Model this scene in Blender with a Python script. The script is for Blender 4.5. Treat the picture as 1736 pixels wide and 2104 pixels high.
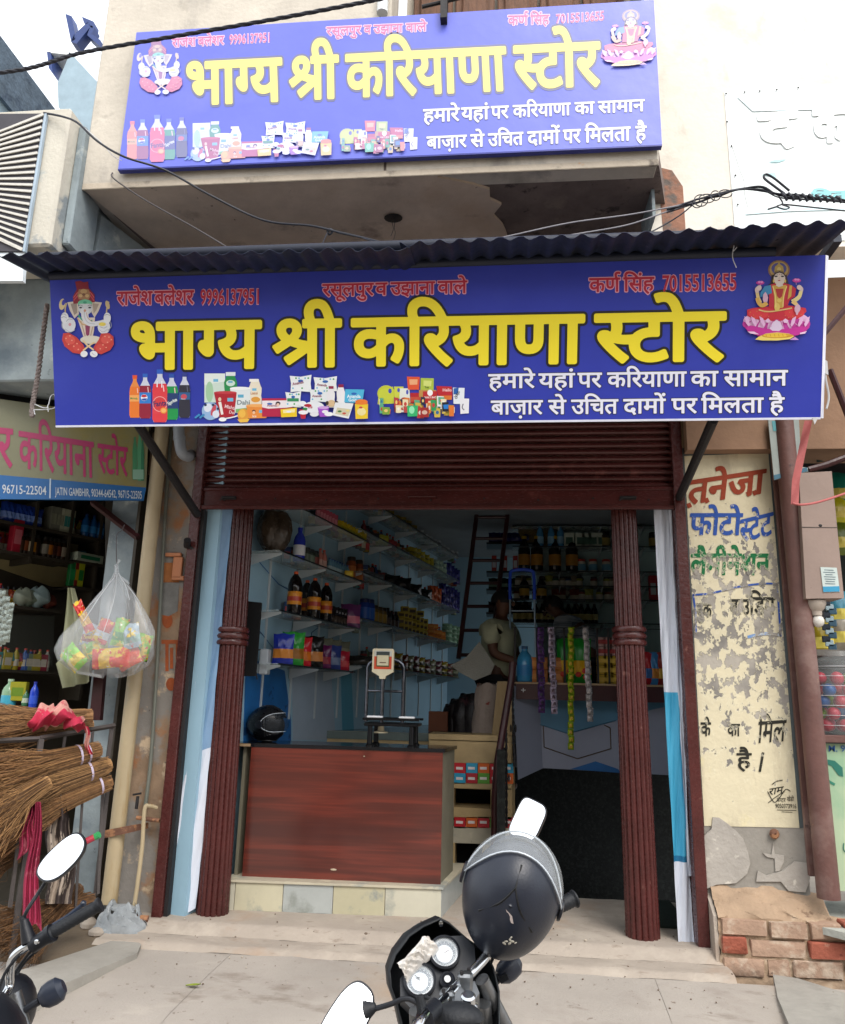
import bpy, bmesh, math, random
from mathutils import Vector, Matrix
random.seed(7)
sc = bpy.context.scene
for o in list(bpy.data.objects): bpy.data.objects.remove(o)
# ------------------------------------------------------------------ camera
FP, CX, CY = 1599.0, 868.0, 1052.0            # focal length and centre on a 1736 x 2104 picture
def nrm(v): return Vector(v).normalized()
AZ = nrm((164, -6552, 1599)); AX = Vector((16068, 12, -1599)); AX = (AX - AZ*AX.dot(AZ)).normalized(); AY = AZ.cross(AX)
CAM = Vector((0, -4.8, 1.45))
def ray(px, py):
  v = Vector((px-CX, py-CY, FP)); return Vector((AX.dot(v), AY.dot(v), AZ.dot(v)))
def P(px, py, x=None, y=None, z=None, plane=None):
  """the point of a real plane that is seen at a pixel"""
  d = ray(px, py)
  if plane is not None: t = (plane[0]-CAM).dot(plane[1]) / d.dot(plane[1])
  elif x is not None: t = (x-CAM.x)/d.x
  elif y is not None: t = (y-CAM.y)/d.y
  else: t = (z-CAM.z)/d.z
  return CAM + d*t
cam = bpy.data.cameras.new('camera'); camo = bpy.data.objects.new('camera', cam); sc.collection.objects.link(camo)
cam.sensor_fit = 'VERTICAL'; cam.sensor_height = 36; cam.lens = FP/2104*36; cam.clip_start = .05; cam.clip_end = 800
cx_ = Vector((AX.x, AY.x, AZ.x)); cy_ = -Vector((AX.y, AY.y, AZ.y)); cz_ = -Vector((AX.z, AY.z, AZ.z))
m = Matrix((cx_, cy_, cz_)).transposed().to_4x4(); m.translation = CAM; camo.matrix_world = m
sc.camera = camo
# ------------------------------------------------------------------ sky and sun (bright overcast evening)
W = bpy.data.worlds.new('World'); sc.world = W; W.use_nodes = True
nt = W.node_tree; nt.nodes.clear()
sky = nt.nodes.new('ShaderNodeTexSky'); sky.sky_type = 'NISHITA'; sky.sun_disc = False
SUN_EL, SUN_AZ = math.radians(48), math.radians(152)
sky.sun_elevation = SUN_EL; sky.sun_rotation = SUN_AZ; sky.dust_density = 4; sky.air_density = 1.2; sky.ozone_density = 1.5
hs = nt.nodes.new('ShaderNodeHueSaturation'); hs.inputs['Saturation'].default_value = .42; hs.inputs['Value'].default_value = 1.25
bg = nt.nodes.new('ShaderNodeBackground'); bg.inputs[1].default_value = .13
ow = nt.nodes.new('ShaderNodeOutputWorld')
cl = nt.nodes.new('ShaderNodeMix'); cl.data_type = 'RGBA'; cl.inputs[0].default_value = .72; cl.inputs[7].default_value = (8.6, 8.9, 9.3, 1)   # thin cloud over the whole sky
nt.links.new(sky.outputs[0], hs.inputs['Color']); nt.links.new(hs.outputs[0], cl.inputs[6]); nt.links.new(cl.outputs[2], bg.inputs[0]); nt.links.new(bg.outputs[0], ow.inputs[0])
sl = bpy.data.lights.new('sun', 'SUN'); sl.energy = 1.1; sl.angle = math.radians(28); sl.color = (1, .95, .88)
so = bpy.data.objects.new('sun', sl); sc.collection.objects.link(so)
sd = Vector((math.sin(SUN_AZ)*math.cos(SUN_EL), math.cos(SUN_AZ)*math.cos(SUN_EL), math.sin(SUN_EL)))
so.rotation_euler = sd.to_track_quat('Z', 'Y').to_euler()
sc.view_settings.view_transform = 'Standard'; sc.view_settings.look = 'None'
sc.view_settings.exposure = .88; sc.view_settings.gamma = 1; sc.view_settings.use_curve_mapping = False
sc.cycles.max_bounces = 8; sc.cycles.diffuse_bounces = 4; sc.cycles.transparent_max_bounces = 16
sc.cycles.use_denoising = True
# ------------------------------------------------------------------ materials
def lin(c):
  if isinstance(c, str):
    c = c.lstrip('#'); c = tuple(int(c[i:i+2], 16)/255 for i in (0, 2, 4))
  else: c = tuple(v/255 for v in c)
  return tuple(v/12.92 if v <= .04045 else ((v+.055)/1.055)**2.4 for v in c) + (1,)
MATS = {}
def mat(name, col, rough=.6, metal=0, var=.12, vs=5, bump=.15, bs=40, layers=(), spec=.5, stretch=(1,1,1), coat=0, alpha=1, trans=0, ior=1.45, sheen=0, emit=None):
  """procedural surface: base colour with soft and fine noise; layers = (colour, scale, level, softness, stretch) blotches"""
  if name in MATS: return MATS[name]
  M = bpy.data.materials.new(name); M.use_nodes = True; t = M.node_tree; L = t.links.new
  b = t.nodes['Principled BSDF']
  g = t.nodes.new('ShaderNodeNewGeometry')
  mp = t.nodes.new('ShaderNodeMapping'); mp.inputs['Scale'].default_value = stretch; L(g.outputs['Position'], mp.inputs[0])
  c = lin(col)
  cur = None
  if var > 0:
    n1 = t.nodes.new('ShaderNodeTexNoise'); n1.inputs['Scale'].default_value = vs; n1.inputs['Detail'].default_value = 6; n1.inputs['Roughness'].default_value = .65
    L(mp.outputs[0], n1.inputs['Vector'])
    mr = t.nodes.new('ShaderNodeMapRange'); mr.inputs[1].default_value = .28; mr.inputs[2].default_value = .72
    mr.inputs[3].default_value = 1-var*1.3; mr.inputs[4].default_value = 1+var
    L(n1.outputs[0], mr.inputs[0])
    mx = t.nodes.new('ShaderNodeVectorMath'); mx.operation = 'SCALE'; mx.inputs[0].default_value = c[:3]; L(mr.outputs[0], mx.inputs['Scale'])
    cur = mx.outputs[0]
  hs = []
  for ly in layers:
    lc, ls, lv, so_ = ly[:4]; st = ly[4] if len(ly) > 4 else (1,1,1)
    m2 = t.nodes.new('ShaderNodeMapping'); m2.inputs['Scale'].default_value = st; m2.inputs['Location'].default_value = (ls*.37, lv*9.1, ls*.11); L(g.outputs['Position'], m2.inputs[0])
    n2 = t.nodes.new('ShaderNodeTexNoise'); n2.inputs['Scale'].default_value = ls; n2.inputs['Detail'].default_value = 8; n2.inputs['Roughness'].default_value = .62; L(m2.outputs[0], n2.inputs['Vector'])
    r2 = t.nodes.new('ShaderNodeMapRange'); r2.inputs[1].default_value = lv; r2.inputs[2].default_value = lv+so_; L(n2.outputs[0], r2.inputs[0])
    mi = t.nodes.new('ShaderNodeMix'); mi.data_type = 'RGBA'; L(r2.outputs[0], mi.inputs[0])
    if cur is None: mi.inputs[6].default_value = c
    else: L(cur, mi.inputs[6])
    mi.inputs[7].default_value = lin(lc); cur = mi.outputs[2]
  if cur is None: b.inputs['Base Color'].default_value = c
  else: L(cur, b.inputs['Base Color'])
  b.inputs['Roughness'].default_value = rough; b.inputs['Metallic'].default_value = metal
  b.inputs['Specular IOR Level'].default_value = spec; b.inputs['Coat Weight'].default_value = coat; b.inputs['Coat Roughness'].default_value = .12
  b.inputs['Transmission Weight'].default_value = trans; b.inputs['IOR'].default_value = ior; b.inputs['Alpha'].default_value = alpha
  if sheen: b.inputs['Sheen Weight'].default_value = sheen
  if emit: b.inputs['Emission Color'].default_value = lin(emit[0]); b.inputs['Emission Strength'].default_value = emit[1]
  if bump > 0:
    nb = t.nodes.new('ShaderNodeTexNoise'); nb.inputs['Scale'].default_value = bs; nb.inputs['Detail'].default_value = 5; L(mp.outputs[0], nb.inputs['Vector'])
    bp = t.nodes.new('ShaderNodeBump'); bp.inputs['Strength'].default_value = bump; bp.inputs['Distance'].default_value = .01
    L(nb.outputs[0], bp.inputs['Height']); L(bp.outputs[0], b.inputs['Normal'])
    rr = t.nodes.new('ShaderNodeMapRange'); rr.inputs[3].default_value = max(0, rough-.1); rr.inputs[4].default_value = min(1, rough+.12); L(nb.outputs[0], rr.inputs[0]); L(rr.outputs[0], b.inputs['Roughness'])
  MATS[name] = M; return M
def ink(col, rough=.45, fade_glare=0):
  """flat printing ink on vinyl"""
  c = lin(col) if isinstance(col, str) else lin(col)
  k = 'ink_%s_%d' % (str(col), int(fade_glare*100))
  if k in MATS: return MATS[k]
  M = bpy.data.materials.new('printing_ink'); M.use_nodes = True; b = M.node_tree.nodes['Principled BSDF']
  f = lin('#b9bdf2')  # pale lilac mixes sky glare and fading into the ink
  b.inputs['Base Color'].default_value = tuple(c[i]*(1-fade_glare)+f[i]*fade_glare for i in range(3))+(1,); b.inputs['Roughness'].default_value = rough
  MATS[k] = M; return M
# ------------------------------------------------------------------ mesh builder
class MB:
  def __init__(s): s.v = []; s.f = []; s.m = []; s.mi = 0
  def face(s, *i): s.f.append(i); s.m.append(s.mi)
  def add(s, vs, fs, fn=None):
    k = len(s.v); s.v += [tuple(fn(p)) if fn else tuple(p) for p in vs]
    for f in fs: s.f.append(tuple(i+k for i in f)); s.m.append(s.mi)
    return s
  def box(s, x0, x1, y0, y1, z0, z1, b=0, M=None):
    if x0 > x1: x0, x1 = x1, x0
    if y0 > y1: y0, y1 = y1, y0
    if z0 > z1: z0, z1 = z1, z0
    if b <= 0:
      vs = [(x, y, z) for x in (x0, x1) for y in (y0, y1) for z in (z0, z1)]
      fs = [(0,1,3,2), (4,6,7,5), (0,4,5,1), (2,3,7,6), (0,2,6,4), (1,5,7,3)]
    else:
      b = min(b, (x1-x0)*.45, (y1-y0)*.45, (z1-z0)*.45); vs = []; idx = {}
      for i, X in enumerate((x0, x1)):
        for j, Y in enumerate((y0, y1)):
          for k, Z in enumerate((z0, z1)):
            sx, sy, sz = (1, -1)[i]*b, (1, -1)[j]*b, (1, -1)[k]*b
            for a, p in enumerate(((X, Y+sy, Z+sz), (X+sx, Y, Z+sz), (X+sx, Y+sy, Z))):
              idx[i, j, k, a] = len(vs); vs.append(p)
      I = lambda i, j, k, a: idx[i, j, k, a]
      fs = []
      for i in (0, 1): fs.append((I(i,0,0,0), I(i,0,1,0), I(i,1,1,0), I(i,1,0,0)))
      for j in (0, 1): fs.append((I(0,j,0,1), I(1,j,0,1), I(1,j,1,1), I(0,j,1,1)))
      for k in (0, 1): fs.append((I(0,0,k,2), I(0,1,k,2), I(1,1,k,2), I(1,0,k,2)))
      for i in (0, 1):
        for j in (0, 1): fs.append((I(i,j,0,0), I(i,j,1,0), I(i,j,1,1), I(i,j,0,1)))
      for i in (0, 1):
        for k in (0, 1): fs.append((I(i,0,k,0), I(i,1,k,0), I(i,1,k,2), I(i,0,k,2)))
      for j in (0, 1):
        for k in (0, 1): fs.append((I(0,j,k,1), I(1,j,k,1), I(1,j,k,2), I(0,j,k,2)))
      for i in (0, 1):
        for j in (0, 1):
          for k in (0, 1): fs.append((I(i,j,k,0), I(i,j,k,1), I(i,j,k,2)))
    return s.add(vs, fs, (lambda p: M @ Vector(p)) if M is not None else None)
  def tube(s, pts, r, n=10, cap=True, flat=1):
    pts = [Vector(p) for p in pts]; N = len(pts); rs = r if isinstance(r, (list, tuple)) else [r]*N
    k = len(s.v); prev = None
    for i, p in enumerate(pts):
      d = (pts[min(i+1, N-1)]-pts[max(i-1, 0)]).normalized()
      if prev is None:
        a = Vector((0,0,1)) if abs(d.z) < .9 else Vector((1,0,0)); u = d.cross(a).normalized()
      else: u = (prev - d*prev.dot(d)).normalized()
      prev = u; w = d.cross(u)
      for j in range(n):
        a = 2*math.pi*j/n; s.v.append(tuple(p + u*math.cos(a)*rs[i] + w*math.sin(a)*rs[i]*flat))
    for i in range(N-1):
      for j in range(n): s.face(k+i*n+j, k+i*n+(j+1) % n, k+(i+1)*n+(j+1) % n, k+(i+1)*n+j)
    if cap: s.face(*[k+j for j in range(n)][::-1]); s.face(*[k+(N-1)*n+j for j in range(n)])
    return s
  def lathe(s, prof, c=(0,0,0), n=16, M=None, cap=True, sx=1, sy=1):
    k = len(s.v); c = Vector(c)
    for r, z in prof:
      for j in range(n):
        a = 2*math.pi*j/n; p = Vector((r*math.cos(a)*sx, r*math.sin(a)*sy, z)); p = (M @ p if M is not None else p)+c; s.v.append(tuple(p))
    for i in range(len(prof)-1):
      for j in range(n): s.face(k+i*n+j, k+i*n+(j+1) % n, k+(i+1)*n+(j+1) % n, k+(i+1)*n+j)
    if cap: s.face(*[k+j for j in range(n)][::-1]); s.face(*[k+(len(prof)-1)*n+j for j in range(n)])
    return s
  def grid(s, fn, nu, nv, close=False):
    k = len(s.v)
    for i in range(nu+1):
      for j in range(nv+1): s.v.append(tuple(fn(i/nu, j/nv)))
    for i in range(nu):
      for j in range(nv): a = k+i*(nv+1)+j; s.face(a, a+1, a+nv+2, a+nv+1)
    return s
  def ell(s, c, r, n=14, m_=8, M=None):
    pr = [(math.sin(math.pi*i/m_) if 0 < i < m_ else .02, -math.cos(math.pi*i/m_)) for i in range(m_+1)]
    S = Matrix.Diagonal(Vector(r)); R = (M.to_3x3() if M is not None else Matrix.Identity(3)) @ S
    return s.lathe(pr, c, n, R)
  def prism(s, pts, ext):
    """polygon of points, pushed by the vector ext"""
    k = len(s.v); n = len(pts); ext = Vector(ext); pts = [Vector(p) for p in pts]
    s.v += [tuple(p) for p in pts]+[tuple(p+ext) for p in pts]
    s.face(*range(k, k+n)); s.face(*range(k+2*n-1, k+n-1, -1))
    for i in range(n): j = (i+1) % n; s.face(k+i, k+n+i, k+n+j, k+j)
    return s
C = sc.collection
def tag(o, label=None, cat=None, group=None, kind=None):
  if label: o['label'] = label
  if cat: o['category'] = cat
  if group: o['group'] = group
  if kind: o['kind'] = kind
  return o
def thing(name, label, cat, loc=(0,0,0), rot=None, group=None):
  o = bpy.data.objects.new(name, None); C.objects.link(o); o.location = loc; o.empty_display_size = .1
  if rot is not None: o.rotation_euler = rot
  return tag(o, label, cat, group)
def origin(o):
  v = Vector((0,0,0))
  while o is not None: v += o.location; o = o.parent
  return v
def obj(name, mb, ms, parent=None, local=False, smooth=True, ang=32, label=None):
  if not isinstance(ms, (list, tuple)): ms = [ms]
  off = Vector((0,0,0)) if (local or parent is None) else origin(parent)
  me = bpy.data.meshes.new(name)
  me.from_pydata([(v[0]-off.x, v[1]-off.y, v[2]-off.z) for v in mb.v], [], mb.f)
  for m_ in ms: me.materials.append(m_)
  if len(ms) > 1: me.polygons.foreach_set('material_index', mb.m)
  bm = bmesh.new(); bm.from_mesh(me); bmesh.ops.recalc_face_normals(bm, faces=bm.faces); bm.to_mesh(me); bm.free()
  if smooth and len(mb.f):
    me.polygons.foreach_set('use_smooth', [True]*len(me.polygons)); me.set_sharp_from_angle(angle=math.radians(ang))
  me.update()
  o = bpy.data.objects.new(name, me); C.objects.link(o)
  if parent is not None: o.parent = parent
  if label: o['label'] = label
  return o
def single(name, mb, ms, label, cat, group=None, **k):
  """a thing that is one mesh, its origin at its base"""
  xs = [v[0] for v in mb.v]; ys = [v[1] for v in mb.v]; zs = [v[2] for v in mb.v]
  c = Vector(((min(xs)+max(xs))/2, (min(ys)+max(ys))/2, min(zs)))
  mb.v = [(v[0]-c.x, v[1]-c.y, v[2]-c.z) for v in mb.v]
  o = obj(name, mb, ms, None, True, **k); o.location = c; return tag(o, label, cat, group)
def kids(o): return [c for c in C.objects if c.parent == o]
KIDS = {}
def dup(o, loc=None, rot=None, label=None, parent=None, scale=None):
  """copy of a thing with copies of its parts and sub-parts, mesh data shared"""
  c = o.copy(); C.objects.link(c); c.parent = parent
  if loc is not None: c.location = loc
  if rot is not None: c.rotation_euler = rot
  if scale is not None: c.scale = scale
  if label: c['label'] = label
  for ch in list(o.children): dup(ch, parent=c)
  return c
def lerp(a, b, t): return a+(b-a)*t
def smooth_path(pts, k=6):
  """Catmull-Rom through points"""
  pts = [Vector(p) for p in pts]; out = []
  for i in range(len(pts)-1):
    p0 = pts[max(i-1, 0)]; p1 = pts[i]; p2 = pts[i+1]; p3 = pts[min(i+2, len(pts)-1)]
    for j in range(k):
      t = j/k; out.append(.5*((2*p1)+(p2-p0)*t+(2*p0-5*p1+4*p2-p3)*t*t+(3*p1-p0-3*p2+p3)*t**3))
  out.append(pts[-1]); return out
def wob(x, y, s=1):
  return math.sin(x*3.1*s+1.3)*math.cos(y*2.7*s+.4)+.5*math.sin(x*7.3*s+y*5.1*s)+.25*math.cos(x*13.7*s-y*11.3*s)
# outlines of the Devanagari letters used on the signs, in thousandths of an em: name: (advance, contours); x, y pairs, 5000 added to x at a curve's control point
GLY = {
'bh': (703, ((174,632,5211,632,5269,611,291,586,5309,567,5332,499,332,437,332,321,533,321,533,551,402,551,402,622,717,622,717,551,614,551,614,0,533,0,533,250,332,250,332,213,5332,180,5303,151,283,151,5264,151,5222,176,5186,215,5164,259,164,278,5164,296,5191,321,224,321,253,321,253,426,5253,473,5243,523,232,538,5212,568,169,568,5142,568,5114,542,114,521,5114,493,5161,463,218,460,210,389,5135,395,5046,456,46,520,5046,579,5122,632),)),
'A': (259, ((170,551,170,0,89,0,89,551,0,551,0,622,273,622,273,551),)),
'G': (281, ((208,551,208,234,5208,208,5183,178,160,178,5134,178,5079,220,5041,280,41,308,5041,331,5068,359,102,359,127,359,127,551,0,551,0,622,296,622,296,551),)),
'y': (580, ((595,622,595,551,491,551,491,0,410,0,410,179,5382,161,5304,132,253,132,5163,132,5052,253,38,353,5100,366,5160,413,160,457,5160,485,5137,533,123,551,0,551,0,622), (129,301,5149,252,5210,203,259,203,5309,203,5383,245,410,274,410,551,211,551,5240,499,240,445,5240,337),)),
'SR': (707, ((243,40,195,107,447,258,5389,270,5295,298,257,314,5214,286,5123,229,76,202,28,270,5069,290,5146,333,183,354,5130,392,5089,464,89,503,5089,556,5174,632,247,632,5313,632,5399,559,399,500,5399,457,5354,388,319,361,5363,344,5483,316,537,310,537,551,461,551,461,622,722,622,722,551,618,551,618,0,537,0,537,234), (168,497,5168,473,5202,419,248,393,5281,415,5318,469,318,500,5318,534,5278,566,244,566,5215,566,5168,532),)),
'I': (259, ((-185,615,4798,650,4780,714,-220,748,4780,813,4864,896,-61,896,4999,896,5079,839,5137,718,163,622,273,622,273,551,170,551,170,0,89,0,89,551,0,551,0,622,87,622,5059,726,4998,825,-57,825,4903,825,4861,776,-139,733,4861,699,4881,644,-105,615),)),
'k': (762, ((777,551,452,551,452,349,5500,399,569,399,5634,399,5716,316,716,239,5716,193,5686,89,651,39,579,80,5604,112,5636,196,636,237,5636,284,5597,330,562,330,5508,330,452,258,452,0,371,0,371,174,5347,154,5276,118,226,118,5179,118,5096,156,5046,233,46,290,5046,370,5156,464,244,464,5267,464,5324,457,339,454,333,381,5317,385,5268,391,249,391,5191,391,5127,339,127,292,5127,239,5188,188,228,188,5272,188,5341,230,371,260,371,551,0,551,0,622,777,622),)),
'i0': (259, ((89,551,0,551,0,622,80,622,5068,644,5053,694,53,724,5053,802,5169,896,266,896,5407,896,5625,743,704,615,620,615,5467,824,283,824,5213,824,5134,765,134,714,5134,684,5153,639,165,622,273,622,273,551,170,551,170,0,89,0),)),
'i1': (259, ((89,551,0,551,0,622,82,622,5068,649,5053,704,53,735,5053,807,5153,896,238,896,5353,896,5510,754,571,615,491,615,5438,722,5322,825,249,825,5194,825,5134,770,134,723,5134,692,5152,644,164,622,273,622,273,551,170,551,170,0,89,0),)),
'r': (409, ((395,42,341,-12,5282,37,5178,137,5098,225,75,256,5053,287,5040,323,40,340,5040,359,5070,393,104,393,5129,393,5166,370,181,349,5220,369,5256,429,256,468,5256,491,5246,536,239,551,0,551,0,622,424,622,424,551,320,551,5336,516,336,458,5336,403,5292,327,5216,274,167,254,5212,202,5331,91),)),
'N': (723, ((634,551,634,0,553,0,553,551,420,551,420,321,5420,279,5403,221,385,198,5364,173,5298,146,251,146,5158,146,114,205,5097,228,5079,298,79,352,79,551,0,551,0,622,737,622,737,551), (249,217,5301,217,321,249,5332,266,5339,310,339,353,339,551,160,551,160,353,5160,314,5168,268,178,251,5189,235,5222,217),)),
'Sh': (389, ((369,322,5400,322,5450,327,478,332,486,260,5461,255,5409,251,380,251,5338,251,5245,266,212,277,5192,264,167,253,5208,201,5319,91,380,42,326,-12,5270,37,5171,137,5095,225,73,256,5051,287,5040,323,40,340,5040,359,5070,393,104,393,5129,393,5166,370,181,350,5202,369,5217,428,217,458,5217,488,5208,536,201,551,0,551,0,622,403,622,403,551,281,551,5288,534,5298,488,298,458,5298,416,5279,354,262,333,5314,322),)),
'T': (504, ((519,551,371,551,371,349,316,349,5268,349,5204,333,181,318,5126,280,126,215,5126,167,5170,104,5241,74,283,74,5337,74,5413,99,455,121,482,47,5438,27,5339,0,286,0,5217,0,5108,52,5046,150,46,220,5046,285,5114,374,5225,420,288,420,290,420,290,551,0,551,0,622,519,622),)),
'o': (259, ((170,551,170,0,89,0,89,551,0,551,0,622,273,622,273,551), (90,615,5069,694,5028,785,4978,823,-56,823,4922,823,4888,814,-126,809,-150,882,4889,896,-59,896,4995,896,5074,845,5137,722,165,615),)),
'h': (531, ((321,69,5357,80,5403,116,403,148,5403,186,5345,229,280,229,5211,229,5138,172,138,124,5138,93,5161,35,5232,-36,302,-89,248,-142,5157,-71,5058,53,58,130,5058,168,5089,227,115,248,5096,266,5069,318,69,352,5069,380,5089,420,106,433,5129,450,5188,465,229,465,361,465,361,551,0,551,0,622,546,622,546,551,442,551,442,394,230,394,5199,394,5173,388,164,381,5149,369,149,347,5149,327,5169,296,183,284,5230,300,284,300,5353,300,5440,258,5481,191,481,153,5481,95,5413,19,348,2),)),
'm': (598, ((509,551,509,0,428,0,428,250,207,250,207,213,5207,180,5178,151,159,151,5140,151,5098,176,5062,215,5039,259,39,278,5039,296,5066,321,100,321,126,321,126,551,0,551,0,622,612,622,612,551), (428,551,207,551,207,321,428,321),)),
'e': (0, ((-169,615,4810,694,4769,785,4719,823,-315,823,4663,823,4629,814,-385,809,-409,882,4630,896,-318,896,4736,896,4815,845,4878,722,-94,615),)),
'M': (0, ((-185,772,4815,796,4848,830,-130,830,4893,830,4925,796,-75,772,4925,748,4893,714,-130,714,4848,714,4815,748),)),
'p': (568, ((479,551,479,0,398,0,398,191,5369,172,5301,146,254,146,5214,146,5149,173,128,194,5103,221,5079,294,79,358,79,551,0,551,0,622,583,622,583,551), (398,551,160,551,160,369,5160,328,5166,280,5179,251,190,240,5213,217,263,217,5303,217,5373,255,398,280),)),
'n': (555, ((0,622,569,622,569,551,466,551,466,0,385,0,385,298,204,298,204,244,5204,216,5176,188,153,188,5129,188,5075,230,5037,290,37,318,5037,341,5064,369,98,369,385,369,385,551,0,551),)),
'b': (571, ((585,551,482,551,482,0,401,0,401,165,5374,147,5297,118,241,118,5185,118,5096,160,5046,235,46,286,5046,372,5167,464,265,464,5279,464,5319,461,5358,457,369,454,363,385,5343,389,5293,395,268,395,5248,395,230,392,365,224,5384,238,401,256,401,551,0,551,0,622,585,622), (127,287,5127,235,5194,184,242,184,5260,184,5293,190,308,195,168,370,5127,342),)),
'j': (742, ((653,551,653,0,572,0,572,370,435,370,5394,370,378,373,5414,343,5458,263,458,218,5458,172,5417,110,5350,80,310,80,5257,80,5161,141,5073,282,31,401,102,426,5148,292,5248,153,306,153,5338,153,5379,187,379,227,5379,271,5318,349,273,377,302,441,572,441,572,551,0,551,0,622,757,622,757,551),)),
'nk': (0, ((-338,-134,4662,-110,4695,-76,-283,-76,4740,-76,4772,-110,-228,-134,4772,-159,4740,-192,-283,-192,4695,-192,4662,-159),)),
's': (676, ((587,551,587,0,506,0,506,266,5477,257,5419,251,380,251,5338,251,5245,266,212,277,5192,264,167,253,5208,201,5319,91,380,42,326,-12,5270,37,5171,137,5095,225,73,256,5051,287,5040,323,40,340,5040,359,5070,393,104,393,5129,393,5166,370,181,350,5202,369,5217,428,217,458,5217,488,5208,536,201,551,0,551,0,622,691,622,691,551), (369,322,5408,322,5472,330,506,339,506,551,281,551,5288,534,5298,488,298,458,5298,416,5279,354,262,333,5314,322),)),
'U': (548, ((0,622,563,622,563,551,453,551,5485,512,485,464,5485,374,406,328,5442,296,5499,211,499,152,5499,102,5454,34,5376,0,328,0,5271,0,5168,61,5073,199,29,313,100,338,5128,260,5195,141,5274,74,320,74,5361,74,5414,111,414,160,5414,201,5369,270,329,301,5299,295,264,294,259,364,5333,366,5404,414,404,463,5404,493,5374,538,351,551,0,551),)),
'c': (634, ((649,551,545,551,545,0,465,0,465,165,5439,148,5367,118,317,118,5240,118,5141,204,141,275,5141,304,5166,355,185,371,38,369,38,441,331,441,5349,441,5385,440,389,440,382,370,350,370,5292,370,5221,321,221,274,5221,231,5279,188,317,188,5367,188,5438,231,465,260,465,551,0,551,0,622,649,622),)),
't': (570, ((481,551,481,0,400,0,400,328,291,328,5230,328,5169,316,150,299,5126,280,126,237,5126,188,5200,97,271,40,217,-12,5171,28,5092,108,5045,194,45,242,5045,277,5072,333,93,351,5122,376,5204,399,272,399,400,399,400,551,0,551,0,622,584,622,584,551),)),
'd': (520, ((413,-58,5392,-24,5354,46,342,73,5330,71,5302,68,287,68,5245,68,5160,89,5089,136,5046,215,46,272,5046,316,5077,379,102,401,5135,430,5231,456,290,456,295,456,295,551,0,551,0,622,534,622,534,551,376,551,376,385,327,385,5269,385,5198,371,173,355,5151,340,5126,294,126,262,5126,209,5205,140,287,140,5293,140,5305,140,312,141,5306,161,306,176,5306,211,5348,240,373,240,5416,240,5461,191,461,162,5461,130,5432,95,410,86,5422,62,5455,11,480,-24),)),
'oM': (259, ((170,551,170,0,89,0,89,551,0,551,0,622,273,622,273,551), (90,615,5069,694,5028,785,4978,823,-56,823,4922,823,4888,814,-126,809,-150,882,4889,896,-59,896,4995,896,5074,845,5137,722,165,615), (146,821,5146,845,5179,879,201,879,5224,879,5257,845,257,821,5257,797,5224,763,201,763,5179,763,5146,797),)),
'l': (678, ((0,551,0,622,693,622,693,551,589,551,589,0,508,0,508,355,5502,356,494,356,5470,356,5420,332,5374,269,356,208,279,232,5291,278,311,313,5287,331,5239,353,209,353,5169,353,5126,307,126,271,5126,233,5169,164,5251,89,309,40,255,-12,5197,38,5101,129,5045,222,45,275,5045,328,5094,395,5168,426,204,426,5248,426,5321,397,354,370,5412,426,499,426,5504,426,508,426,508,551),)),
'ai': (0, ((-179,615,4794,655,4749,692,4706,703,-320,703,4660,703,4618,691,-402,682,-428,751,4595,761,4645,773,-326,773,4719,773,4789,730,-187,692,-183,694,4797,746,4759,803,4715,827,-316,827,4660,827,4628,819,-386,813,-409,882,4630,896,-318,896,4736,896,4815,845,4878,722,-94,615),)),
'S': (680, ((122,189,5087,189,5040,224,40,255,5040,284,5076,314,104,314,5122,314,5161,299,191,276,5241,292,5305,378,305,443,5305,499,5246,566,199,566,5168,566,5138,539,138,516,5138,501,5157,466,5214,442,270,440,253,370,5159,376,5066,459,66,517,5066,568,5137,632,204,632,5251,632,5333,589,5384,504,384,440,5384,371,5315,254,254,221,5299,182,5383,87,414,43,350,-1,5299,71,5216,164,179,194,5152,189), (591,551,591,0,510,0,510,551,421,551,421,622,695,622,695,551),)),
'uu': (0, ((-63,-245,4912,-255,4855,-268,-173,-268,4752,-268,4667,-189,-333,-126,4667,-69,4759,11,-162,11,4913,11,5025,-45,5111,-136,145,-189,83,-228,5029,-145,4917,-57,-156,-57,4793,-57,4741,-96,-259,-128,4741,-166,4791,-196,-178,-196,4849,-196,4891,-185,-88,-175),)),
'u': (0, ((-248,-12,4806,11,-136,11,4939,11,5022,-66,22,-129,5022,-190,4929,-268,-157,-268,4746,-268,4605,-176,-455,-100,-394,-57,4645,-105,4715,-167,4794,-196,-157,-196,4949,-196,-51,-122,4949,-89,4900,-57,-131,-57,4842,-57,4799,-68,-222,-79),)),
'v': (556, ((571,551,467,551,467,0,387,0,387,165,5361,147,5286,118,233,118,5179,118,5095,160,5046,235,46,286,5046,372,5161,464,255,464,5268,464,5307,461,5344,457,354,454,349,381,5330,385,5282,391,259,391,5197,391,5127,337,127,287,5127,236,5190,188,235,188,5287,188,5362,233,387,260,387,551,0,551,0,622,571,622),)),
'jh': (756, ((271,222,5242,222,5184,208,161,197,5114,225,5050,301,50,352,5050,380,5070,420,87,433,5110,450,5167,465,218,465,314,465,314,551,0,551,0,622,771,622,771,551,667,551,667,0,586,0,586,209,5561,202,5513,197,484,197,5464,197,438,202,5447,180,447,154,5447,89,5364,14,289,4,5318,-8,5381,-30,415,-40,382,-110,5325,-84,5221,-27,176,1,5117,4,5048,33,48,65,5048,87,5075,116,101,116,5121,116,5164,95,194,70,5208,68,219,68,5289,68,5366,109,366,153,5366,186,5317,222), (480,268,5534,268,586,283,586,551,395,551,395,394,211,394,5180,394,5154,388,145,381,5130,369,130,347,5130,323,5158,290,174,277,5220,294,275,294,5317,294,352,281,5380,275,5441,268),)),
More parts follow.
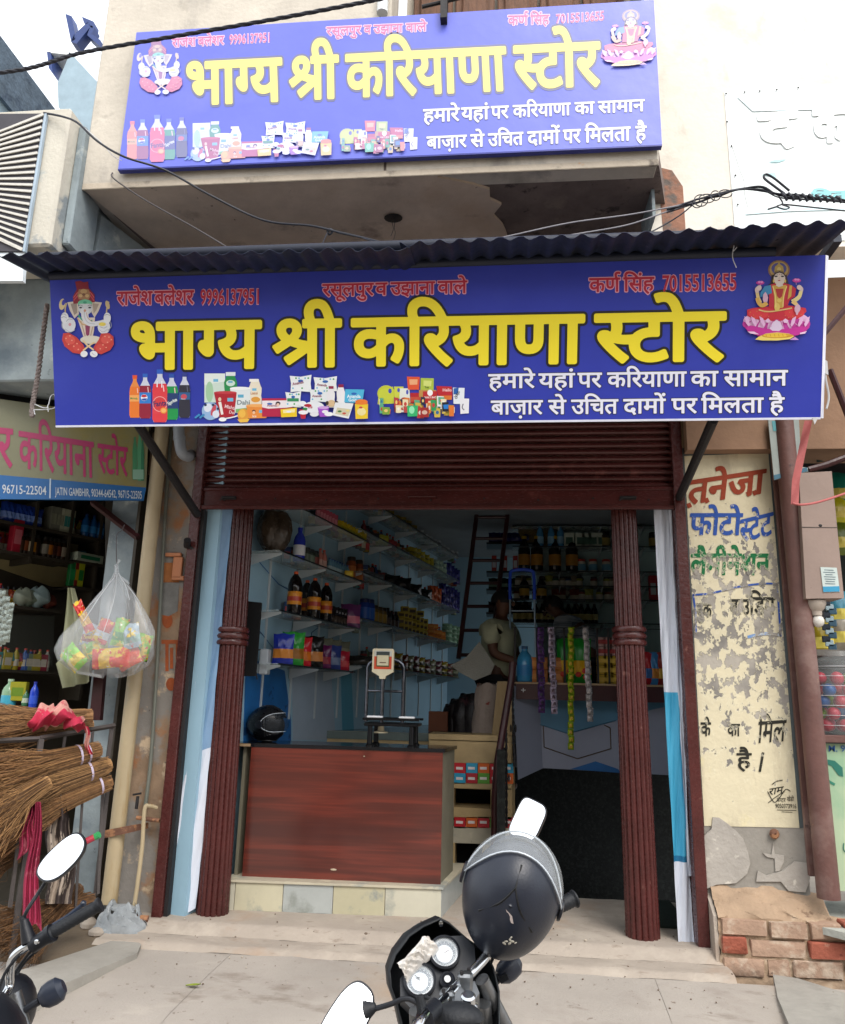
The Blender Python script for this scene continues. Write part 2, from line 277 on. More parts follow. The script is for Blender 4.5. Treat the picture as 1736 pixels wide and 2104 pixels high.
'R': (0, ((-190,615,4789,650,4760,726,-240,762,4760,829,4849,896,-85,896,4947,896,5001,883,21,872,-1,806,4982,815,4944,827,-78,827,4882,827,4840,782,-160,747,4840,714,4867,651,-108,615),)),
'ph': (771, ((460,551,460,349,5485,373,5543,399,578,399,5643,399,5725,316,725,239,5725,193,5695,89,660,39,588,80,5613,112,5645,196,645,237,5645,284,5605,330,570,330,5517,330,460,257,460,0,379,0,379,193,5355,174,5291,146,248,146,5208,146,5144,175,125,197,5100,226,5079,297,79,354,79,551,0,551,0,622,786,622,786,551), (160,551,160,360,5160,305,5172,257,188,240,5208,217,248,217,5289,217,5353,251,379,278,379,551),)),
'g': (563, ((208,551,208,234,5208,208,5183,178,160,178,5134,178,5079,220,5041,280,41,308,5041,331,5068,359,102,359,127,359,127,551,0,551,0,622,578,622,578,551,474,551,474,0,393,0,393,551),)),
'Dd': (577, ((358,222,5329,222,5271,208,248,197,5201,225,5137,301,137,352,5137,380,5157,420,174,433,5197,450,5259,465,308,465,401,465,401,551,0,551,0,622,592,622,592,551,482,551,482,394,298,394,5267,394,5241,388,232,381,5217,369,217,347,5217,323,5245,290,261,277,5307,294,362,294,5436,294,5534,219,534,154,5534,87,5436,0,337,0,5239,0,5084,88,25,158,86,207,5143,139,5262,74,337,74,5453,74,453,152,5453,187,5404,222),)),
'kh': (818, ((729,551,729,0,648,0,648,45,5613,26,5530,7,488,7,5380,7,5183,114,85,239,5058,274,5040,319,40,338,5040,359,5070,393,104,393,5129,393,5166,370,181,350,5202,369,5217,428,217,458,5217,484,5210,531,201,551,0,551,0,622,833,622,833,551), (534,232,5569,232,5627,261,648,280,648,551,281,551,5298,514,298,458,5298,376,5228,280,166,253,5236,169,5391,79,490,79,5533,79,5611,99,648,122,648,198,5625,184,5561,164,521,164,5474,164,5399,203,5356,273,356,319,5356,392,5452,473,531,473,5548,473,5602,468,616,463,610,394,5595,398,5558,404,540,404,5492,404,5437,360,437,316,5437,273,5492,232),)),
'Nh': (358, ((0,622,373,622,373,551,0,551), (204,298,204,244,5204,216,5176,188,153,188,5129,188,5075,230,5037,290,37,318,5037,341,5064,369,98,369,385,369,385,298),)),
}
_gm = {}
def contour(c):
  pts = [((x-5000 if x > 2500 else x)/1000, y/1000, x <= 2500) for x, y in zip(c[::2], c[1::2])]
  out = []
  n = len(pts)
  for i in range(n):
    p, q = pts[i], pts[(i+1) % n]; out.append(p)
    if not p[2] and not q[2]: out.append(((p[0]+q[0])/2, (p[1]+q[1])/2, True))
  while not out[0][2]: out = out[1:]+out[:1]
  return out
def curve_mesh(cu):
  o = bpy.data.objects.new('g', cu); C.objects.link(o); bpy.context.view_layer.update()
  me = bpy.data.meshes.new_from_object(o.evaluated_get(bpy.context.evaluated_depsgraph_get()))
  r = ([tuple(v.co) for v in me.vertices], [tuple(p.vertices) for p in me.polygons])
  bpy.data.objects.remove(o); bpy.data.curves.remove(cu); bpy.data.meshes.remove(me); return r
import numpy as np
GS = .0075                                     # grid of the letter fields
def field(key):
  """signed distance to one letter on a grid (negative inside, any winding counts)"""
  if key in _gm: return _gm[key]
  segs = []
  for ct in GLY[key][1]:
    pt = contour(ct); n = len(pt); line = []; i = 0
    while i < n:
      p = pt[i]; q = pt[(i+1) % n]
      if q[2]: line.append(p[:2]); i += 1
      else:
        r = pt[(i+2) % n]
        for k in range(5):
          t = k/5; line.append(((1-t)**2*p[0]+2*t*(1-t)*q[0]+t*t*r[0], (1-t)**2*p[1]+2*t*(1-t)*q[1]+t*t*r[1]))
        i += 2
    segs += [(line[a], line[(a+1) % len(line)]) for a in range(len(line))]
  S = np.array(segs); A = S[:, 0]; B = S[:, 1]
  m_ = .12; i0 = int(math.floor((S[..., 0].min()-m_)/GS)); i1 = int(math.ceil((S[..., 0].max()+m_)/GS)); j0 = int(math.floor((S[..., 1].min()-m_)/GS)); j1 = int(math.ceil((S[..., 1].max()+m_)/GS))
  X, Y = np.meshgrid(np.arange(i0, i1+1)*GS+1e-5, np.arange(j0, j1+1)*GS+1e-5, indexing='ij')
  D = np.full(X.shape, 9.0); Wn = np.zeros(X.shape, int)
  for a, b in zip(A, B):
    d = b-a; L = d.dot(d)
    if L < 1e-12: continue
    t = np.clip(((X-a[0])*d[0]+(Y-a[1])*d[1])/L, 0, 1)
    D = np.minimum(D, np.hypot(X-a[0]-t*d[0], Y-a[1]-t*d[1]))
    cr = d[0]*(Y-a[1])-d[1]*(X-a[0])
    Wn += ((a[1] <= Y) & (b[1] > Y) & (cr > 0)).astype(int)-((a[1] > Y) & (b[1] <= Y) & (cr < 0)).astype(int)
  _gm[key] = (i0, j0, np.where(Wn != 0, -D, D)); return _gm[key]
def trace(F, lev):
  """closed outlines of F < lev by marching squares"""
  F = F-lev; I, J = F.shape; nxt = {}
  ins = F < 0
  code = ins[:-1, :-1]*1+ins[1:, :-1]*2+ins[1:, 1:]*4+ins[:-1, 1:]*8
  T = {1: [(3, 0)], 2: [(0, 1)], 3: [(3, 1)], 4: [(1, 2)], 5: [(3, 2), (1, 0)], 6: [(0, 2)], 7: [(3, 2)], 8: [(2, 3)], 9: [(2, 0)], 10: [(0, 3), (2, 1)], 11: [(2, 1)], 12: [(1, 3)], 13: [(1, 0)], 14: [(0, 3)]}
  for i, j in zip(*np.nonzero((code > 0) & (code < 15))):
    i = int(i); j = int(j)
    E_ = {0: ('h', i, j), 1: ('v', i+1, j), 2: ('h', i, j+1), 3: ('v', i, j)}
    for a, b in T[int(code[i, j])]: nxt[E_[a]] = E_[b]
  def pos(e):
    k, i, j = e
    if k == 'h': f0, f1 = F[i, j], F[i+1, j]; return (i+f0/(f0-f1), j)
    f0, f1 = F[i, j], F[i, j+1]; return (i, j+f0/(f0-f1))
  out = []
  while nxt:
    st = next(iter(nxt)); lp = []; e = st
    while e in nxt: lp.append(pos(e)); e = nxt.pop(e)
    if len(lp) > 8:
      keep = simp(lp[:len(lp)//2+1])[:-1]+simp(lp[len(lp)//2:]+lp[:1])[:-1]
      if len(keep) > 2: out.append(keep)
  return out
def simp(p, tol=.16):
  if len(p) < 3: return p
  a = np.array(p); d = a[-1]-a[0]; L = np.hypot(*d)+1e-9
  q = np.abs((a[:, 0]-a[0, 0])*d[1]-(a[:, 1]-a[0, 1])*d[0])/L; k = int(q.argmax())
  if q[k] < tol: return [p[0], p[-1]]
  return simp(p[:k+1])[:-1]+simp(p[k:])
def latin(txt, off=0.0):
  k = ('L', txt, off)
  if k in _gm: return _gm[k]
  cu = bpy.data.curves.new('t', 'FONT'); cu.body = txt; cu.offset = off; cu.resolution_u = 3; cu.size = 1
  _gm[k] = curve_mesh(cu); return _gm[k]
def deva(words, off=0.0, track=0.0):
  """a word in Devanagari: its letters in visual order joined under one headline; (mesh, width)"""
  k_ = ('D', words, off, track)
  if k_ in _gm: return _gm[k_]
  x = 0; parts = []
  for tk in words.split(' '):
    parts.append((int(round(x/GS)), field(tk))); a = GLY[tk][0]/1000; x += a+(track if a > 0 else 0)
  i0 = min(o+f[0] for o, f in parts); j0 = min(f[1] for o, f in parts); i1 = max(o+f[0]+f[2].shape[0] for o, f in parts); j1 = max(f[1]+f[2].shape[1] for o, f in parts)
  F = np.full((i1-i0, j1-j0), 1.0)
  for o, f in parts:
    a = o+f[0]-i0; b = f[1]-j0; sl_ = (slice(a, a+f[2].shape[0]), slice(b, b+f[2].shape[1])); F[sl_] = np.minimum(F[sl_], f[2])
  cu = bpy.data.curves.new('g', 'CURVE'); cu.dimensions = '2D'; cu.fill_mode = 'BOTH'
  for lp in trace(F, off):
    sp = cu.splines.new('POLY'); sp.use_cyclic_u = True; sp.points.add(len(lp)-1)
    for n_, (a, b) in enumerate(lp): sp.points[n_].co = ((a+i0)*GS, (b+j0)*GS, 0, 1)
  _gm[k_] = (curve_mesh(cu), x); return _gm[k_]
# ------------------------------------------------------------------ shared surfaces
m_conc = mat('concrete_pavement', '#a39b92', .85, vs=1.6, var=.1, bump=.3, bs=90, layers=(('#938980', 3, .54, .2), ('#b0a79c', 2.2, .56, .2, (1, 2.5, 1)), ('#80746a', 22, .63, .06), ('#7d7166', 1.7, .6, .12, (1, 2, 1)), ('#6d6259', 90, .7, .04), ('#a08c78', 1.1, .56, .2)))
m_step = mat('dusty_cement', '#a3988c', .9, vs=2.5, var=.1, bump=.4, bs=45, layers=(('#b0a598', 4, .5, .15), ('#8a7d70', 9, .6, .12, (1, 3, 1)), ('#a08670', 1.6, .54, .18), ('#77655a', 60, .7, .05)))
m_street = mat('street_dust', '#8d8376', .95, bump=.4)
m_plaster = mat('old_cream_plaster', '#c3bbae', .9, vs=2.2, var=.16, bump=.35, bs=35, layers=(('#9c958a', 3, .55, .16), ('#8a8580', 1.4, .58, .12, (1, 1, .35)), ('#b5917a', 2.1, .70, .08), ('#77706a', 40, .72, .04)))
m_white = mat('white_wall_paint', '#e2dbcf', .85, vs=1.5, var=.05, bump=.25, bs=30, layers=(('#c6beb0', 2.2, .52, .2), ('#cfc8bb', 7, .58, .1, (1, 1, .4)), ('#a09a90', 26, .74, .03)))
m_soffit = mat('soffit_plaster', '#cbbaa9', .95, vs=1.8, var=.22, bump=.3, bs=25, layers=(('#bda792', 1.5, .52, .2), ('#94857a', 2.6, .6, .12), ('#5c514a', 12, .68, .04)))
m_raw = mat('bare_concrete_slab', '#746762', .95, vs=3, var=.3, bump=.8, bs=30, layers=(('#7d7068', 5, .55, .1), ('#463e3c', 9, .58, .08)))
m_grey = mat('grey_weathered_concrete', '#8d989c', .92, vs=2.4, var=.2, bump=.45, bs=28, layers=(('#6d7a83', 1.8, .52, .14), ('#b0b6b4', 5, .6, .1), ('#4d565c', 12, .66, .06)))
m_bluew = mat('blue_grey_concrete', '#93a8b6', .9, vs=2.6, var=.2, bump=.4, bs=20, layers=(('#6f8797', 2.5, .5, .14), ('#51687a', 9, .6, .08)))
m_strip = mat('peeling_ochre_wall', '#8f7862', .92, vs=5, var=.22, bump=.6, bs=25, layers=(('#9c6b48', 3.5, .55, .08), ('#85807a', 2.3, .46, .06), ('#c0ab90', 7, .6, .08), ('#5c5048', 18, .66, .05)))
m_maroon = mat('maroon_enamel', '#4b2321', .26, vs=4, var=.25, bump=.25, bs=45, spec=.5, layers=(('#8a6a60', 38, .70, .04), ('#6f4a42', 14, .66, .06), ('#331614', 3, .56, .2)))
m_maroon2 = mat('dark_maroon_enamel', '#3a1a1c', .38, vs=3, var=.3, bump=.2, bs=30, layers=(('#5c3a36', 24, .7, .05),))
m_dark = mat('soot_dark_paint', '#1d1a1c', .6, bump=.2)
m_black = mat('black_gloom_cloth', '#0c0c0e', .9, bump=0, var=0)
m_blue_int = mat('pale_blue_wallpaper', '#8fb0c2', .6, vs=.9, var=.1, bump=.03)
m_ceil = mat('interior_ceiling', '#8a9298', .8, bump=.05)
m_marble = mat('cream_marble', '#b9b19c', .38, vs=3, var=.12, bump=.05, bs=20, layers=(('#8f9490', 4, .54, .14, (1, 1, 2.5)), ('#cfc7ae', 6, .58, .12), ('#6e6c62', 9, .69, .03, (2.5, 1, 1))))
m_green = mat('dark_green_floor_mat', '#1c281f', .95, vs=20, var=.4, bump=.5, bs=200)
# ------------------------------------------------------------------ ground
mb = MB(); mb.box(-60, 60, -60, .94, -.42, -.21); mb.box(-60, 60, 5.2, 60, -.42, -.21); mb.box(-60, -.04, .941, 5.199, -.42, -.21); mb.box(2.1, 60, .941, 5.199, -.42, -.21); tag(obj('ground', mb, m_street), kind='structure')
def zslab(y):
  pr = ((-9, -.17), (-3.2, -.16), (-2.2, -.1), (-1.0, .09), (-.34, .125), (9, .125))
  for (a, za), (b, zb) in zip(pr, pr[1:]):
    if a <= y <= b: return za+(zb-za)*(y-a)/(b-a)
  return pr[0][1]
pv = bpy.data.objects.new('pavement', None); C.objects.link(pv); pv['kind'] = 'structure'
sx = [-6, -1.42, -.31, .66, 1.05, 5]
m_strip2 = None
for i in range(5):
  mb = MB(); a, b = sx[i]+.001, sx[i+1]-.001
  if i == 3: continue
  if i == 2: b = .78-.001
  if i == 4: a = .78+.001
  sk = .045
  def g(u, v):
    y = lerp(-6, -.335, v); x = lerp(a, b, u)+sk*(y+.3); return (x, y, zslab(y)+.0035*wob(x*1.7, y*1.9))
  mb.grid(g, 10, 40)
  k = len(mb.v); mb.box(a-.25, b-.01, -6, -.34, -.3, -.2)
  obj('slab', mb, m_conc, pv)
mb = MB()
mb.grid(lambda u, v: (lerp(-2.2, 1.18, u), lerp(-.345, -.135, v), .124+.026*min(1, v*5)+.003*wob(u*9, v*2)), 60, 12)
mb.grid(lambda u, v: (lerp(-2.2, 1.2, u), lerp(-.15, .955, v), .15+.05*min(1, v*14)+.002*wob(u*9, v*5)), 60, 60)
tag(obj('doorstep', mb, m_step), kind='structure')
# grey kerb slab and dirt strip at the left
kb = MB()
a = P(60, 2010, z=.17); b = P(285, 1925, z=.17)
kb.prism([P(-120, 2120, z=.145), P(110, 2030, z=.145), P(282, 1958, z=.145), P(290, 1940, z=.145), P(262, 1922, z=.145), P(70, 1985, z=.145), P(-160, 2050, z=.145)], (0, 0, -.3))
tag(obj('kerb', kb, mat('grey_cement_kerb', '#99958d', .9, bump=.4, bs=30, layers=(('#85817a', 4, .55, .15),))), kind='structure')
mb = MB(); mb.box(-6, -1.98, -.62, 1.2, -.3, .13); tag(obj('earth', mb, mat('packed_earth', '#6b5d4c', .95, bump=.8, bs=20)), kind='structure')
# ------------------------------------------------------------------ shop building
SB = thing('shop_building', 'two storey plastered shop building with a jutting upper storey, holding both blue signs', 'building', (-.5, 0, 0))
def part(name, mb, m_, par=SB, **k): return obj(name, mb, m_, par, **k)
# upper storey box
mb = MB()
mb.box(-2.57, -.68, -.85, -.55, 4.48, 8.2, .012); part('balcony_wall', mb, m_plaster)
mb = MB(); mb.box(-.678, .905, -.85, -.7, 4.48, 5.62, .01); part('parapet', mb, m_plaster)
mb = MB(); mb.box(-2.57, -2.42, -.548, 1.0, 4.5, 8.2); part('side_wall', mb, m_plaster)
mb = MB(); mb.box(-.678, .92, -.2, -.1, 4.7, 8.2); part('recessed_wall', mb, m_plaster)
m_wood = mat('old_brown_shutter_wood', '#6b4a36', .7, vs=6, var=.3, bump=.4, stretch=(8, 8, 1))
for i in range(5):
  x0 = -.62+i*.3
  mb = MB(); mb.box(x0, x0+.28, -.26, -.21, 5.3, 7.8, .008); dr = part('wooden_shutter', mb, m_wood)
  mb = MB(); mb.box(x0+.05, x0+.23, -.285, -.262, 5.7, 6.5, .01); mb.box(x0+.05, x0+.23, -.285, -.262, 6.6, 7.5, .01); obj('shutter_panel', mb, m_wood, dr)
mb = MB(); mb.tube([(-.73, -.89, 5.6), (-.73, -.89, 8)], .035, 12); part('drain_pipe', mb, mat('white_plastic_pipe', '#dfe3e2', .4, bump=0))
# soffit: raw slab above, plaster skin with a torn edge below
mb = MB(); mb.prism([(-2.565, -.845, 4.484), (.9, -.845, 4.484), (1.15, 0, 4.484), (-2.4, 0, 4.484)], (0, 0, .14)); part('slab_underside', mb, m_raw)
edge = [(905, 363), (935, 372), (975, 378), (1000, 392), (1012, 410), (1025, 421), (1018, 440), (1028, 462), (1042, 475), (1040, 492), (1060, 520)]
pl = [P(x, y, z=4.466) for x, y in edge]
pl = [q_ for q_ in pl if q_.y < -.03]
for i in range(len(pl)): pl[i] += Vector((.012*wob(i*3, 1), .01*wob(i, 4), 0))
poly = [Vector((-2.56, -.84, 4.466))]+[Vector((pl[0].x, -.84, 4.466))]+pl+[Vector((pl[-1].x+.01, 0, 4.466)), Vector((-2.33, 0, 4.466))]
mb = MB(); mb.prism(poly, (0, 0, .018)); part('soffit_plaster', mb, m_soffit)
mb = MB(); mb.box(-2.56, .9, -.853, -.84, 4.455, 4.5, .004); part('drip_edge', mb, mat('stained_edge_plaster', '#b9ad9c', .9, bump=.4, layers=(('#c07f3c', 3, .63, .08), ('#6c645d', 4, .58, .1)), vs=6))
a = P(808, 447, z=4.463)
mb = MB(); mb.lathe([(.045, 0), (.05, -.004), (.01, -.012)], a, 14, sx=1.2); part('lamp_hole', mb, m_dark)
# wall behind the awning, brick jamb, party wall
mb = MB(); mb.box(-2.4, 1.14, 0.003, .25, 3.24, 4.6); part('upper_wall', mb, m_soffit)
mb = MB(); mb.prism([(-2.56, -.6, 3.4), (-2.35, .1, 3.4), (-2.35, .1, 4.45), (-2.56, -.6, 4.45)], (-.1, 0, 0)); part('party_wall', mb, m_grey)
# narrow wall left of the shutter frame
mb = MB(); mb.prism([(-2.34, .06, .0), (-1.99, .06, .0), (-1.99, .06, 3.25), (-2.34, .06, 3.25)], (0, .3, 0)); part('left_pier', mb, m_strip)
mb = MB(); mb.box(-2.62, -2.34, .1, .4, 0, 3.4); part('left_return_wall', mb, m_grey)
# painted pier at the right; its skin of paint is in its own thing below
mb = MB(); mb.box(1.135, 1.69, .0, .35, .1, 3.26, .008)
mb.box(1.12, 1.135, .02, .35, .1, 3.26)
part('right_pier', mb, mat('peeling_pier', '#8d8880', .92, vs=5, var=.15, bump=.5, bs=30, layers=(('#a79f92', 3, .5, .1), ('#6b6e6b', 6, .58, .08), ('#5e5a56', 22, .66, .05))))
# interior shell (skewed plot)
U = Vector((.2315, .9728, 0)); NR = Vector((.9728, -.2315, 0)); L0 = Vector((-1.83, .02, 0))
LW = (L0, NR)
def PL(px, py, off=.0): return P(px, py, plane=(L0+NR*off, NR))
def wallpt(s, off, z): p = L0+U*s+NR*off; return Vector((p.x, p.y, z))
mb = MB(); mb.prism([wallpt(0, 0, .2), wallpt(5.2, 0, .2), wallpt(5.2, 0, 3.4), wallpt(0, 0, 3.4)], -NR*.1)
part('interior_left_wall', mb, m_blue_int)
mb = MB(); mb.prism([(-.9, 5.0, .2), (2.6, 5.0, .2), (2.6, 5.0, 3.4), (-.9, 5.0, 3.4)], (0, .1, 0)); part('interior_back_wall', mb, m_blue_int)
mb = MB(); mb.prism([(1.12, .06, -1.2), (1.9, 3.2, -1.2), (1.9, 3.2, 3.4), (1.12, .06, 3.4)], (.05, 0, 0)); part('interior_right_wall', mb, m_blue_int)
mb = MB(); mb.prism([(-2.0, .03, 3.26), (1.2, .03, 3.26), (2.6, 5.1, 3.26), (-.9, 5.1, 3.26)], (0, 0, .1)); part('interior_ceiling', mb, m_ceil)
mb = MB(); mb.box(-2.0, 1.14, .12, .3, 2.9, 3.26); part('lintel', mb, m_soffit)
mb = MB(); mb.prism([(-1.9, .94, .19), (-.03, .94, .19), (-.03, 1.4, .19), (-.03, 5.1, .19), (-.9, 5.1, .19)], (0, 0, -.1)); part('interior_floor', mb, m_ceil)
# raised rear floor with marble nosing, steps with sticker bands, basement opening
mb = MB(); mb.prism([(-1.45, 1.75, 1.14), (.12, 1.75, 1.14), (.16, 1.9, 1.14), (.16, 5.0, 1.14), (-.75, 5.0, 1.14)], (0, 0, .06)); part('raised_floor', mb, mat('polished_grey_stone', '#6e7a76', .2, bump=.02, vs=6))
mb = MB(); mb.prism([(-1.45, 1.76, 1.2), (.12, 1.76, 1.2), (.12, 1.76, .2), (-1.45, 1.76, .2)], (0, .06, 0)); part('platform_face', mb, mat('aged_marble_face', '#b39a6e', .5, vs=4, var=.2, bump=.1))
mb = MB(); mb.box(.16, 2.3, 2.0, 5.0, 1.14, 1.2); part('raised_floor', mb, m_ceil)
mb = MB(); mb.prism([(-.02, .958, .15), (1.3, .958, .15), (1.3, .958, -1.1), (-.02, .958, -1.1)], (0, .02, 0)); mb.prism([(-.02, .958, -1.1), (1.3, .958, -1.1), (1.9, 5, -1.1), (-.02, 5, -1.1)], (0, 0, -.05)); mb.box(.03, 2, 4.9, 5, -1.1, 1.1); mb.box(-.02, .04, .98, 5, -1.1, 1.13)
part('basement_pit', mb, mat('basement_gloom_dark', '#131514', .92, vs=26, var=.5, bump=.3, layers=(('#1f2320', 34, .53, .04),)))  # near-black colour stands in for the gloom of the basement opening
mb = MB(); mb.box(.86, 1.12, .3, .962, .2035, .21); part('green_floor_mat', mb, m_green)
# ------------------------------------------------------------------ neighbours
RB = thing('right_building', 'bright white upper wall of the building to the right of the blue signs', 'building', (1.8, -.3, 0))
mb = MB(); mb.box(.925, 6, -.45, -.3, 4.15, 8.4); part('upper_wall', mb, m_white, RB)
mb = MB(); mb.box(.906, .924, -.6, -.25, 4.3, 8.4)
part('grey_corner', mb, m_grey, RB)
mb = MB(); mb.prism([(1.0, -.44, 4.15), (1.13, -.44, 4.15), (1.13, -.44, 4.6), (1.07, -.44, 4.72), (.98, -.44, 4.75)], (0, -.012, 0)); part('bare_brick_patch', mb, mat('broken_brick', '#9a705c', .95, bump=1, bs=22, layers=(('#6b625c', 6, .5, .1),)), RB)
mb = MB(); mb.box(1.15, 6, -.1, 0.2, 3.0, 4.149); part('lower_wall', mb, mat('tan_plaster', '#8c6e58', .9, bump=.3), RB)
LB = thing('left_building', 'weathered grey concrete building to the left, jutting over the neighbouring shop', 'building', (-3.3, -.3, 0))
mb = MB(); mb.box(-4.6, -2.6, -.62, .05, 3.3, 4.9, .01); part('concrete_wall', mb, m_grey, LB)
mb = MB(); mb.box(-5, -2.61, -1.0, -.63, 3.98, 4.93, .015); part('fascia_block', mb, mat('cream_limewash', '#c6c1b4', .9, vs=2, var=.12, bump=.35, layers=(('#8b9295', 2.6, .55, .06), ('#aab0ae', 5, .6, .08))), LB)
mb = MB(); mb.box(-2.609, -2.56, -.9, -.63, 4.05, 4.88, .01); part('pilaster', mb, m_grey, LB)
FB = thing('rear_building', 'blue grey side wall slanting away behind the striped sign', 'building', (-3.8, .5, 0))
mb = MB(); mb.box(-4.4, -3.6, -1.2, 3, 4.0, 5.98); part('side_wall', mb, m_bluew, FB)
mb = MB(); mb.box(-3.598, -3.57, -1.2, 3, 5.6, 6.02); part('dark_coping', mb, mat('mouldy_coping', '#5b6b7c', .9, vs=7, var=.35, bump=.6, layers=(('#38465a', 5, .55, .1),)), FB)
a = P(60, 790, y=-.2); mb = MB(); mb.box(-4.6, -2.36, .05, .2, 2.9, 3.98); part('tan_wall', mb, mat('dusty_tan_plaster', '#8b7464', .9, bump=.3, vs=2, layers=(('#6f5a4c', 2, .55, .2),)), LB)

# far side of the street, unseen: added to block low sky and darken interiors
for i, (x0, x1, h, c, lb) in enumerate(((-14, -5.2, 5.2, '#b5ab9c', 'unseen grey brown two storey building added across the street to block sky, left of the three'), (-5, 4.6, 6.0, '#a89f92', 'unseen tall drab building added across the street to block sky, middle one'), (4.8, 14, 4.8, '#bca68e', 'unseen low tan building added across the street to block sky, right of the three'))):
  t = thing('unseen_street_building', lb, 'building', ((x0+x1)/2, -14, -.2), None, 'unseen buildings added across the street')
  mb = MB(); mb.box(x0, x1, -18, -13, -.2, h); obj('wall', mb, mat('across_wall_%d' % i, c, .9, bump=.1), t)
  mb = MB(); mb.box(x0+.2, x1-.2, -13.0, -12.2, 2.9, 3.05); obj('awning', mb, m_dark, t)
  for k in range(3):
    xx = lerp(x0, x1, (k+.5)/3); mb = MB(); mb.box(xx-1.2, xx+1.2, -13.04, -13.003, 0, 2.6); obj('shop_opening', mb, m_dark, t); mb = MB(); mb.box(xx-.6, xx+.6, -13.04, -13.003, 3.3, 4.5); obj('window', mb, m_dark, t)
# ------------------------------------------------------------------ frames for flat work
class Frame:
  """a flat surface: origin, unit axes ex and ey, outward normal ez"""
  def __init__(s, o, ex, ey): s.o = Vector(o); s.ex = Vector(ex).normalized(); s.ey = Vector(ey).normalized(); s.ez = s.ex.cross(s.ey)
  def uv(s, px, py):
    p = P(px, py, plane=(s.o, s.ez))-s.o; return Vector((p.dot(s.ex), p.dot(s.ey)))
  def at(s, u, v, w=0): return s.o+s.ex*u+s.ey*v+s.ez*w
def word(mb, fr, txt, x0, x1, hd, bs, off, w, track=.0, lat=False, slant=0):
  """one word between two pixels; hd and bs give headline and base line as (y at x=0, slope)"""
  H = lambda x: hd[0]+hd[1]*x
  B = lambda x: bs[0]+bs[1]*x
  a = fr.uv(x0, H(x0)); b = fr.uv(x1, H(x1)); c = fr.uv(x0, B(x0))
  if lat:
    vs, fs = latin(txt, off); wd = max(v[0] for v in vs); x_ = min(v[0] for v in vs); hh = .7
    gl = [(0, (vs, fs), 'x')]; wd -= x_
  else:
    me_, wd = deva(txt, off, track); gl = [(0, me_, 'x')]; hh = .622; x_ = 0
  eu = (b-a)/wd; ev = (a-c)/hh
  for i, (x, (vs, fs), k) in enumerate(gl):
    ww = w+(i % 4)*.00025
    def fn(p): q = c+eu*(x+p[0]-x_+slant*p[1])+ev*p[1]; return fr.at(q.x, q.y, ww)
    mb.add(vs, fs, fn)
def art(mb, cols, fr, shapes, mp, w0, dw=.00012):
  """printed picture: shapes in picture units, mp maps them to pixels"""
  for n, sh in enumerate(shapes):
    k, col = sh[0], sh[1]
    if col not in cols: cols.append(col)
    mb.mi = cols.index(col); w = w0+n*dw
    if k == 'E':
      cx, cy, rx, ry = sh[2:6]; ro = math.radians(sh[6]) if len(sh) > 6 else 0
      pts = [(cx+rx*math.cos(a)*math.cos(ro)-ry*math.sin(a)*math.sin(ro), cy+rx*math.cos(a)*math.sin(ro)+ry*math.sin(a)*math.cos(ro)) for a in [2*math.pi*i/18 for i in range(18)]]
    elif k == 'P': pts = sh[2]
    elif k == 'R': x0, y0, x1, y1 = sh[2:6]; pts = [(x0, y0), (x1, y0), (x1, y1), (x0, y1)]
    elif k == 'S':
      ps = smooth_path([(x, y, 0) for x, y in sh[2]], 4); wd = sh[3]; L = []; R_ = []; N = len(ps)
      for i, p in enumerate(ps):
        d = (ps[min(i+1, N-1)]-ps[max(i-1, 0)]).normalized(); nn = Vector((-d.y, d.x, 0))
        ww = (wd if not isinstance(wd, tuple) else lerp(wd[0], wd[1], i/(N-1)))/2
        L.append((p.x+nn.x*ww, p.y+nn.y*ww)); R_.append((p.x-nn.x*ww, p.y-nn.y*ww))
      ks = len(mb.v)
      for q in L+R_: u = fr.uv(*mp(*q)); mb.v.append(tuple(fr.at(u.x, u.y, w)))
      for i in range(N-1): mb.face(ks+i, ks+i+1, ks+N+i+1, ks+N+i)
      continue
    elif k == 'B':     # bottle: x, top, bottom, half width, neck half width
      x, y0, y1, hw, nw = sh[2:7]; h = y1-y0
      prof = [(nw, 0), (nw, .07), (nw*1.1, .1), (hw*.8, .22), (hw, .34), (hw*.97, .5), (hw*.9, .62), (hw, .75), (hw, .93), (hw*.8, 1)]
      pts = [(x+a, y0+b*h) for a, b in prof]+[(x-a, y0+b*h) for a, b in prof[::-1]]
    elif k == 'T':     # small Latin lettering: text, x, y (base), height, rot, stretch
      txt, x, y, h = sh[2:6]; ro = math.radians(sh[6]) if len(sh) > 6 else 0; st = sh[7] if len(sh) > 7 else 1
      vs, fs = latin(txt, .02)
      def fn(p):
        a, b = p[0]*h/.7*st, -p[1]*h/.7; u = fr.uv(*mp(x+a*math.cos(ro)-b*math.sin(ro), y+a*math.sin(ro)+b*math.cos(ro))); return fr.at(u.x, u.y, w)
      mb.add(vs, fs, fn); continue
    ks = len(mb.v)
    for q in pts: u = fr.uv(*mp(*q)); mb.v.append(tuple(fr.at(u.x, u.y, w)))
    mb.face(*range(ks, ks+len(pts)))
  mb.mi = 0
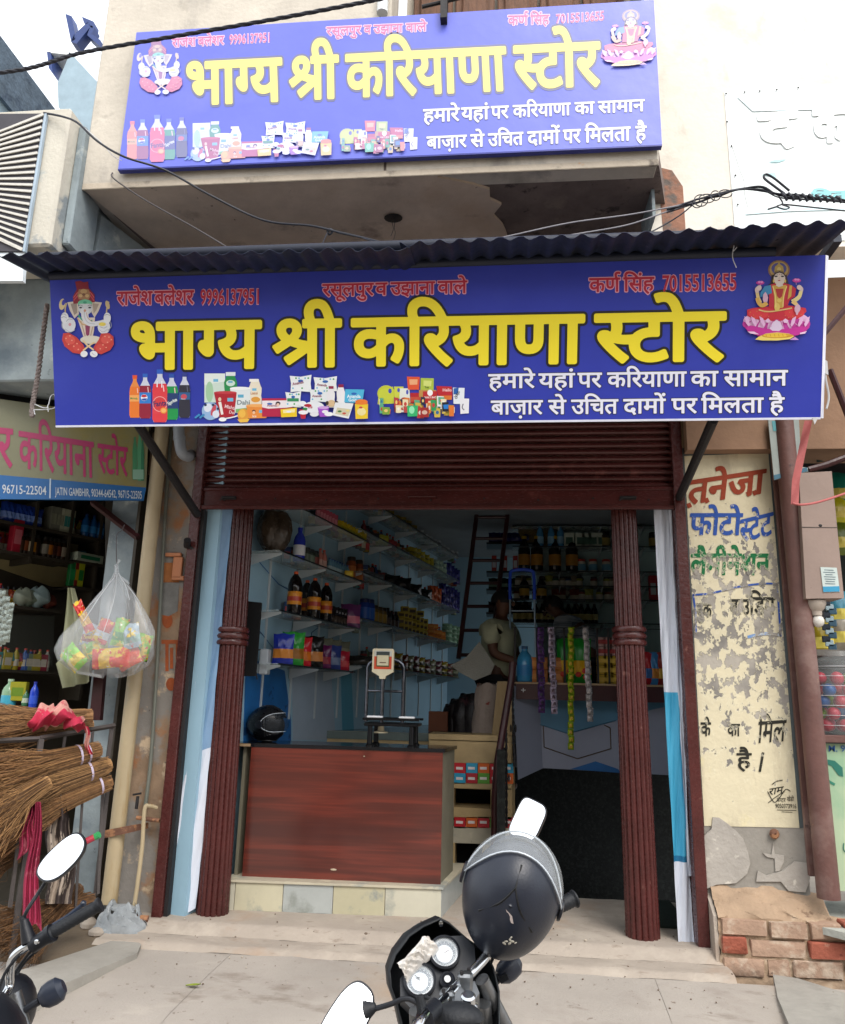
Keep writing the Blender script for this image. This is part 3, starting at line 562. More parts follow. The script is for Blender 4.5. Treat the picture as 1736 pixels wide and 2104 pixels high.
GAN = [('S','#c9b58a',[(128,255),(118,300),(120,340)],10),('E','#d6c493',95,265,24,44,10),('E','#3d3fae',106,250,13,24,15),
 ('S','#c9b58a',[(455,245),(440,300),(435,345)],10),('E','#c9b58a',445,270,16,34,-15),
 ('P','#d3c9bd',[(135,250),(215,240),(225,340),(190,375),(155,315)]),('P','#9c8f86',[(160,262),(208,255),(212,330),(188,350)]),
 ('P','#d3c9bd',[(320,242),(402,252),(376,318),(345,368),(322,330)]),('P','#a89b8f',[(330,258),(380,262),(358,312),(338,338)]),
 ('P','#8c2438',[(195,92),(232,84),(262,96),(296,90),(300,140),(346,192),(346,250),(182,262),(178,205),(208,150)]),
 ('S','#c9485a',[(185,235),(225,190),(262,180),(305,192),(342,240)],9),('S','#d6606c',[(183,215),(215,175),(240,160)],7),('S','#d6606c',[(342,215),(318,180),(292,162)],7),
 ('P','#a87f5e',[(225,150),(300,150),(315,200),(300,228),(225,228),(212,198)]),('E','#c7a67a',262,165,26,18),('E','#d2b384',238,200,15,13),('E','#d2b384',288,200,15,13),('E','#7d5642',262,190,12,10),
 ('E','#6ec3a0',272,258,55,30),('E','#cfd4da',275,295,55,52),('P','#6ec3a0',[(222,262),(326,262),(312,246),(272,226),(236,246)]),('E','#3c9b7b',272,252,14,10),
 ('P','#d9ccc0',[(212,368),(350,368),(342,470),(330,522),(296,545),(262,520),(246,470)]),('S','#b39c86',[(240,395),(262,470),(275,515)],8),('S','#b39c86',[(345,395),(325,470),(315,515)],8),
 ('P','#8d3a60',[(274,428),(312,428),(306,500),(291,512),(280,498)]),('S','#3f9f83',[(222,350),(262,392),(330,392)],12),('S','#c9a273',[(214,372),(255,420),(300,424)],9),
 ('S','#dadde4',[(275,300),(272,350),(290,400),(335,418),(400,405),(452,388)],(64,22)),('S','#aeb4c0',[(268,320),(272,370),(300,408),(350,418)],4),('S','#b9836c',[(285,330),(296,372),(330,402)],4),
 ('E','#23262e',240,292,11,6),('E','#23262e',310,292,11,6),('S','#5b5a60',[(224,278),(240,272),(256,280)],3),('S','#5b5a60',[(294,280),(310,272),(326,278)],3),('E','#c79880',273,315,9,11),
 ('E','#d8dbe2',150,425,52,58),('E','#dfe2e8',118,372,30,44),('S','#9aa0ad',[(92,350),(110,340),(130,352)],4),('S','#9aa0ad',[(90,372),(112,362),(134,372)],4),('S','#8d93a3',[(98,400),(96,440),(122,470)],5),('E','#d89ba6',158,422,11,12),('S','#9aa0ad',[(130,400),(150,380),(180,385)],4),('S','#b7bcc8',[(120,455),(160,480),(198,462)],5),
 ('E','#d8dbe2',420,440,48,56),('E','#dfe2e8',446,372,28,42),('E','#e3cf5a',408,420,28,15),('S','#9aa0ad',[(425,352),(446,344),(466,354)],4),('S','#8d93a3',[(470,400),(478,436),(452,470)],5),('S','#b7bcc8',[(385,462),(415,480),(450,458)],5),('S','#9aa0ad',[(392,440),(420,450),(446,438)],4),
 ('E','#d9d4c6',322,540,84,32),('P','#c63e38',[(108,490),(150,486),(210,520),(262,578),(275,610),(240,650),(180,640),(118,590),(98,540)]),('P','#c63e38',[(400,492),(460,488),(494,515),(498,575),(470,620),(400,652),(362,640),(340,600),(380,540)]),
 ('E','#d9564c',160,540,42,34,30),('E','#d9564c',440,535,42,34,-25),('E','#d04a43',215,600,36,28,25),('E','#d04a43',395,600,36,28,-20)]+[('E','#e9a08a',x,y,6,5) for x,y in ((130,530),(150,575),(175,545),(190,590),(215,570),(160,510),(225,615),(430,515),(450,560),(480,540),(415,580),(395,610),(440,600),(462,520))]+[
 ('S','#e2c79a',[(262,545),(292,580),(345,620)],12),('S','#e2c79a',[(350,560),(310,585),(262,625)],12),('E','#e4e6ea',270,650,28,24,-10),('E','#e4e6ea',345,650,30,24,12),('S','#a9aebb',[(330,640),(345,655),(360,660)],3)]
_pet = []
for i, a in enumerate((-74, -52, -32, -12, 12, 32, 52, 74)):
  r = math.radians(a); cx, cy = 615+math.sin(r)*400, 760+math.cos(r)*210
  _pet += [('E', '#c23a9e', 615+math.sin(r)*300, 800+math.cos(r)*150, 70, 135, -a*.75), ('E', '#e6b9dd', 615+math.sin(r)*330, 775+math.cos(r)*150, 38, 88, -a*.85)]
LAK = [('E','#8a6a52',648,240,132,118),('E','#b59a62',648,235,112,98),('E','#56589a',648,225,92,72),('P','#3a2c34',[(560,300),(740,300),(770,430),(830,440),(500,440),(545,400)]),
 ('P','#b9a15a',[(590,270),(600,200),(632,175),(648,135),(664,175),(698,200),(708,270)]),('E','#d6c37e',648,235,24,28),('S','#8d763f',[(595,262),(648,250),(702,262)],9),
 ('S','#c58fb4',[(428,435),(424,400)],7),('E','#c23a9e',422,396,50,22),('E','#e28ccb',410,386,16,13),('E','#e28ccb',440,386,16,13),('S','#c58fb4',[(856,420),(850,380)],7),('E','#c23a9e',860,368,52,24),('E','#e28ccb',846,356,16,13),('E','#e28ccb',878,358,16,13)]+_pet+[
 ('P','#c5253a',[(262,722),(330,700),(430,690),(520,680),(700,665),(820,675),(900,690),(965,700),(975,740),(930,790),(860,835),(700,850),(600,860),(480,845),(330,830),(262,790)]),
 ('E','#d6363f',400,770,120,62),('E','#d6363f',830,760,120,62)]+[('E','#c98a3c',x,y,6,5) for x,y in ((300,750),(340,785),(380,740),(430,790),(470,750),(520,800),(720,790),(770,750),(810,800),(860,760),(910,780),(760,815),(350,815))]+[
 ('S','#d9b878',[(400,720),(470,740),(560,742),(700,720),(800,700)],16),
 ('P','#b8263a',[(545,420),(600,400),(700,400),(790,425),(850,470),(835,560),(770,610),(745,680),(520,690),(525,560),(505,470)]),
 ('P','#3a86b5',[(545,425),(470,440),(420,520),(418,570),(470,560),(560,520)]),('P','#c9a24a',[(565,430),(735,425),(705,560),(690,700),(590,705),(585,560)]),
 ('P','#a83030',[(600,470),(700,468),(680,560),(650,590),(620,560)]),('E','#d8bd63',648,610,28,24),('E','#d8bd63',620,690,34,50),('S','#e9cf80',[(568,440),(600,560),(605,690)],12),('S','#e9cf80',[(735,440),(700,560),(690,690)],12),('P','#c9a24a',[(770,430),(800,430),(790,560),(745,600)]),
 ('E','#d8ccc4',648,345,70,86),('P','#d8ccc4',[(612,400),(684,400),(690,435),(640,450),(606,432)]),('P','#4a3a38',[(578,330),(590,278),(648,258),(706,278),(718,330),(690,290),(648,278),(606,290)]),
 ('E','#22222c',606,322,20,9),('E','#22222c',684,322,20,9),('S','#3a2c34',[(580,302),(606,294),(630,306)],4),('S','#3a2c34',[(662,306),(686,294),(712,302)],4),('E','#b03848',644,372,15,6),('S','#a58f88',[(648,330),(640,352),(652,356)],4),('E','#b03848',648,298,4,6),('E','#d2b560',578,378,10,22),('E','#d2b560',716,378,10,22),
 ('S','#cdb7b2',[(385,520),(372,480),(400,445)],(44,34)),('E','#d6c2bd',404,462,28,34,20),('S','#d3b981',[(380,520),(392,580),(420,640)],40),('S','#d0a552',[(376,580),(400,640),(440,672),(500,640)],(44,52)),('P','#cfa9c0',[(446,600),(452,540),(478,508),(498,540),(512,575),(500,630),(455,630)]),
 ('S','#cdb7b2',[(905,500),(912,470),(880,440)],(42,34)),('E','#d6c2bd',884,455,30,30),('S','#d9c98c',[(905,500),(880,570),(800,630)],(40,54)),('S','#d9b878',[(800,620),(850,660),(870,700)],(50,36)),('E','#cfa9c0',862,710,36,52,10),('P','#cfa9c0',[(835,730),(880,740),(862,785),(846,785)])]
_q = []
for i, x in enumerate((250, 330, 430, 820, 910, 985)): _q.append(('P', '#e0b3da', [(x-26, 800), (x-8, 880), (x+30, 930), (x+44, 900), (x+22, 830)] if i < 3 else [(x+26, 800), (x+8, 880), (x-30, 930), (x-44, 900), (x-22, 830)]))
LAK += _q+[('P','#c02a94',[(230,935),(300,910),(480,950),(620,960),(760,950),(900,920),(1010,930),(950,990),(860,1030),(620,1040),(400,1035),(280,1000)]),('P','#d9c6e0',[(525,950),(545,890),(612,842),(672,890),(678,950),(640,980),(560,975)]),('P','#e3bfe0',[(478,850),(508,826),(536,852),(520,880),(490,878)]),('P','#e3bfe0',[(686,850),(716,828),(752,852),(736,884),(700,880)]),
 ('S','#c02a94',[(540,930),(560,870),(612,842),(660,870),(682,925)],6),('P','#e6c6e2',[(300,1010),(260,985),(340,985),(400,1020)]),('P','#e6c6e2',[(890,1000),(975,978),(950,1010),(890,1018)]),
 ('P','#c58fd0',[(765,1085),(830,1050),(880,1085)]),('P','#e9d36a',[(352,1080),(400,1045),(480,1010),(620,996),(760,1010),(822,1040),(770,1075),(620,1092),(440,1092)]),('E','#c9962c',620,1035,190,30),('E','#e6c03e',600,1030,150,24)]+[('S','#b9811f',[(480+i*50,1015),(490+i*50,1045)],5) for i in range(6)]
def btl(x, y0, y1, hw, body, cap, label, ly0, ly1, neck='#c9cfe0'):
  h = y1-y0
  return [('B', neck, x, y0+h*.06, y1, hw, hw*.34), ('P', body, [(x-hw*.86, y0+h*.27), (x+hw*.86, y0+h*.27), (x+hw, y0+h*.4), (x+hw*.94, y0+h*.6), (x+hw, y0+h*.78), (x+hw, y0+h*.94), (x+hw*.75, y1), (x-hw*.75, y1), (x-hw, y0+h*.94), (x-hw, y0+h*.78), (x-hw*.94, y0+h*.6), (x-hw, y0+h*.4)]),
      ('R', cap, x-hw*.42, y0, x+hw*.42, y0+h*.085), ('P', label, [(x-hw*.97, ly0), (x+hw*.97, ly0), (x+hw*.97, ly1), (x-hw*.97, ly1)]), ('S', '#f0c4c4' if body != '#2b2b3a' else '#62657a', [(x+hw*.45, y0+h*.3), (x+hw*.55, y0+h*.42)], hw*.14)]
BOT = (btl(655,812,1140,42,'#e0762a','#e0552a','#e9a25a',965,1015,'#e08a44')+[('T','#2f8a4a','Mirinda',620,998,16,0,.8)]+btl(735,800,1145,46,'#8e1a35','#2a62c0','#2b7ac8',945,1030)+[('E','#e6e8ee',728,985,26,26),('P','#c02a3a',[(704,978),(716,962),(738,962),(752,976),(728,984)]),('P','#2450a8',[(706,996),(728,990),(752,992),(740,1008),(718,1008)])]
 +btl(940,803,1155,50,'#17914a','#2450a8','#1f3a6e',950,1070)+[('T','#e6efe9','Sprite',915,1045,26,-28,.9)]+btl(1040,795,1140,44,'#2b2b3a','#2a3a8c','#2a5c8c',945,1000)+[('E','#c04a5a',1035,978,24,20),('T','#c9cde0','Thums',1012,1000,9)]
 +btl(850,768,1175,58,'#d83a44','#2a5cc0','#d9404a',970,1110)+[('E','#e7a0a0',850,1035,56,60),('E','#cf3a3e',850,1035,50,54),('T','#1c2660','Fanta',800,1055,40,-6,.85),('E','#e8913a',880,1085,26,24),('E','#f0b46a',880,1085,18,16),('S','#e6eaf4',[(830,860),(830,905)],8),('S','#e6eaf4',[(866,858),(866,908)],8)])
def pouch(x0, y0, x1, y1, col, t=None, c2='#3aa05a', ro=0):
  s = [('P', col, [(x0, y0+6), ((x0+x1)/2, y0+12), (x1, y0), (x1-5, (y0+y1)/2), (x1, y1), ((x0+x1)/2, y1-5), (x0+5, y1), (x0+8, (y0+y1)/2)])]
  w = x1-x0
  for i in range(6): s.append(('E', c2 if i % 2 else '#6ab4d8', x0+w*(.15+.14*i), y0+(y1-y0)*(.2 if i % 3 else .78), 5, 5))
  if t: s += [('E', '#2a62b0', x0+w*.5, y0+(y1-y0)*.36, w*.12, 8), ('T', '#8c3a5a', t, x0+w*.14, y0+(y1-y0)*.62, (y1-y0)*.16, ro, .95)]
  return s
DAI = [('R','#c9dcd2',98,64,218,232),('P','#dfe9e4',[(98,64),(218,64),(218,110),(98,130)]),('E','#9fc7a4',128,170,22,60),('R','#6ab4d8',150,96,178,112),('E','#b9c9b2',190,200,24,20)]
DAI += [('B','#1f8a4c',250,58,230,38,20),('R','#dfe6ea',222,56,278,78),('E','#c9dfd4',250,120,26,18),('R','#5aa8c8',236,108,262,118),
 ('B','#e6ddc9',392,98,250,38,22),('R','#eceae6',358,96,412,112),('R','#6ab4d8',375,150,400,164),('T','#b06a2c','Lassi',364,185,16),('E','#d9983a',395,215,26,16),
 ('P','#dce3e4',[(246,150),(368,150),(358,288),(276,292)]),('E','#eef1f2',306,150,60,9),('R','#5aa8c8',292,186,326,204),('T','#6a7a80','Dahi',286,244,26,0,1.1),('P','#7ab46a',[(280,270),(360,262),(358,286),(280,290)]),
 ('P','#a8182a',[(154,174),(286,174),(270,318),(186,318)]),('E','#c03a44',220,174,66,8),('R','#6ab4d8',232,206,266,226),('E','#e0c0a8',188,214,9,12),('P','#e6e0dc',[(180,230),(196,228),(210,300),(196,304)]),('T','#e8c8cc','Mishti',214,262,20,12,.9),('T','#e8c8cc','Doi',240,294,18,12,.9),
 ('E','#8fb0d8',134,282,50,52),('E','#d6dcea',120,262,22,26,30),('E','#c04a5a',152,276,12,34,20),('E','#d6dcea',166,300,20,22),('E','#1c2a4a',106,246,8,7),('E','#1c2a4a',150,246,8,7),('E','#1c2a4a',178,268,7,7)]
DAI += [('E','#3a8ac0',50+i*9,318-(i % 3)*7,7,6) for i in range(6)]+[('E','#eef0f2',205,330,22,12),('S','#e6eaee',[(215,326),(260,318),(300,306)],7),
 ('E','#d9983a',325,304,34,36),('E','#e6b44a',318,296,20,24),('P','#e6b84a',[(290,330),(362,326),(350,346),(306,348)]),('P','#e08a3a',[(342,252),(468,250),(458,322),(356,324)]),('E','#eaa860',405,250,64,9),('E','#5a2c20',386,282,10,8),('E','#e6c0a0',386,290,8,9),('R','#6ab4d8',416,276,440,292),('T','#f0e0d0','Ice',378,318,14),
 ('R','#b01c44',434,208,610,314),('P','#e6dfe4',[(434,222),(580,220),(580,262),(470,268),(434,260)]),('E','#2a62b0',478,240,16,6),('T','#8c3a5a','Ananda',462,256,14),('E','#3a2c34',526,238,14,12),('E','#e0c0b0',526,246,9,10)]
DAI += pouch(568,166,660,262,'#e4e8ea','Ananda')+[('R','#2f8a5a',580,208,646,226)]+pouch(594,72,720,172,'#e6eaec','Ananda',ro=-12)+pouch(732,80,868,168,'#e6eaec','Ananda',ro=6)+pouch(708,150,830,232,'#dfe5e8','Ananda')
DAI += [('P','#e3c21f',[(542,272),(636,262),(636,314),(546,318)]),('P','#efe3a0',[(556,276),(626,270),(624,290),(558,294)]),('E','#e6e9ec',590,286,14,6),
 ('B','#e2e2e6',832,140,262,24,14),('R','#8c1c44',820,138,848,154),('B','#e6e6ea',890,130,258,24,14),('R','#8c1c44',876,128,906,146),
 ('P','#4ab0d8',[(916,156),(1026,158),(1014,236),(910,232)]),('T','#e8f0f4','Ananda',926,206,19,0,.95),('E','#2a62b0',966,182,16,7),('T','#e8f0f4','Gold',934,226,16),
 ('E','#dfe4ea',735,260,60,34),('E','#e6e9ee',670,240,22,16),('P','#b01c34',[(652,272),(694,272),(686,326),(660,326)]),('E','#e8e9ee',674,290,28,12),('E','#2f8a4a',684,270,14,8),('E','#b01c34',700,250,22,9),('T','#b01c34','Ice',700,266,16),('E','#d9dce2',738,300,26,14),('P','#9a4ac0',[(756,262),(822,254),(818,314),(770,316)]),('E','#c9a0dc',790,262,32,8),('E','#e6e6ea',800,286,18,10),
 ('E','#d0b48c',836,238,24,20),('E','#3a2c24',812,236,9,12),('E','#3a2c24',866,240,12,16),('P','#dfe2e6',[(858,232),(964,238),(936,326),(842,306)]),('P','#c9c4a8',[(870,262),(950,272),(932,314),(858,298)]),('E','#3c7a3a',884,284,12,6),('E','#c04a3a',910,296,11,6),('E','#e0d080',930,280,10,6),('E','#e9ebee',822,300,26,12),
 ('P','#e2c02a',[(972,240),(1048,240),(1046,326),(976,328)]),('E','#e2782a',1010,230,36,16),('R','#e2782a',976,228,1044,244),('E','#e6d99a',1010,286,26,22),('E','#c03a44',1006,262,10,6)]
GRO = [('E','#bfc43a',1150,180,52,48),('P','#c3cc3e',[(1110,160),(1190,140),(1196,238),(1100,242)]),('E','#3c49b0',1172,165,10,14),('P','#c9cf46',[(1196,140),(1250,140),(1252,210),(1200,210)]),('E','#4a55b4',1222,160,8,12),('P','#dfe3da',[(1230,150),(1284,150),(1290,236),(1226,236)]),('E','#4a55b4',1272,172,7,14),('E','#b03a34',1256,214,20,12),
 ('P','#d9522e',[(1270,82),(1345,84),(1340,158),(1276,158)]),('P','#e8a87a',[(1284,98),(1332,98),(1330,128),(1286,130)]),('P','#a9bd44',[(1350,90),(1426,92),(1424,160),(1348,160)]),('P','#cfd97a',[(1366,104),(1414,106),(1410,138),(1366,136)]),('T','#3a4a1c','Tea',1372,150,12),
 ('R','#b01c2a',1290,176,1366,236),('R','#b98c4a',1340,160,1440,210),('P','#b8242c',[(1362,168),(1446,166),(1448,240),(1364,240)]),('E','#f0f0f0',1404,176,16,18),('T','#f2e6e0','SHAKTI BHOG',1370,208,11,0,.78),('R','#c04a34',1290,200,1350,228),
 ('P','#b8202c',[(1440,136),(1530,140),(1534,200),(1452,196)]),('T','#f0d0d0','Hello',1476,168,17,0,1),('R','#d8742c',1464,192,1530,216),('P','#dfe6ee',[(1536,146),(1604,148),(1600,240),(1540,240)]),('P','#1c5ca8',[(1540,150),(1570,146),(1566,180),(1540,186)]),('T','#14202c','cks',1560,212,20,-80,.8),('T','#14202c','Sti',1572,190,17,-80,.9),('P','#e3e3ea',[(1576,208),(1630,210),(1628,294),(1580,298)]),('S','#6a6a78',[(1596,240),(1590,262),(1602,276)],6)]
rg = random.Random(3)
for i in range(46):
  x = 1116+rg.random()*430; y = 222+rg.random()*78; c = rg.choice(['#c9b04a','#b8343c','#e0e0da','#7aa03c','#2c9a5a','#8c2c34','#d87a34','#3a78b8','#e3d6b0','#b04a44','#5aa884','#1c2c44','#e6e6ea'])
  w_, h_ = 10+rg.random()*14, 14+rg.random()*18
  GRO.append(('P', c, [(x-w_, y-h_), (x+w_, y-h_*.9), (x+w_*.9, y+h_), (x-w_*.9, y+h_)])); GRO.append(('E', rg.choice(['#e6e2da','#e0c070','#c03a3a','#2c6a9a']), x, y, w_*.5, h_*.4))
GRO += [('P','#2fae6a',[(1272,252),(1336,250),(1332,312),(1276,314)]),('E','#8fe0b0',1300,276,16,22),('P','#1c1c2c',[(1474,232),(1512,230),(1512,284),(1476,286)]),('P','#1f78c8',[(1482,246),(1512,244),(1510,270),(1484,270)]),('P','#d8742c',[(1512,250),(1544,250),(1542,312),(1516,312)]),('R','#9a2424',1350,262,1398,318),('E','#d0b0a0',1374,290,16,12)]
MPG = lambda x, y: (102.7+x*.2663, 554.7+y*.2663)
MPL = lambda x, y: (1489.5+x*.1709, 513.6+y*.1709)
MPD = lambda x, y: (385.2+x*.355, 744.7+y*.355)
def boxmap(f, a, b):
  def g(x, y):
    X, Y = f(x, y); u = (X-a[0])/(a[2]-a[0]); v = (Y-a[1])/(a[3]-a[1])
    return (b[0]+u*(b[2]-b[0]), b[1]+v*(b[3]-b[1])+(1-u)*b[4] - u*b[4])
  return g
def make_sign(label, group, loc, fr, Wd, Hd, th, tx, maps, fade_glare, rail):
  t = thing('shop_sign', label, 'sign', loc, None, group)
  mb = MB()
  def pt(u, v, w): return tuple(fr.at(u, v, w))
  nx, ny = 48, 12
  sag = lambda u, v: .0015*math.sin(u*34+v*3)*math.sin(v*math.pi)+.001*math.sin(u*71)
  mb.grid(lambda u, v: pt(u*Wd, v*Hd, sag(u, v)*0), nx, ny)
  m_v = mat('blue_vinyl_glare_fade' if fade_glare else 'blue_vinyl_print', '#666fd0' if fade_glare else '#2b38a4', .36 if fade_glare else .42, vs=1.2, var=.09, bump=.35, bs=5, spec=.5, layers=(('#7a7fc8' if fade_glare else '#3644ac', 1.3, .58, .25), ('#8c8fc0' if fade_glare else '#4a4c8c', 60, .74, .05)))  # paler blue: sky glare put into the colour along with fading
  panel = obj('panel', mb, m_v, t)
  mb = MB(); mb.prism([pt(0, 0, -.004), pt(Wd, 0, -.004), pt(Wd, Hd, -.004), pt(0, Hd, -.004)], fr.ez*(-th)); obj('backing', mb, mat('grey_sheet_metal_back', '#5a5c66', .6, bump=.05), t)
  m_e = mat('white_vinyl_hem', '#d6d8e6', .5, bump=0) if not fade_glare else mat('folded_vinyl_edge', '#262f86', .4, bump=0)
  mb = MB()
  mb.prism([pt(0, -.006, .002), pt(Wd, -.006, .002), pt(Wd, .0045, .002), pt(0, .0045, .002)], fr.ez*(-th))
  if not fade_glare: mb.prism([pt(Wd, .0, .002), pt(Wd+.022, .0, -.02), pt(Wd+.022, Hd, -.02), pt(Wd, Hd, .002)], fr.ez*(-th*.5))
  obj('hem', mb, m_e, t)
  mbr = MB()
  for (txt, x0, x1, hd, bs, kind) in tx:
    lat = txt[0].isdigit()
    def lay(nm, col, off, w, bucket):
      word(bucket, fr, txt, x0, x1, hd, bs, off, w, lat=lat)
    if kind == 'title': spec = (('letter_outline', '#141214', .064, .0012), ('letter', '#eedb2a', .030, .0026))
    elif kind == 'line': spec = (('letter_outline', '#10102c', .050, .0012), ('letter', '#dfe0ee', .020, .0026))
    else: spec = (('letter_outline', '#e3a3b8', .062, .0012), ('letter', '#b31f3c', .016, .0026))
    if fade_glare and kind == 'name': spec = (('letter_outline', '#e8c4d4', .070, .0012), ('letter', '#c8487c', .010, .0026))
    for nm, col, off, w in spec:
      o_ = off*(.8 if lat else 1); b_ = MB(); word(b_, fr, txt, x0, x1, hd, bs, o_, w, lat=lat); obj('lettering' if nm == 'letter' else 'lettering_outline', b_, ink(col, fade_glare=(.32 if nm == 'letter_outline' and kind != 'name' else (0 if kind == 'line' else .22)) if fade_glare else 0), t, smooth=False)
  for nm, shp, mp in (('printed_elephant_deity', GAN, maps[0]), ('printed_goddess', LAK, maps[1]), ('printed_bottles', BOT, maps[2]), ('printed_dairy_goods', DAI, maps[3]), ('printed_groceries', GRO, maps[3])):
    b_ = MB(); cols = []
    art(b_, cols, fr, shp, mp, .0012); obj(nm, b_, [ink(c, fade_glare=.38 if fade_glare else .0) for c in cols], t, smooth=False)
  return t
def two(pairs, hd, bs, kind): return [(t_, a, b, hd, bs, kind) for t_, a, b in pairs]
def ln(xa, ya, xb, yb): k = (yb-ya)/(xb-xa); return (ya-k*xa, k)
TITLE = ('bh A G y', 'SR I', 'k i1 r y A N A', 'Sh T o r'); L1 = ('h m A r e', 'y h A M', 'p r', 'k i1 r y A N A', 'k A', 's A m A n'); L2 = ('b A j nk A r', 's e', 'U c i0 t', 'd A m oM', 'p r', 'i0 m l t A', 'h ai')
L2 = ('b A j nk A r', 's e', 'U i0 c t', 'd A m oM', 'p r', 'i0 m l t A', 'h ai')
NA = ('r A j e S', 'b l e S r', '9996137951'); NB = ('r s uu l p u r', 'v', 'U jh A n A', 'v A l e'); NC = ('k N R', 'i0 s M h', '7015513655')
z_ = lambda a, b: [(t_,)+p_ for t_, p_ in zip(a, b)]
low = (two(z_(TITLE, ((267,532),(560,697),(725,1196),(1225,1485))), ln(267,666.5,1485,644), ln(267,757,1396,739), 'title')
 + two(z_(L1, ((1004,1098),(1107,1180),(1187,1235),(1248,1409),(1419,1474),(1487,1617))), ln(1004,769.6,1617,761), ln(1004,797.5,1617,792), 'line')
 + two(z_(L2, ((1009,1114),(1127,1162),(1174,1269),(1281,1366),(1380,1431),(1441,1567),(1581,1610))), ln(1009,824,1610,817), ln(1009,851.5,1610,847), 'line')
 + two(z_(NA[:2], ((241,313),(318,398))), ln(241,600.5,398,597), ln(241,627,398,625), 'name') + two(z_(NA[2:], ((412,532),)), ln(412,595,532,593.5), ln(412,625.5,532,623.5), 'name')
 + two(z_(NB, ((663,767),(772,795),(803,893),(900,959))), ln(663,584.5,959,577), ln(663,609,959,602), 'name')
 + two(z_(NC[:2], ((1211,1273),(1281,1343))), ln(1211,572.5,1343,569.5), ln(1211,600,1343,597), 'name') + two(z_(NC[2:], ((1361,1513),)), ln(1361,566,1513,562), ln(1361,599,1513,596), 'name'))
up = (two(z_(TITLE, ((381,575),(594,692),(712,1035),(1057,1228))), ln(381,132,1228,89.5), ln(400,214,1215,174), 'title')
 + two(z_(L1, ((870,943),(948,1004),(1009,1044),(1054,1171),(1181,1220),(1229,1323))), ln(870,226,1323,205), ln(870,251.5,1323,228), 'line')
 + two(z_(L2, ((877,958),(967,994),(1003,1074),(1084,1149),(1157,1192),(1202,1294),(1306,1327))), ln(877,282,1327,259.5), ln(877,306,1327,288), 'line')
 + two(z_(NA[:2], ((354,402),(407,460))), ln(354,80.5,460,74), ln(354,97.5,460,92), 'name') + two(z_(NA[2:], ((471,554),)), ln(471,72,554,67.5), ln(471,91,554,86.5), 'name')
 + two(z_(NB, ((671,742),(748,762),(768,827),(834,876))), ln(671,56.5,876,47), ln(671,73.5,876,64), 'name')
 + two(z_(NC[:2], ((1044,1084),(1090,1128))), ln(1044,32.7,1128,31), ln(1044,52,1128,49), 'name') + two(z_(NC[2:], ((1142,1241),)), ln(1142,30,1241,23), ln(1142,48.5,1241,43), 'name'))
FL = Frame((-2.412, -1.0, 2.862), (1, 0, 0), Vector((0, -.245, .752)))
FU = Frame((-2.31, -.905, 4.545), (1, 0, 0), (0, 0, 1))
make_sign('lower long blue shop sign hanging in front of the corrugated awning, bright yellow Hindi title', 'blue shop signs', (-2.412, -1.0, 2.862), FL, 3.99, .79, .03, low, [MPG, MPL, MPG, MPD], 0, True)
bm_ = lambda f, a, b: boxmap(f, a, b)
make_sign('upper blue sign, paler with fading and sky glare in its colours, fixed on the balcony wall above the awning', 'blue shop signs', (-2.31, -.905, 4.545), FU, 3.222, 1.01, .035, up,
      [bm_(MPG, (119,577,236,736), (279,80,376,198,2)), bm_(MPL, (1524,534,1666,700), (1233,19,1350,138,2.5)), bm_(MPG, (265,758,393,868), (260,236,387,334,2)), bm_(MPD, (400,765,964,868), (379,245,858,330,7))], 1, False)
# ------------------------------------------------------------------ awning
def strokes(mb, pts, r, n=8, k=5): return mb.tube(smooth_path(pts, k), r, n)
AW = thing('corrugated_awning', 'dark corrugated metal awning above the long blue sign', 'awning', (-.4, -.7, 3.6))
m_corr = mat('weathered_zinc_sheet', '#2b3247', .5, metal=.35, vs=3, var=.25, bump=.12, bs=30, layers=(('#4a5163', 8, .62, .06), ('#23262f', 3, .56, .12), ('#6e5a50', 18, .7, .05)))
for si, (pa, pb, lift) in enumerate((((0, 524), (842, 513), 0), ((820, 503), (1752, 456), .0))):
  A = P(*pa, y=-1.52); B = P(*pb, y=-1.52)
  if si == 0: A = A+(A-B)*.02
  mb = MB(); L = (B-A).length; n = int(L/.096*8)
  def g(u, v, w=0):
    p = A.lerp(B, u); y = lerp(-1.52, -.02, v); c_ = math.cos(u*L/.096*2*math.pi)
    return (p.x, y+.004*wob(u*40, 3), p.z+v*.36+.0115*c_+.006*math.sin(u*9)*(1-v)+w)
  mb.grid(lambda u, v: g(u, v), n, 6)
  k = len(mb.v); mb.grid(lambda u, v: g(u, v, .0016), n, 6)
  for e in range(n): a = e*7; mb.face(a, a+7, k+a+7, k+a)
  obj('sheet', mb, m_corr, AW, ang=60)
m_pipe = mat('dark_blue_grey_pipe', '#1d2231', .5, metal=.2, bump=.1)
a = P(80, 557, y=-1.3); b = P(1600, 505, y=-1.3)
a.z = b.z = 3.70
mb = MB(); mb.tube([a, b], .032, 14); obj('pipe', mb, m_pipe, AW)
mb = MB(); mb.tube([a+Vector((.03, .06, -.07)), b+Vector((0, .06, -.06))], .026, 14); obj('pipe', mb, m_pipe, AW)
mb = MB(); mb.box(1.62, 1.66, -1.25, .0, 3.68, 3.72); obj('side_bar', mb, m_pipe, AW)
mb = MB(); mb.box(-2.5, -2.46, -1.25, .0, 3.68, 3.72); obj('side_bar', mb, m_pipe, AW)
for q0, q1, yy in (((285, 880), (405, 1057), -.95), ((1466, 868), (1396, 1022), -.95)):
  p0 = P(q0[0], q0[1]-6, y=-.93); p1 = P(*q1, y=-.05); mb = MB(); mb.tube([p1, p0], .026, 10); obj('brace', mb, m_dark, AW)
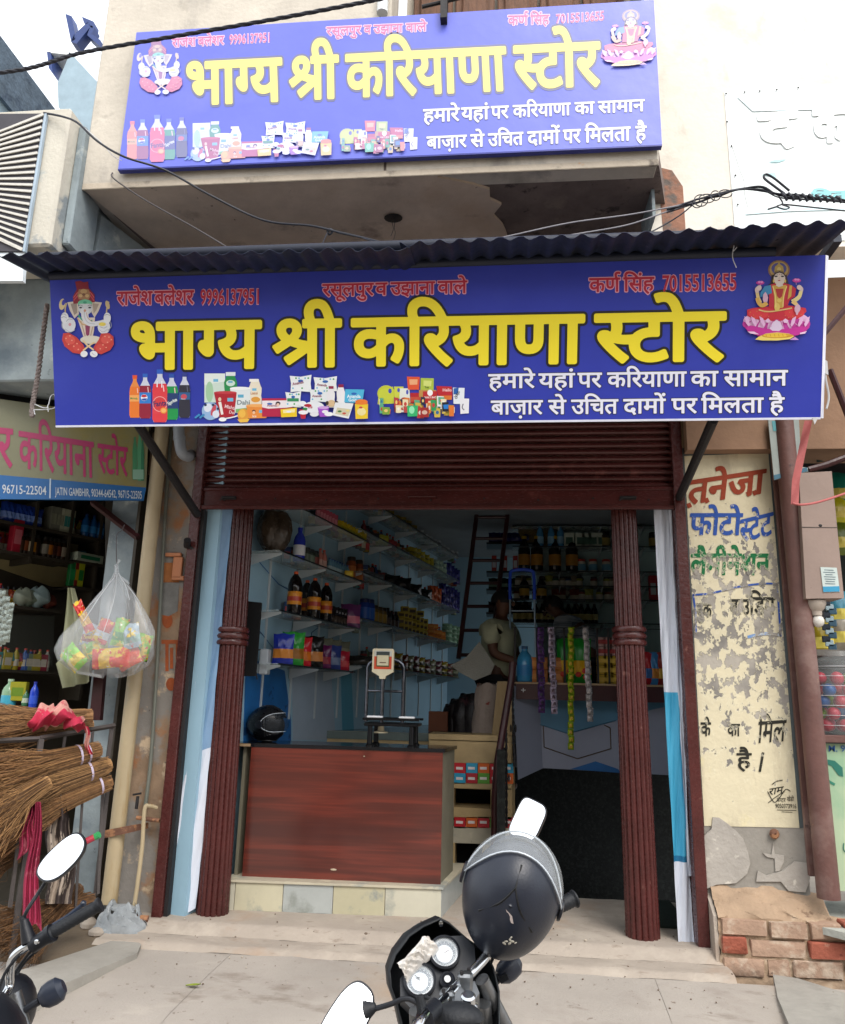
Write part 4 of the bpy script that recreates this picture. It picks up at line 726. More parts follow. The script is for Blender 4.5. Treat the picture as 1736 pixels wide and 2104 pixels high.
# ties and rope of the sign
m_rope = mat('frayed_rope', '#8a7f7c', .9, bump=.6, bs=200, vs=60, var=.3)
def twisted(pts, r, turns, strands=2, k=8):
  ps = smooth_path(pts, k); mb = MB(); N = len(ps)
  for s_ in range(strands):
    out = []
    for i, p in enumerate(ps):
      d = (ps[min(i+1, N-1)]-ps[max(i-1, 0)]).normalized(); u = d.cross(Vector((.3, .9, .2))).normalized(); w = d.cross(u); a = 2*math.pi*(turns*i/N+s_/strands); out.append(p+(u*math.cos(a)+w*math.sin(a))*r*.8)
    mb.tube(out, r, 6)
  return mb
single('rope', twisted([P(97, 625, y=-1.1), P(88, 690, y=-1.05), P(78, 770, y=-1.02), P(67, 832, y=-1.0), P(66, 855, y=-1.0)], .009, 18, 2, 20), m_rope, 'frayed grey rope hanging at the left end of the lower blue sign', 'rope')
mb = MB(); strokes(mb, [P(66, 828, y=-1.0), P(95, 838, y=-1.0), P(104, 815, y=-.99), P(112, 812, y=-.98), P(112, 838, y=-.98), P(70, 842, y=-1.0)], .0028)
strokes(mb, [P(68, 838, y=-1.0), P(72, 852, y=-1.0)], .0028); strokes(mb, [P(98, 832, y=-1.0), P(99, 846, y=-1.0)], .0026)
single('wire_tie', mb, mat('white_plastic_string', '#cfd2d6', .5, bump=0), 'white string tie at the lower left corner of the long blue sign', 'string')
mb = MB(); strokes(mb, [P(1508, 505, y=-1.3), P(1505, 528, y=-1.3), P(1513, 550, y=-1.29)], .0022); strokes(mb, [P(1507, 516, y=-1.3), P(1514, 508, y=-1.3)], .002)
single('wire_tie', mb, MATS['white_plastic_string'], 'thin white string tied over the awning pipe near the right end', 'string')
# ------------------------------------------------------------------ shutter, frame, columns
SH = thing('roller_shutter', 'half raised maroon steel roller shutter with slats above the shop opening', 'shutter', (-.45, .02, 2.645))
m_slat = mat('maroon_shutter_paint', '#4c2220', .24, metal=.05, vs=3, var=.25, bump=.06, bs=30, stretch=(1, 6, 6), layers=(('#6a3a35', 6, .6, .12), ('#2c1618', 1.2, .54, .2)))
pitch = .0445; me0 = None
prof = [(0, 0), (-.006, .004), (-.013, .011), (-.015, .019), (-.012, .028), (-.004, .035), (.004, .038), (.006, .0435)]
for i in range(14):
  z0 = 2.79+i*pitch
  if me0 is None:
    mb = MB(); mb.grid(lambda u, v: (lerp(-1.955, 1.075, u), .03+prof[round(v*7)][0], z0+prof[round(v*7)][1]), 24, 7)
    o = obj('slat', mb, m_slat, SH, ang=70); me0 = o
  else: o = me0.copy(); C.objects.link(o); o.location = (0, 0, i*pitch)
mb = MB(); mb.box(-1.955, 1.075, -.004, .03, 2.648, 2.788, .004); mb.box(-1.955, 1.075, -.022, -.0045, 2.642, 2.668, .003); mb.box(-1.955, 1.075, -.012, -.0045, 2.768, 2.79, .003)
bar = obj('bottom_bar', mb, m_slat, SH)
mb = MB()
for i in range(9): mb.ell((-1.8+i*.34, -.006, 2.705+.01*(i % 2)), (.007, .004, .007), 8, 4)
obj('rivets', mb, m_dark, bar)
for q in (470, 1290):
  p = P(q, 1023, y=-.01); mb = MB(); mb.box(p.x-.05, p.x+.05, -.018, -.005, p.z-.012, p.z+.012, .003); mb.tube([(p.x-.055, -.026, p.z-.02), (p.x-.03, -.026, p.z), (p.x+.05, -.026, p.z)], .006, 8); obj('latch', mb, m_dark, bar)
p = P(868, 1022, y=-.01); mb = MB(); mb.tube([(p.x-.09, -.006, p.z), (p.x-.085, -.03, p.z), (p.x+.085, -.03, p.z), (p.x+.09, -.006, p.z)], .006, 8); obj('handle', mb, m_slat, bar)
FRM = thing('shutter_frame', 'maroon steel guide posts standing at both sides of the shop opening', 'door frame', (-.45, 0, .15))
for x0, x1 in ((-2.012, -1.95), (1.07, 1.134)):
  mb = MB(); mb.box(x0, x1, -.035, .0, .13, 3.3, .004); mb.box(x0, x0+.008, .001, .11, .13, 3.3); mb.box(x1-.008, x1, .001, .11, .13, 3.3)
  o = obj('post', mb, m_maroon, FRM)
mb = MB(); mb.box(-1.948, -1.925, -.01, .09, .14, 2.64); obj('guide_channel', mb, m_dark, FRM)
mb = MB(); a = P(384, 1122, y=-.04); mb.tube([a, a+Vector((.02, -.05, .03))], .022, 10); mb.tube([a+Vector((.0, 0, 0)), a+Vector((.05, .02, -.02))], .012, 8); obj('bolt', mb, m_dark, FRM)
def column(lab, pt, pb, ztop=2.72):
  b = P(*pb, y=.12); b.z = .195; t_ = thing('fluted_column', lab, 'column', b, None, 'fluted columns inside the opening')
  xt = P(*pt, y=.12).x
  zc = P(pb[0]*.45+pt[0]*.55, 1308, y=.12).z
  def shaft(z0, z1, r0, r1):
    m2 = MB(); n = 16*8
    def g(u, v):
      a = 2*math.pi*v; fl = abs(math.cos(a*8)); r = lerp(r0, r1, u)*(1-.13*(1-fl**.6)); z = lerp(z0, z1, u); x = lerp(b.x, xt, (z-b.z)/(ztop-b.z)); return (x+r*math.cos(a), .12+r*math.sin(a), z)
    m2.grid(g, 14, n); return m2
  lo = shaft(.197, zc-.05, .096, .088); up_ = shaft(zc+.05, ztop, .083, .079)
  obj('lower_shaft', lo, m_maroon, t_, ang=50); obj('upper_shaft', up_, m_maroon, t_, ang=50)
  m3 = MB(); x = lerp(b.x, xt, (zc-b.z)/(ztop-b.z))
  pr = [(.084, -.062)]
  for i in range(3):
    z = -.04+i*.04
    pr += [(.09, z-.018), (.1, z-.014), (.105, z), (.1, z+.014), (.09, z+.018)]
  pr += [(.08, .062)]
  m3.lathe(pr, (x, .12, zc), 28); obj('collar', m3, m_maroon, t_, ang=40)
  return t_
column('maroon fluted column standing beside the wooden counter, left one of the two', (497, 1050), (436, 1880))
column('maroon fluted column in front of the basement opening, right one of the two', (1281, 1050), (1321, 1925))
mb = MB(); mb.box(-1.9, 1.06, .04, .2, 2.72, 2.9); part('beam', mb, m_dark)
# printed cloth banners tied beside the posts
m_flexw = mat('white_flex', '#c9cfdb', .55, vs=3, var=.06, bump=.25, bs=9); m_flexb = mat('sky_blue_flex', '#3f9cc0', .5, vs=2, var=.06, bump=.2, bs=9); m_flexd = mat('deep_blue_flex_line', '#1f6c94', .5, bump=0); m_flexm = mat('hazy_blue_flex', '#7594b4', .55, vs=2, var=.15, bump=.25, bs=9)
def banner(lab, TL_, TR_, BL_, BR_, y, cells, th=.0):
  """cells: (u0, u1, v0, v1, material index)"""
  a, b, c, d = (P(*q, y=y) for q in (TL_, TR_, BL_, BR_))
  mb = MB(); ms = [m_flexw, m_flexb, m_flexd, m_flexm]; nu, nv = 16, 80
  def g(u, v):
    p = a.lerp(b, u).lerp(c.lerp(d, u), v); p.y += .008*math.sin(u*9+v*6)+.006*math.sin(v*23+u*7)*(v > .3)+.003*math.sin(v*60+u*20); return p
  mb.grid(g, nu, nv)
  for i in range(nu):
    for j in range(nv):
      u, v = (i+.5)/nu, (j+.5)/nv; mb.m[i*nv+j] = 0
      for (u0, u1, v0, v1, k) in cells:
        if u0 <= u < u1 and v0 <= v < v1: mb.m[i*nv+j] = k
  return single('flex_banner', mb, ms, lab, 'banner', ang=180)
banner('tall white and hazy blue printed flex strip hanging behind the left guide post', (432, 1046), (478, 1046), (349, 1897), (402, 1866), .05, ((.3, 1.1, 0, .62, 3), (.26, .3, 0, .62, 2)))
banner('white and bright sky blue printed flex strip beside the right guide post', (1343, 1046), (1372, 1046), (1394, 1945), (1427, 1947), .06, ((.0, .95, .445, .82, 1), (.0, .95, .81, .83, 2)))
banner('narrow white flex edge folded against the right guide post', (1372, 1046), (1384, 1046), (1413, 1800), (1420, 1800), .05, ())
# ------------------------------------------------------------------ painted pier
def peel(name, col, dark='#8b8680'):
  if name in MATS: return MATS[name]
  M = mat(name, col, .85, vs=5, var=.07, bump=.35, bs=35, layers=(('#dccf98', 2.3, .58, .12), ('#a88a5a', 3, .66, .1), ('#b8ad94', 6, .58, .1, (1, 1, .3))) if name == 'peeling_cream_paint' else ())
  t = M.node_tree; L = t.links.new; b = t.nodes['Principled BSDF']; src = b.inputs['Base Color'].links[0].from_socket
  g = t.nodes.new('ShaderNodeNewGeometry'); sp = t.nodes.new('ShaderNodeSeparateXYZ'); L(g.outputs['Position'], sp.inputs[0])
  n = t.nodes.new('ShaderNodeTexNoise'); n.inputs['Scale'].default_value = 17; n.inputs['Detail'].default_value = 7; n.inputs['Roughness'].default_value = .62
  mp = t.nodes.new('ShaderNodeMapping'); mp.inputs['Scale'].default_value = (1.1, 0, .8); L(g.outputs['Position'], mp.inputs[0]); L(mp.outputs[0], n.inputs['Vector'])
  fc = t.nodes.new('ShaderNodeFloatCurve'); c = fc.mapping.curves[0]
  for i, (x, y) in enumerate(((0, .36), (.1, .42), (.2, .475), (.27, .50), (.36, .56), (.5, .57), (.58, .55), (.64, .535), (.70, .54), (.77, .49), (.84, .43), (1, .3))):
    if i < 2: c.points[i].location = (x, y)
    else: c.points.new(x, y)
  for p_ in c.points: p_.handle_type = 'AUTO'
  fc.mapping.update()
  mr = t.nodes.new('ShaderNodeMapRange'); mr.inputs[1].default_value = .8; mr.inputs[2].default_value = 3.0; L(sp.outputs[2], mr.inputs[0]); L(mr.outputs[0], fc.inputs['Value'])
  ad = t.nodes.new('ShaderNodeMath'); ad.operation = 'ADD'; L(n.outputs[0], ad.inputs[0]); L(fc.outputs[0], ad.inputs[1])
  if name.startswith('flaking'): a2 = t.nodes.new('ShaderNodeMath'); a2.operation = 'ADD'; L(ad.outputs[0], a2.inputs[0]); a2.inputs[1].default_value = -.008; ad = a2
  m1 = t.nodes.new('ShaderNodeMapRange'); m1.inputs[1].default_value = 1.065; m1.inputs[2].default_value = 1.085; L(ad.outputs[0], m1.inputs[0])
  n3 = t.nodes.new('ShaderNodeTexNoise'); n3.inputs['Scale'].default_value = 5; n3.inputs['Detail'].default_value = 6; L(g.outputs['Position'], n3.inputs['Vector'])
  cr = t.nodes.new('ShaderNodeMix'); cr.data_type = 'RGBA'; cr.inputs[6].default_value = lin('#7c7873'); cr.inputs[7].default_value = lin('#aaa398')
  m3 = t.nodes.new('ShaderNodeMapRange'); m3.inputs[1].default_value = .42; m3.inputs[2].default_value = .6; L(n3.outputs[0], m3.inputs[0]); L(m3.outputs[0], cr.inputs[0])
  mx = t.nodes.new('ShaderNodeMix'); mx.data_type = 'RGBA'; L(m1.outputs[0], mx.inputs[0]); L(src, mx.inputs[6]); L(cr.outputs[2], mx.inputs[7])
  # a pale broken rim of older whitewash round each flake
  m4 = t.nodes.new('ShaderNodeMapRange'); m4.inputs[1].default_value = 1.03; m4.inputs[2].default_value = 1.04; L(ad.outputs[0], m4.inputs[0])
  m5 = t.nodes.new('ShaderNodeMath'); m5.operation = 'SUBTRACT'; L(m4.outputs[0], m5.inputs[0]); L(m1.outputs[0], m5.inputs[1]); m5.use_clamp = True
  m6 = t.nodes.new('ShaderNodeMath'); m6.operation = 'MULTIPLY'; L(m5.outputs[0], m6.inputs[0]); m6.inputs[1].default_value = .55
  m7 = t.nodes.new('ShaderNodeMix'); m7.data_type = 'RGBA'; L(m6.outputs[0], m7.inputs[0]); L(mx.outputs[2], m7.inputs[6]); m7.inputs[7].default_value = lin('#d6cfb6')
  L(m7.outputs[2], b.inputs['Base Color'])
  bp = t.nodes.new('ShaderNodeBump'); bp.inputs['Distance'].default_value = .004; bp.inputs['Strength'].default_value = .8; bp.invert = True; L(m1.outputs[0], bp.inputs['Height'])
  ob = b.inputs['Normal'].links[0].from_socket; L(ob, bp.inputs['Normal']); L(bp.outputs[0], b.inputs['Normal'])
  return M
m_peel = peel('peeling_cream_paint', '#cfc5a8')
NT = thing('painted_notice', 'cream painted pier with peeling hand lettered Hindi words in rust, blue, green and black', 'wall sign', (1.4, 0, .8))
def quadD(pts, y, th=.003): mb = MB(); mb.prism([P(*q, y=y) for q in pts], (0, th, 0)); return mb
obj('paint_ground', quadD([(1406, 936), (1579, 929), (1643, 1701), (1447, 1697)], -.004), m_peel, NT)
obj('upper_paint', quadD([(1397, 862), (1556, 862), (1561, 913), (1398, 922)], -.004), mat('stained_cream_paint', '#c4b08d', .85, vs=4, var=.14, bump=.3, layers=(('#8f6d52', 4, .6, .12, (1, 1, .3)),)), NT)
m_bord = mat('slate_border_paint', '#4c5354', .8, bump=.2)
obj('border', quadD([(1397, 921), (1584, 911), (1586, 930), (1398, 937)], -.008), m_bord, NT)
obj('border', quadD([(1579, 931), (1589, 930), (1655, 1700), (1643, 1702)], -.008), m_bord, NT)
obj('border', quadD([(1397, 937), (1405, 937), (1446, 1697), (1437, 1697)], -.008), m_bord, NT)
FP_ = Frame((1.14, -.0075, 0), (1, 0, 0), (0, 0, 1))
def paintword(txt, x0, x1, hd, bs, off, col, lat=False, slant=0): b_ = MB(); word(b_, FP_, txt, x0, x1, hd, bs, off, 0, lat=lat, slant=slant); obj('lettering', b_, peel('flaking_'+col[0], col[1]), NT, smooth=False)
def paintstroke(pts, wd, col):
  b_ = MB(); cols = []; ps = [(x, y) for x, y in pts]; art(b_, cols, FP_, [('S', '#000000', ps, wd)], lambda x, y: (x, y), .0004); obj('brush_stroke', b_, peel('flaking_'+col[0], col[1]), NT, smooth=False)
RU, BL_, GR_, BK = ('rust', '#8f3a22'), ('blue', '#2b4f9c'), ('green', '#14683c'), ('black', '#24231c')
paintword('t n e j A', 1412, 1567, ln(1430, 987, 1567, 966), ln(1423, 1034, 1555, 1012), .028, RU, slant=.12)
for q in ((1418, 1040), (1540, 1016), (1553, 1014), (1454, 1030)): paintstroke([(q[0]-4, q[1]-6), (q[0], q[1]+3)], 9, RU)
paintword('ph o T o', 1416, 1521, (1056, 0), (1098, 0), .026, BL_, slant=.1); paintword('Sh T e T', 1519, 1585, ln(1519, 1070, 1585, 1054), ln(1523, 1113, 1570, 1099), .022, BL_, slant=.1)
paintword('l ai m I n e S n', 1418, 1580, (1139, 0), (1180, 0), .028, GR_, slant=.1)
paintstroke([(1423, 1222), (1460, 1219), (1520, 1205), (1570, 1199), (1596, 1200)], 4, BL_); paintstroke([(1424, 1222), (1429, 1260), (1430, 1300)], 4, BL_); paintstroke([(1596, 1200), (1600, 1250), (1604, 1308)], 4, BL_); paintstroke([(1536, 1309), (1570, 1302), (1604, 1305)], 6, ('pale_blue', '#6c8fc0'))
paintword('b u k', 1432, 1462, (1240, 0), (1268, 0), .02, BK); paintword('b A U M', 1500, 1540, (1232, 0), (1262, 0), .02, BK); paintword('i0 Dd g', 1540, 1592, (1228, 0), (1262, 0), .022, BK)
paintword('k e', 1440, 1460, (1485, 0), (1512, 0), .02, BK); paintword('k A', 1495, 1520, (1488, 0), (1512, 0), .02, BK); paintword('i0 m l', 1556, 1612, ln(1556, 1484, 1612, 1480), ln(1556, 1526, 1612, 1522), .014, BK, slant=.15); paintword('h ai', 1514, 1543, (1548, 0), (1578, 0), .016, BK); paintstroke([(1568, 1546), (1561, 1586)], 5, BK)
paintword('r A m', 1579, 1608, ln(1579, 1621, 1608, 1616), ln(1579, 1634, 1608, 1629), .008, BK, slant=.15)
paintstroke([(1577, 1626), (1590, 1648), (1601, 1640), (1614, 1622), (1624, 1626)], 1.6, BK); paintstroke([(1578, 1650), (1596, 1636), (1612, 1626)], 1.4, BK); paintstroke([(1586, 1612), (1596, 1605), (1608, 1603)], 1.8, BK)
paintword('p e Nh T r', 1596, 1614, (1640, 0), (1648, 0), .004, BK); paintword('kh e Dd I', 1617, 1631, (1638, 0), (1646, 0), .004, BK)
paintword('9050373916', 1593, 1636, ln(1593, 1651, 1636, 1652), ln(1593, 1660, 1636, 1661), .006, BK, lat=True); paintstroke([(1596, 1664), (1636, 1665)], 1.2, BK); paintstroke([(1606, 1668), (1628, 1669)], 1, BK)
m_cem = mat('fresh_cement_patch', '#a39d95', .9, vs=4, var=.12, bump=.7, bs=30, layers=(('#c3bdb2', 9, .6, .06),))
cp = lambda x, y: (1335.4+x*.3165, 1438.1+y*.3165)
obj('cement_patch', quadD([cp(*q) for q in ((332, 900), (400, 840), (408, 762), (450, 765), (500, 800), (560, 850), (605, 900), (635, 980), (652, 1060), (630, 1130), (560, 1190), (430, 1200), (338, 1240))], -.014, .012), m_cem, NT)
obj('cement_patch', quadD([cp(*q) for q in ((860, 1110), (940, 1050), (1020, 1060), (1040, 1160), (1010, 1250), (900, 1240), (850, 1180), (690, 1180), (700, 1110), (760, 1140))], -.012, .01), m_cem, NT)
obj('cement_patch', quadD([cp(*q) for q in ((735, 995), (790, 1005), (800, 930), (810, 1000), (870, 1010), (870, 1050), (840, 1110), (815, 1115), (810, 1030), (760, 1020))], -.01, .008), m_cem, NT)
mb = MB(); p = P(*cp(808, 870), y=-.02); mb.lathe([(.0, -.0), (.006, .016), (.02, .012), (.028, .0)], p, 10, Matrix.Rotation(math.radians(90), 3, 'X')); obj('pipe_stub', mb, mat('rusty_iron', '#6b4a3a', .8, bump=.5, layers=(('#9c7050', 20, .5, .1),)), NT)
# iron angle and brown pipe at the right of the pier
mb = MB(); a = P(1572, 862, y=-.03); b = P(1582, 912, y=-.03); mb.prism([P(1556, 862, y=-.03), P(1576, 862, y=-.03), P(1582, 928, y=-.03), P(1563, 930, y=-.03)], (0, .02, 0))
single('iron_strip', mb, m_maroon2, 'short dark maroon iron strip on the wall above the painted notice', 'iron bar')
PP = thing('brown_pipe_post', 'thick rusty brown pipe standing between the painted pier and the toy stall', 'post', P(1700, 1850, y=-.12))
a = P(1612, 905, y=-.12); b = P(1703, 1846, y=-.12); a.z += .5
m_brown = mat('faded_brown_paint', '#64453f', .55, vs=4, var=.2, bump=.3, bs=40, layers=(('#7e665f', 2.5, .56, .15), ('#3a2a28', 7, .66, .06), ('#8c6a52', 30, .68, .04)))
mb = MB(); mb.tube([b, a], .058, 20); obj('pipe', mb, m_brown, PP)
mb = MB(); c = P(1585, 930, y=-.06); d = P(1664, 1800, y=-.06); c.z += .5; mb.prism([c, c+Vector((.04, 0, 0)), d+Vector((.035, 0, 0)), d], (0, .03, 0)); obj('angle_iron', mb, m_brown, PP)
# ------------------------------------------------------------------ broken brick plinth
BP = bpy.data.objects.new('brick_plinth', None); C.objects.link(BP); BP.location = (1.8, 0, .1)
tag(BP, 'broken brick plinth with crumbling mortar under the painted pier', 'plinth')
m_mort = mat('crumbling_mortar', '#a48c74', .95, vs=5, var=.16, bump=1.0, bs=28, layers=(('#bfae98', 4, .56, .12), ('#7d6654', 10, .62, .06)))
mb = MB()
def pl_(u, v):
  x = lerp(1.155, 3.4, u)
  if v < .35: t = v/.35; return (x+.004*wob(t*9, u*20), -.125-.02*(1-t)+.006*wob(u*30, t*7), lerp(.06, .385, t))
  t = (v-.35)/.65; z = lerp(.385, .52 if x < 1.75 else .42, t)-.01*wob(x*7, t*4)*(1 if t < .9 else 0); return (x, -.125+t*.14+.012*wob(x*8, t*3)*(1-t), z+(-.05*max(0, min(1, (x-1.5)*3))))
mb.grid(pl_, 80, 40); obj('mortar', mb, m_mort, BP)
mb = MB(); mb.prism([(1.155, -.14, .05), (1.155, .05, .05), (1.155, .05, .5), (1.155, -.12, .38)], (-.02, 0, 0)); obj('side_plaster', mb, m_step, BP)
m_br1 = mat('worn_red_brick', '#9c5744', .92, vs=9, var=.2, bump=.8, bs=40, layers=(('#b98d78', 9, .58, .1), ('#7b4034', 14, .62, .06))); m_br2 = mat('mortar_smeared_brick', '#a08470', .95, vs=8, var=.14, bump=.8, bs=35, layers=(('#b7a491', 7, .52, .1),))
rows = [(.30, ((1.62, 1.77, 0), (1.785, 2.0, 1), (2.02, 2.25, 1))), (.205, ((1.165, 1.29, 1), (1.31, 1.585, 0), (1.605, 1.84, 1), (1.86, 2.1, 0))), (.112, ((1.165, 1.37, 0), (1.39, 1.5, 2), (1.52, 1.76, 0), (1.78, 2.0, 0))), (.298, ((1.17, 1.4, 2), (1.415, 1.6, 2)))]
for z0, bs_ in rows:
  for x0, x1, k in bs_:
    mb = MB(); dz = random.uniform(-.006, .006); mb.box(x0, x1, -.165+random.uniform(-.006, .008)+(.012 if k != 1 else 0), -.06, z0+dz, z0+.078+dz, .005)
    mb.v = [(v[0]+random.uniform(-.004, .004), v[1]+random.uniform(-.005, .004), v[2]+random.uniform(-.004, .004)) for v in mb.v]
    obj('brick', mb, m_br1 if k == 1 else m_br2, BP)
# pale slab on the toy stall side and ragged kerb at the lower right
mb = MB(); mb.prism([P(1652, 1870, z=.36), P(1690, 1852, z=.36), P(1800, 1850, z=.36), P(1800, 1925, z=.36), P(1736, 1917, z=.36), P(1690, 1905, z=.36), P(1662, 1898, z=.36)], (0, 0, -.035)); obj('stone_slab', mb, mat('pale_stone', '#a9aaa2', .85, bump=.5), BP)
mb = MB(); mb.prism([P(1588, 2002, z=.13), P(1640, 2010, z=.13), P(1800, 2060, z=.13), P(1800, 2200, z=.13), P(1640, 2150, z=.13), P(1598, 2050, z=.13)], (0, 0, -.2)); tag(obj('kerb', mb, mat('grey_cement_kerb', '#8e918b')), kind='structure')
# loose pebbles and chips on the step and the pavement
m_peb = mat('pebble', '#6e5f52', .9, bump=.2); m_crumb = mat('pale_crumb', '#b3a898', .9, bump=.2)
rp = random.Random(5); mb = MB(); mb2 = MB()
for i in range(130):
  x = rp.uniform(-1.9, 1.9); y = rp.uniform(-.75, .2) if i % 3 else rp.uniform(-.3, .05); z = zslab(y)+.004 if y < -.345 else (.164 if y < -.15 else .203)
  if x > 1.1 and y > -.25: continue
  r = rp.uniform(.0015, .005)*(1.8 if i % 19 == 0 else 1); (mb if rp.random() < .8 else mb2).ell((x, y, z+r*.4), (r*1.3, r, r*.8), 6, 4, Matrix.Rotation(rp.random()*3, 3, 'Z'))
tag(obj('pebbles', mb, m_peb), kind='stuff'); tag(obj('mortar_crumbs', mb2, m_crumb), kind='stuff')
# leaf
p = P(397, 2024, z=.115); p.z = zslab(p.y)+.008
mb = MB(); mb.grid(lambda u, v: (p.x+(u-.5)*.075, p.y+(v-.5)*.03*math.sin(math.pi*min(.97, max(.03, u)))+.005*math.sin(u*5), p.z+.010*abs(v-.5)+.012*u*u), 8, 4)
single('fallen_leaf', mb, mat('yellow_green_leaf', '#7d8a2c', .5, bump=.1), 'single yellow green leaf lying on the pavement', 'leaf')
# ------------------------------------------------------------------ cables
m_cab = mat('black_cable', '#22242e', .5, bump=0); m_wire = mat('grey_wire', '#4f4a4c', .6, bump=0)
single('service_cable', twisted([P(-60, 157, y=-2), P(60, 140, y=-2), P(170, 108, y=-2), P(350, 76, y=-2), P(560, 40, y=-2), P(760, 2, y=-2), P(860, -20, y=-2)], .0054, 16, 3, 22), m_cab, 'thick twisted black cable crossing the top of the upper blue sign', 'cable')
def cable(lab, pts, r, m_=m_cab, nm='wire', k=7): mb = MB(); strokes(mb, [P(a, b, y=c) for a, b, c in pts], r, 8, k); return single(nm, mb, m_, lab, 'wire')
cable('drooping dark wire running from the striped sign down to the awning', [(90, 232, -1.02), (130, 240, -1.05), (160, 253, -1.1), (200, 290, -1.1), (255, 322, -1.1), (340, 350, -1.0), (430, 400, -.95), (540, 452, -.9), (640, 464, -.95), (700, 478, -1.0), (760, 492, -1.1), (830, 512, -1.3)], .0065)
cable('thin brown wire hanging from a hole under the upper blue sign', [(231, 355, -.86), (235, 368, -.88), (300, 412, -.85), (400, 468, -.85), (480, 516, -.95)], .0045, m_wire)
cable('thin white wire slanting to the corner of the upper blue sign', [(163, 254, -1.06), (205, 290, -1.06), (232, 320, -1.0), (250, 330, -.93)], .002, MATS['white_plastic_string'])
mb = MB(); strokes(mb, [P(660, 508, y=-1.1), P(668, 488, y=-1.0), P(678, 474, y=-.96), P(700, 480, y=-1.0), P(740, 488, y=-1.05), P(800, 508, y=-1.3)], .0035); strokes(mb, [P(676, 470, y=-.96), P(684, 474, y=-.955), P(677, 482, y=-.96), P(672, 474, y=-.96)], .006)
single('wire_knot', mb, m_cab, 'knotted wire joint under the balcony beside the lamp hole', 'wire')
mb = MB(); strokes(mb, [P(804, 452, z=4.45), P(808, 470, y=-.5), P(803, 485, y=-.5)], .0018); strokes(mb, [P(812, 452, z=4.45), P(810, 468, y=-.5), P(812, 478, y=-.5), P(809, 492, y=-.5)], .0018)
single('lamp_wires', mb, m_cab, 'two loose wire ends dangling from the lamp hole in the soffit', 'wire')
cable('pale upper wire running along the bare slab to the tangled bundle', [(965, 502, -1.0), (1050, 484, -1.0), (1170, 458, -1.0), (1300, 440, -1.0), (1430, 415, -1.0)], .004, mat('dusty_grey_wire', '#8c8a90', .6, bump=0))
cable('pale lower wire running along the bare slab to the tangled bundle', [(1090, 497, -1.0), (1190, 480, -1.0), (1290, 462, -1.0), (1370, 435, -1.0), (1430, 418, -1.0)], .004, MATS['dusty_grey_wire'])
cable('black wire dropping from the tangled bundle behind the awning', [(1430, 415, -1.0), (1400, 440, -1.0), (1365, 462, -1.0), (1330, 480, -1.05), (1300, 492, -1.2)], .004)
TW = thing('tangled_cable_bundle', 'tangled bundle of knotted black wires in front of the white wall', 'cable bundle', P(1560, 395, y=-1.0))
rt = random.Random(11); base = [(1370, 432), (1430, 414), (1475, 401), (1520, 392), (1566, 388), (1600, 402), (1650, 405), (1700, 409), (1780, 418)]
for s_ in range(6):
  mb = MB(); strokes(mb, [P(x, y+rt.uniform(-5, 5), y=-1.0+rt.uniform(-.02, .02)) for x, y in base], .0036+.001*(s_ % 2), 6, 5); obj('strand', mb, m_cab, TW)
for cx, cy, rx, ry in ((1440, 412, 14, 12), (1452, 408, 16, 9), (1470, 402, 10, 10), (1432, 418, 10, 9), (1490, 398, 14, 8)):
  mb = MB(); mb.tube([P(cx+rx*math.cos(a), cy+ry*math.sin(a), y=-1.02+.03*math.sin(a*2)) for a in [i*.4 for i in range(14)]], .003, 6); obj('loop', mb, m_cab, TW)
mb = MB(); strokes(mb, [P(1612, 398, y=-1.03), P(1590, 382, y=-1.04), P(1570, 366, y=-1.04), P(1574, 358, y=-1.04), P(1590, 366, y=-1.04), P(1622, 392, y=-1.02)], .0062); obj('loop', mb, m_cab, TW)
for i in range(9): x = 1610+i*14; mb = MB(); mb.tube([P(x-4, 396+i, y=-1.03), P(x+2, 402+i*.6, y=-1.045), P(x+7, 412+i*.6, y=-1.03)], .007, 7); obj('wrap', mb, m_cab, TW)
mb = MB(); strokes(mb, [P(1600, 404, y=-1.0), P(1608, 418, y=-1.02), P(1596, 424, y=-1.03), P(1612, 430, y=-1.03), P(1622, 426, y=-1.02), P(1608, 420, y=-1.02), P(1660, 425, y=-1.0), P(1780, 438, y=-1.0)], .004); strokes(mb, [P(1598, 424, y=-1.03), P(1578, 430, y=-1.04)], .005); obj('loose_end', mb, m_cab, TW)
cable('hair thin string dangling from a nail on the faded white poster', [(1503, 298, -.5), (1512, 325, -.5), (1520, 350, -.5), (1528, 372, -.6), (1530, 400, -.7), (1536, 425, -.8)], .0012, m_wire)
# black bracket clamped over the top of the upper sign
mb = MB(); a = P(912, 30, y=-.93); mb.box(a.x-.02, a.x+.02, -.96, -.86, a.z-.05, a.z+.35); mb.tube([(a.x-.14, -.9, a.z+.1), (a.x+.14, -.9, a.z+.16)], .012, 8)
single('sign_clamp', mb, m_dark, 'dark iron clamp gripping the top edge of the upper blue sign', 'clamp')
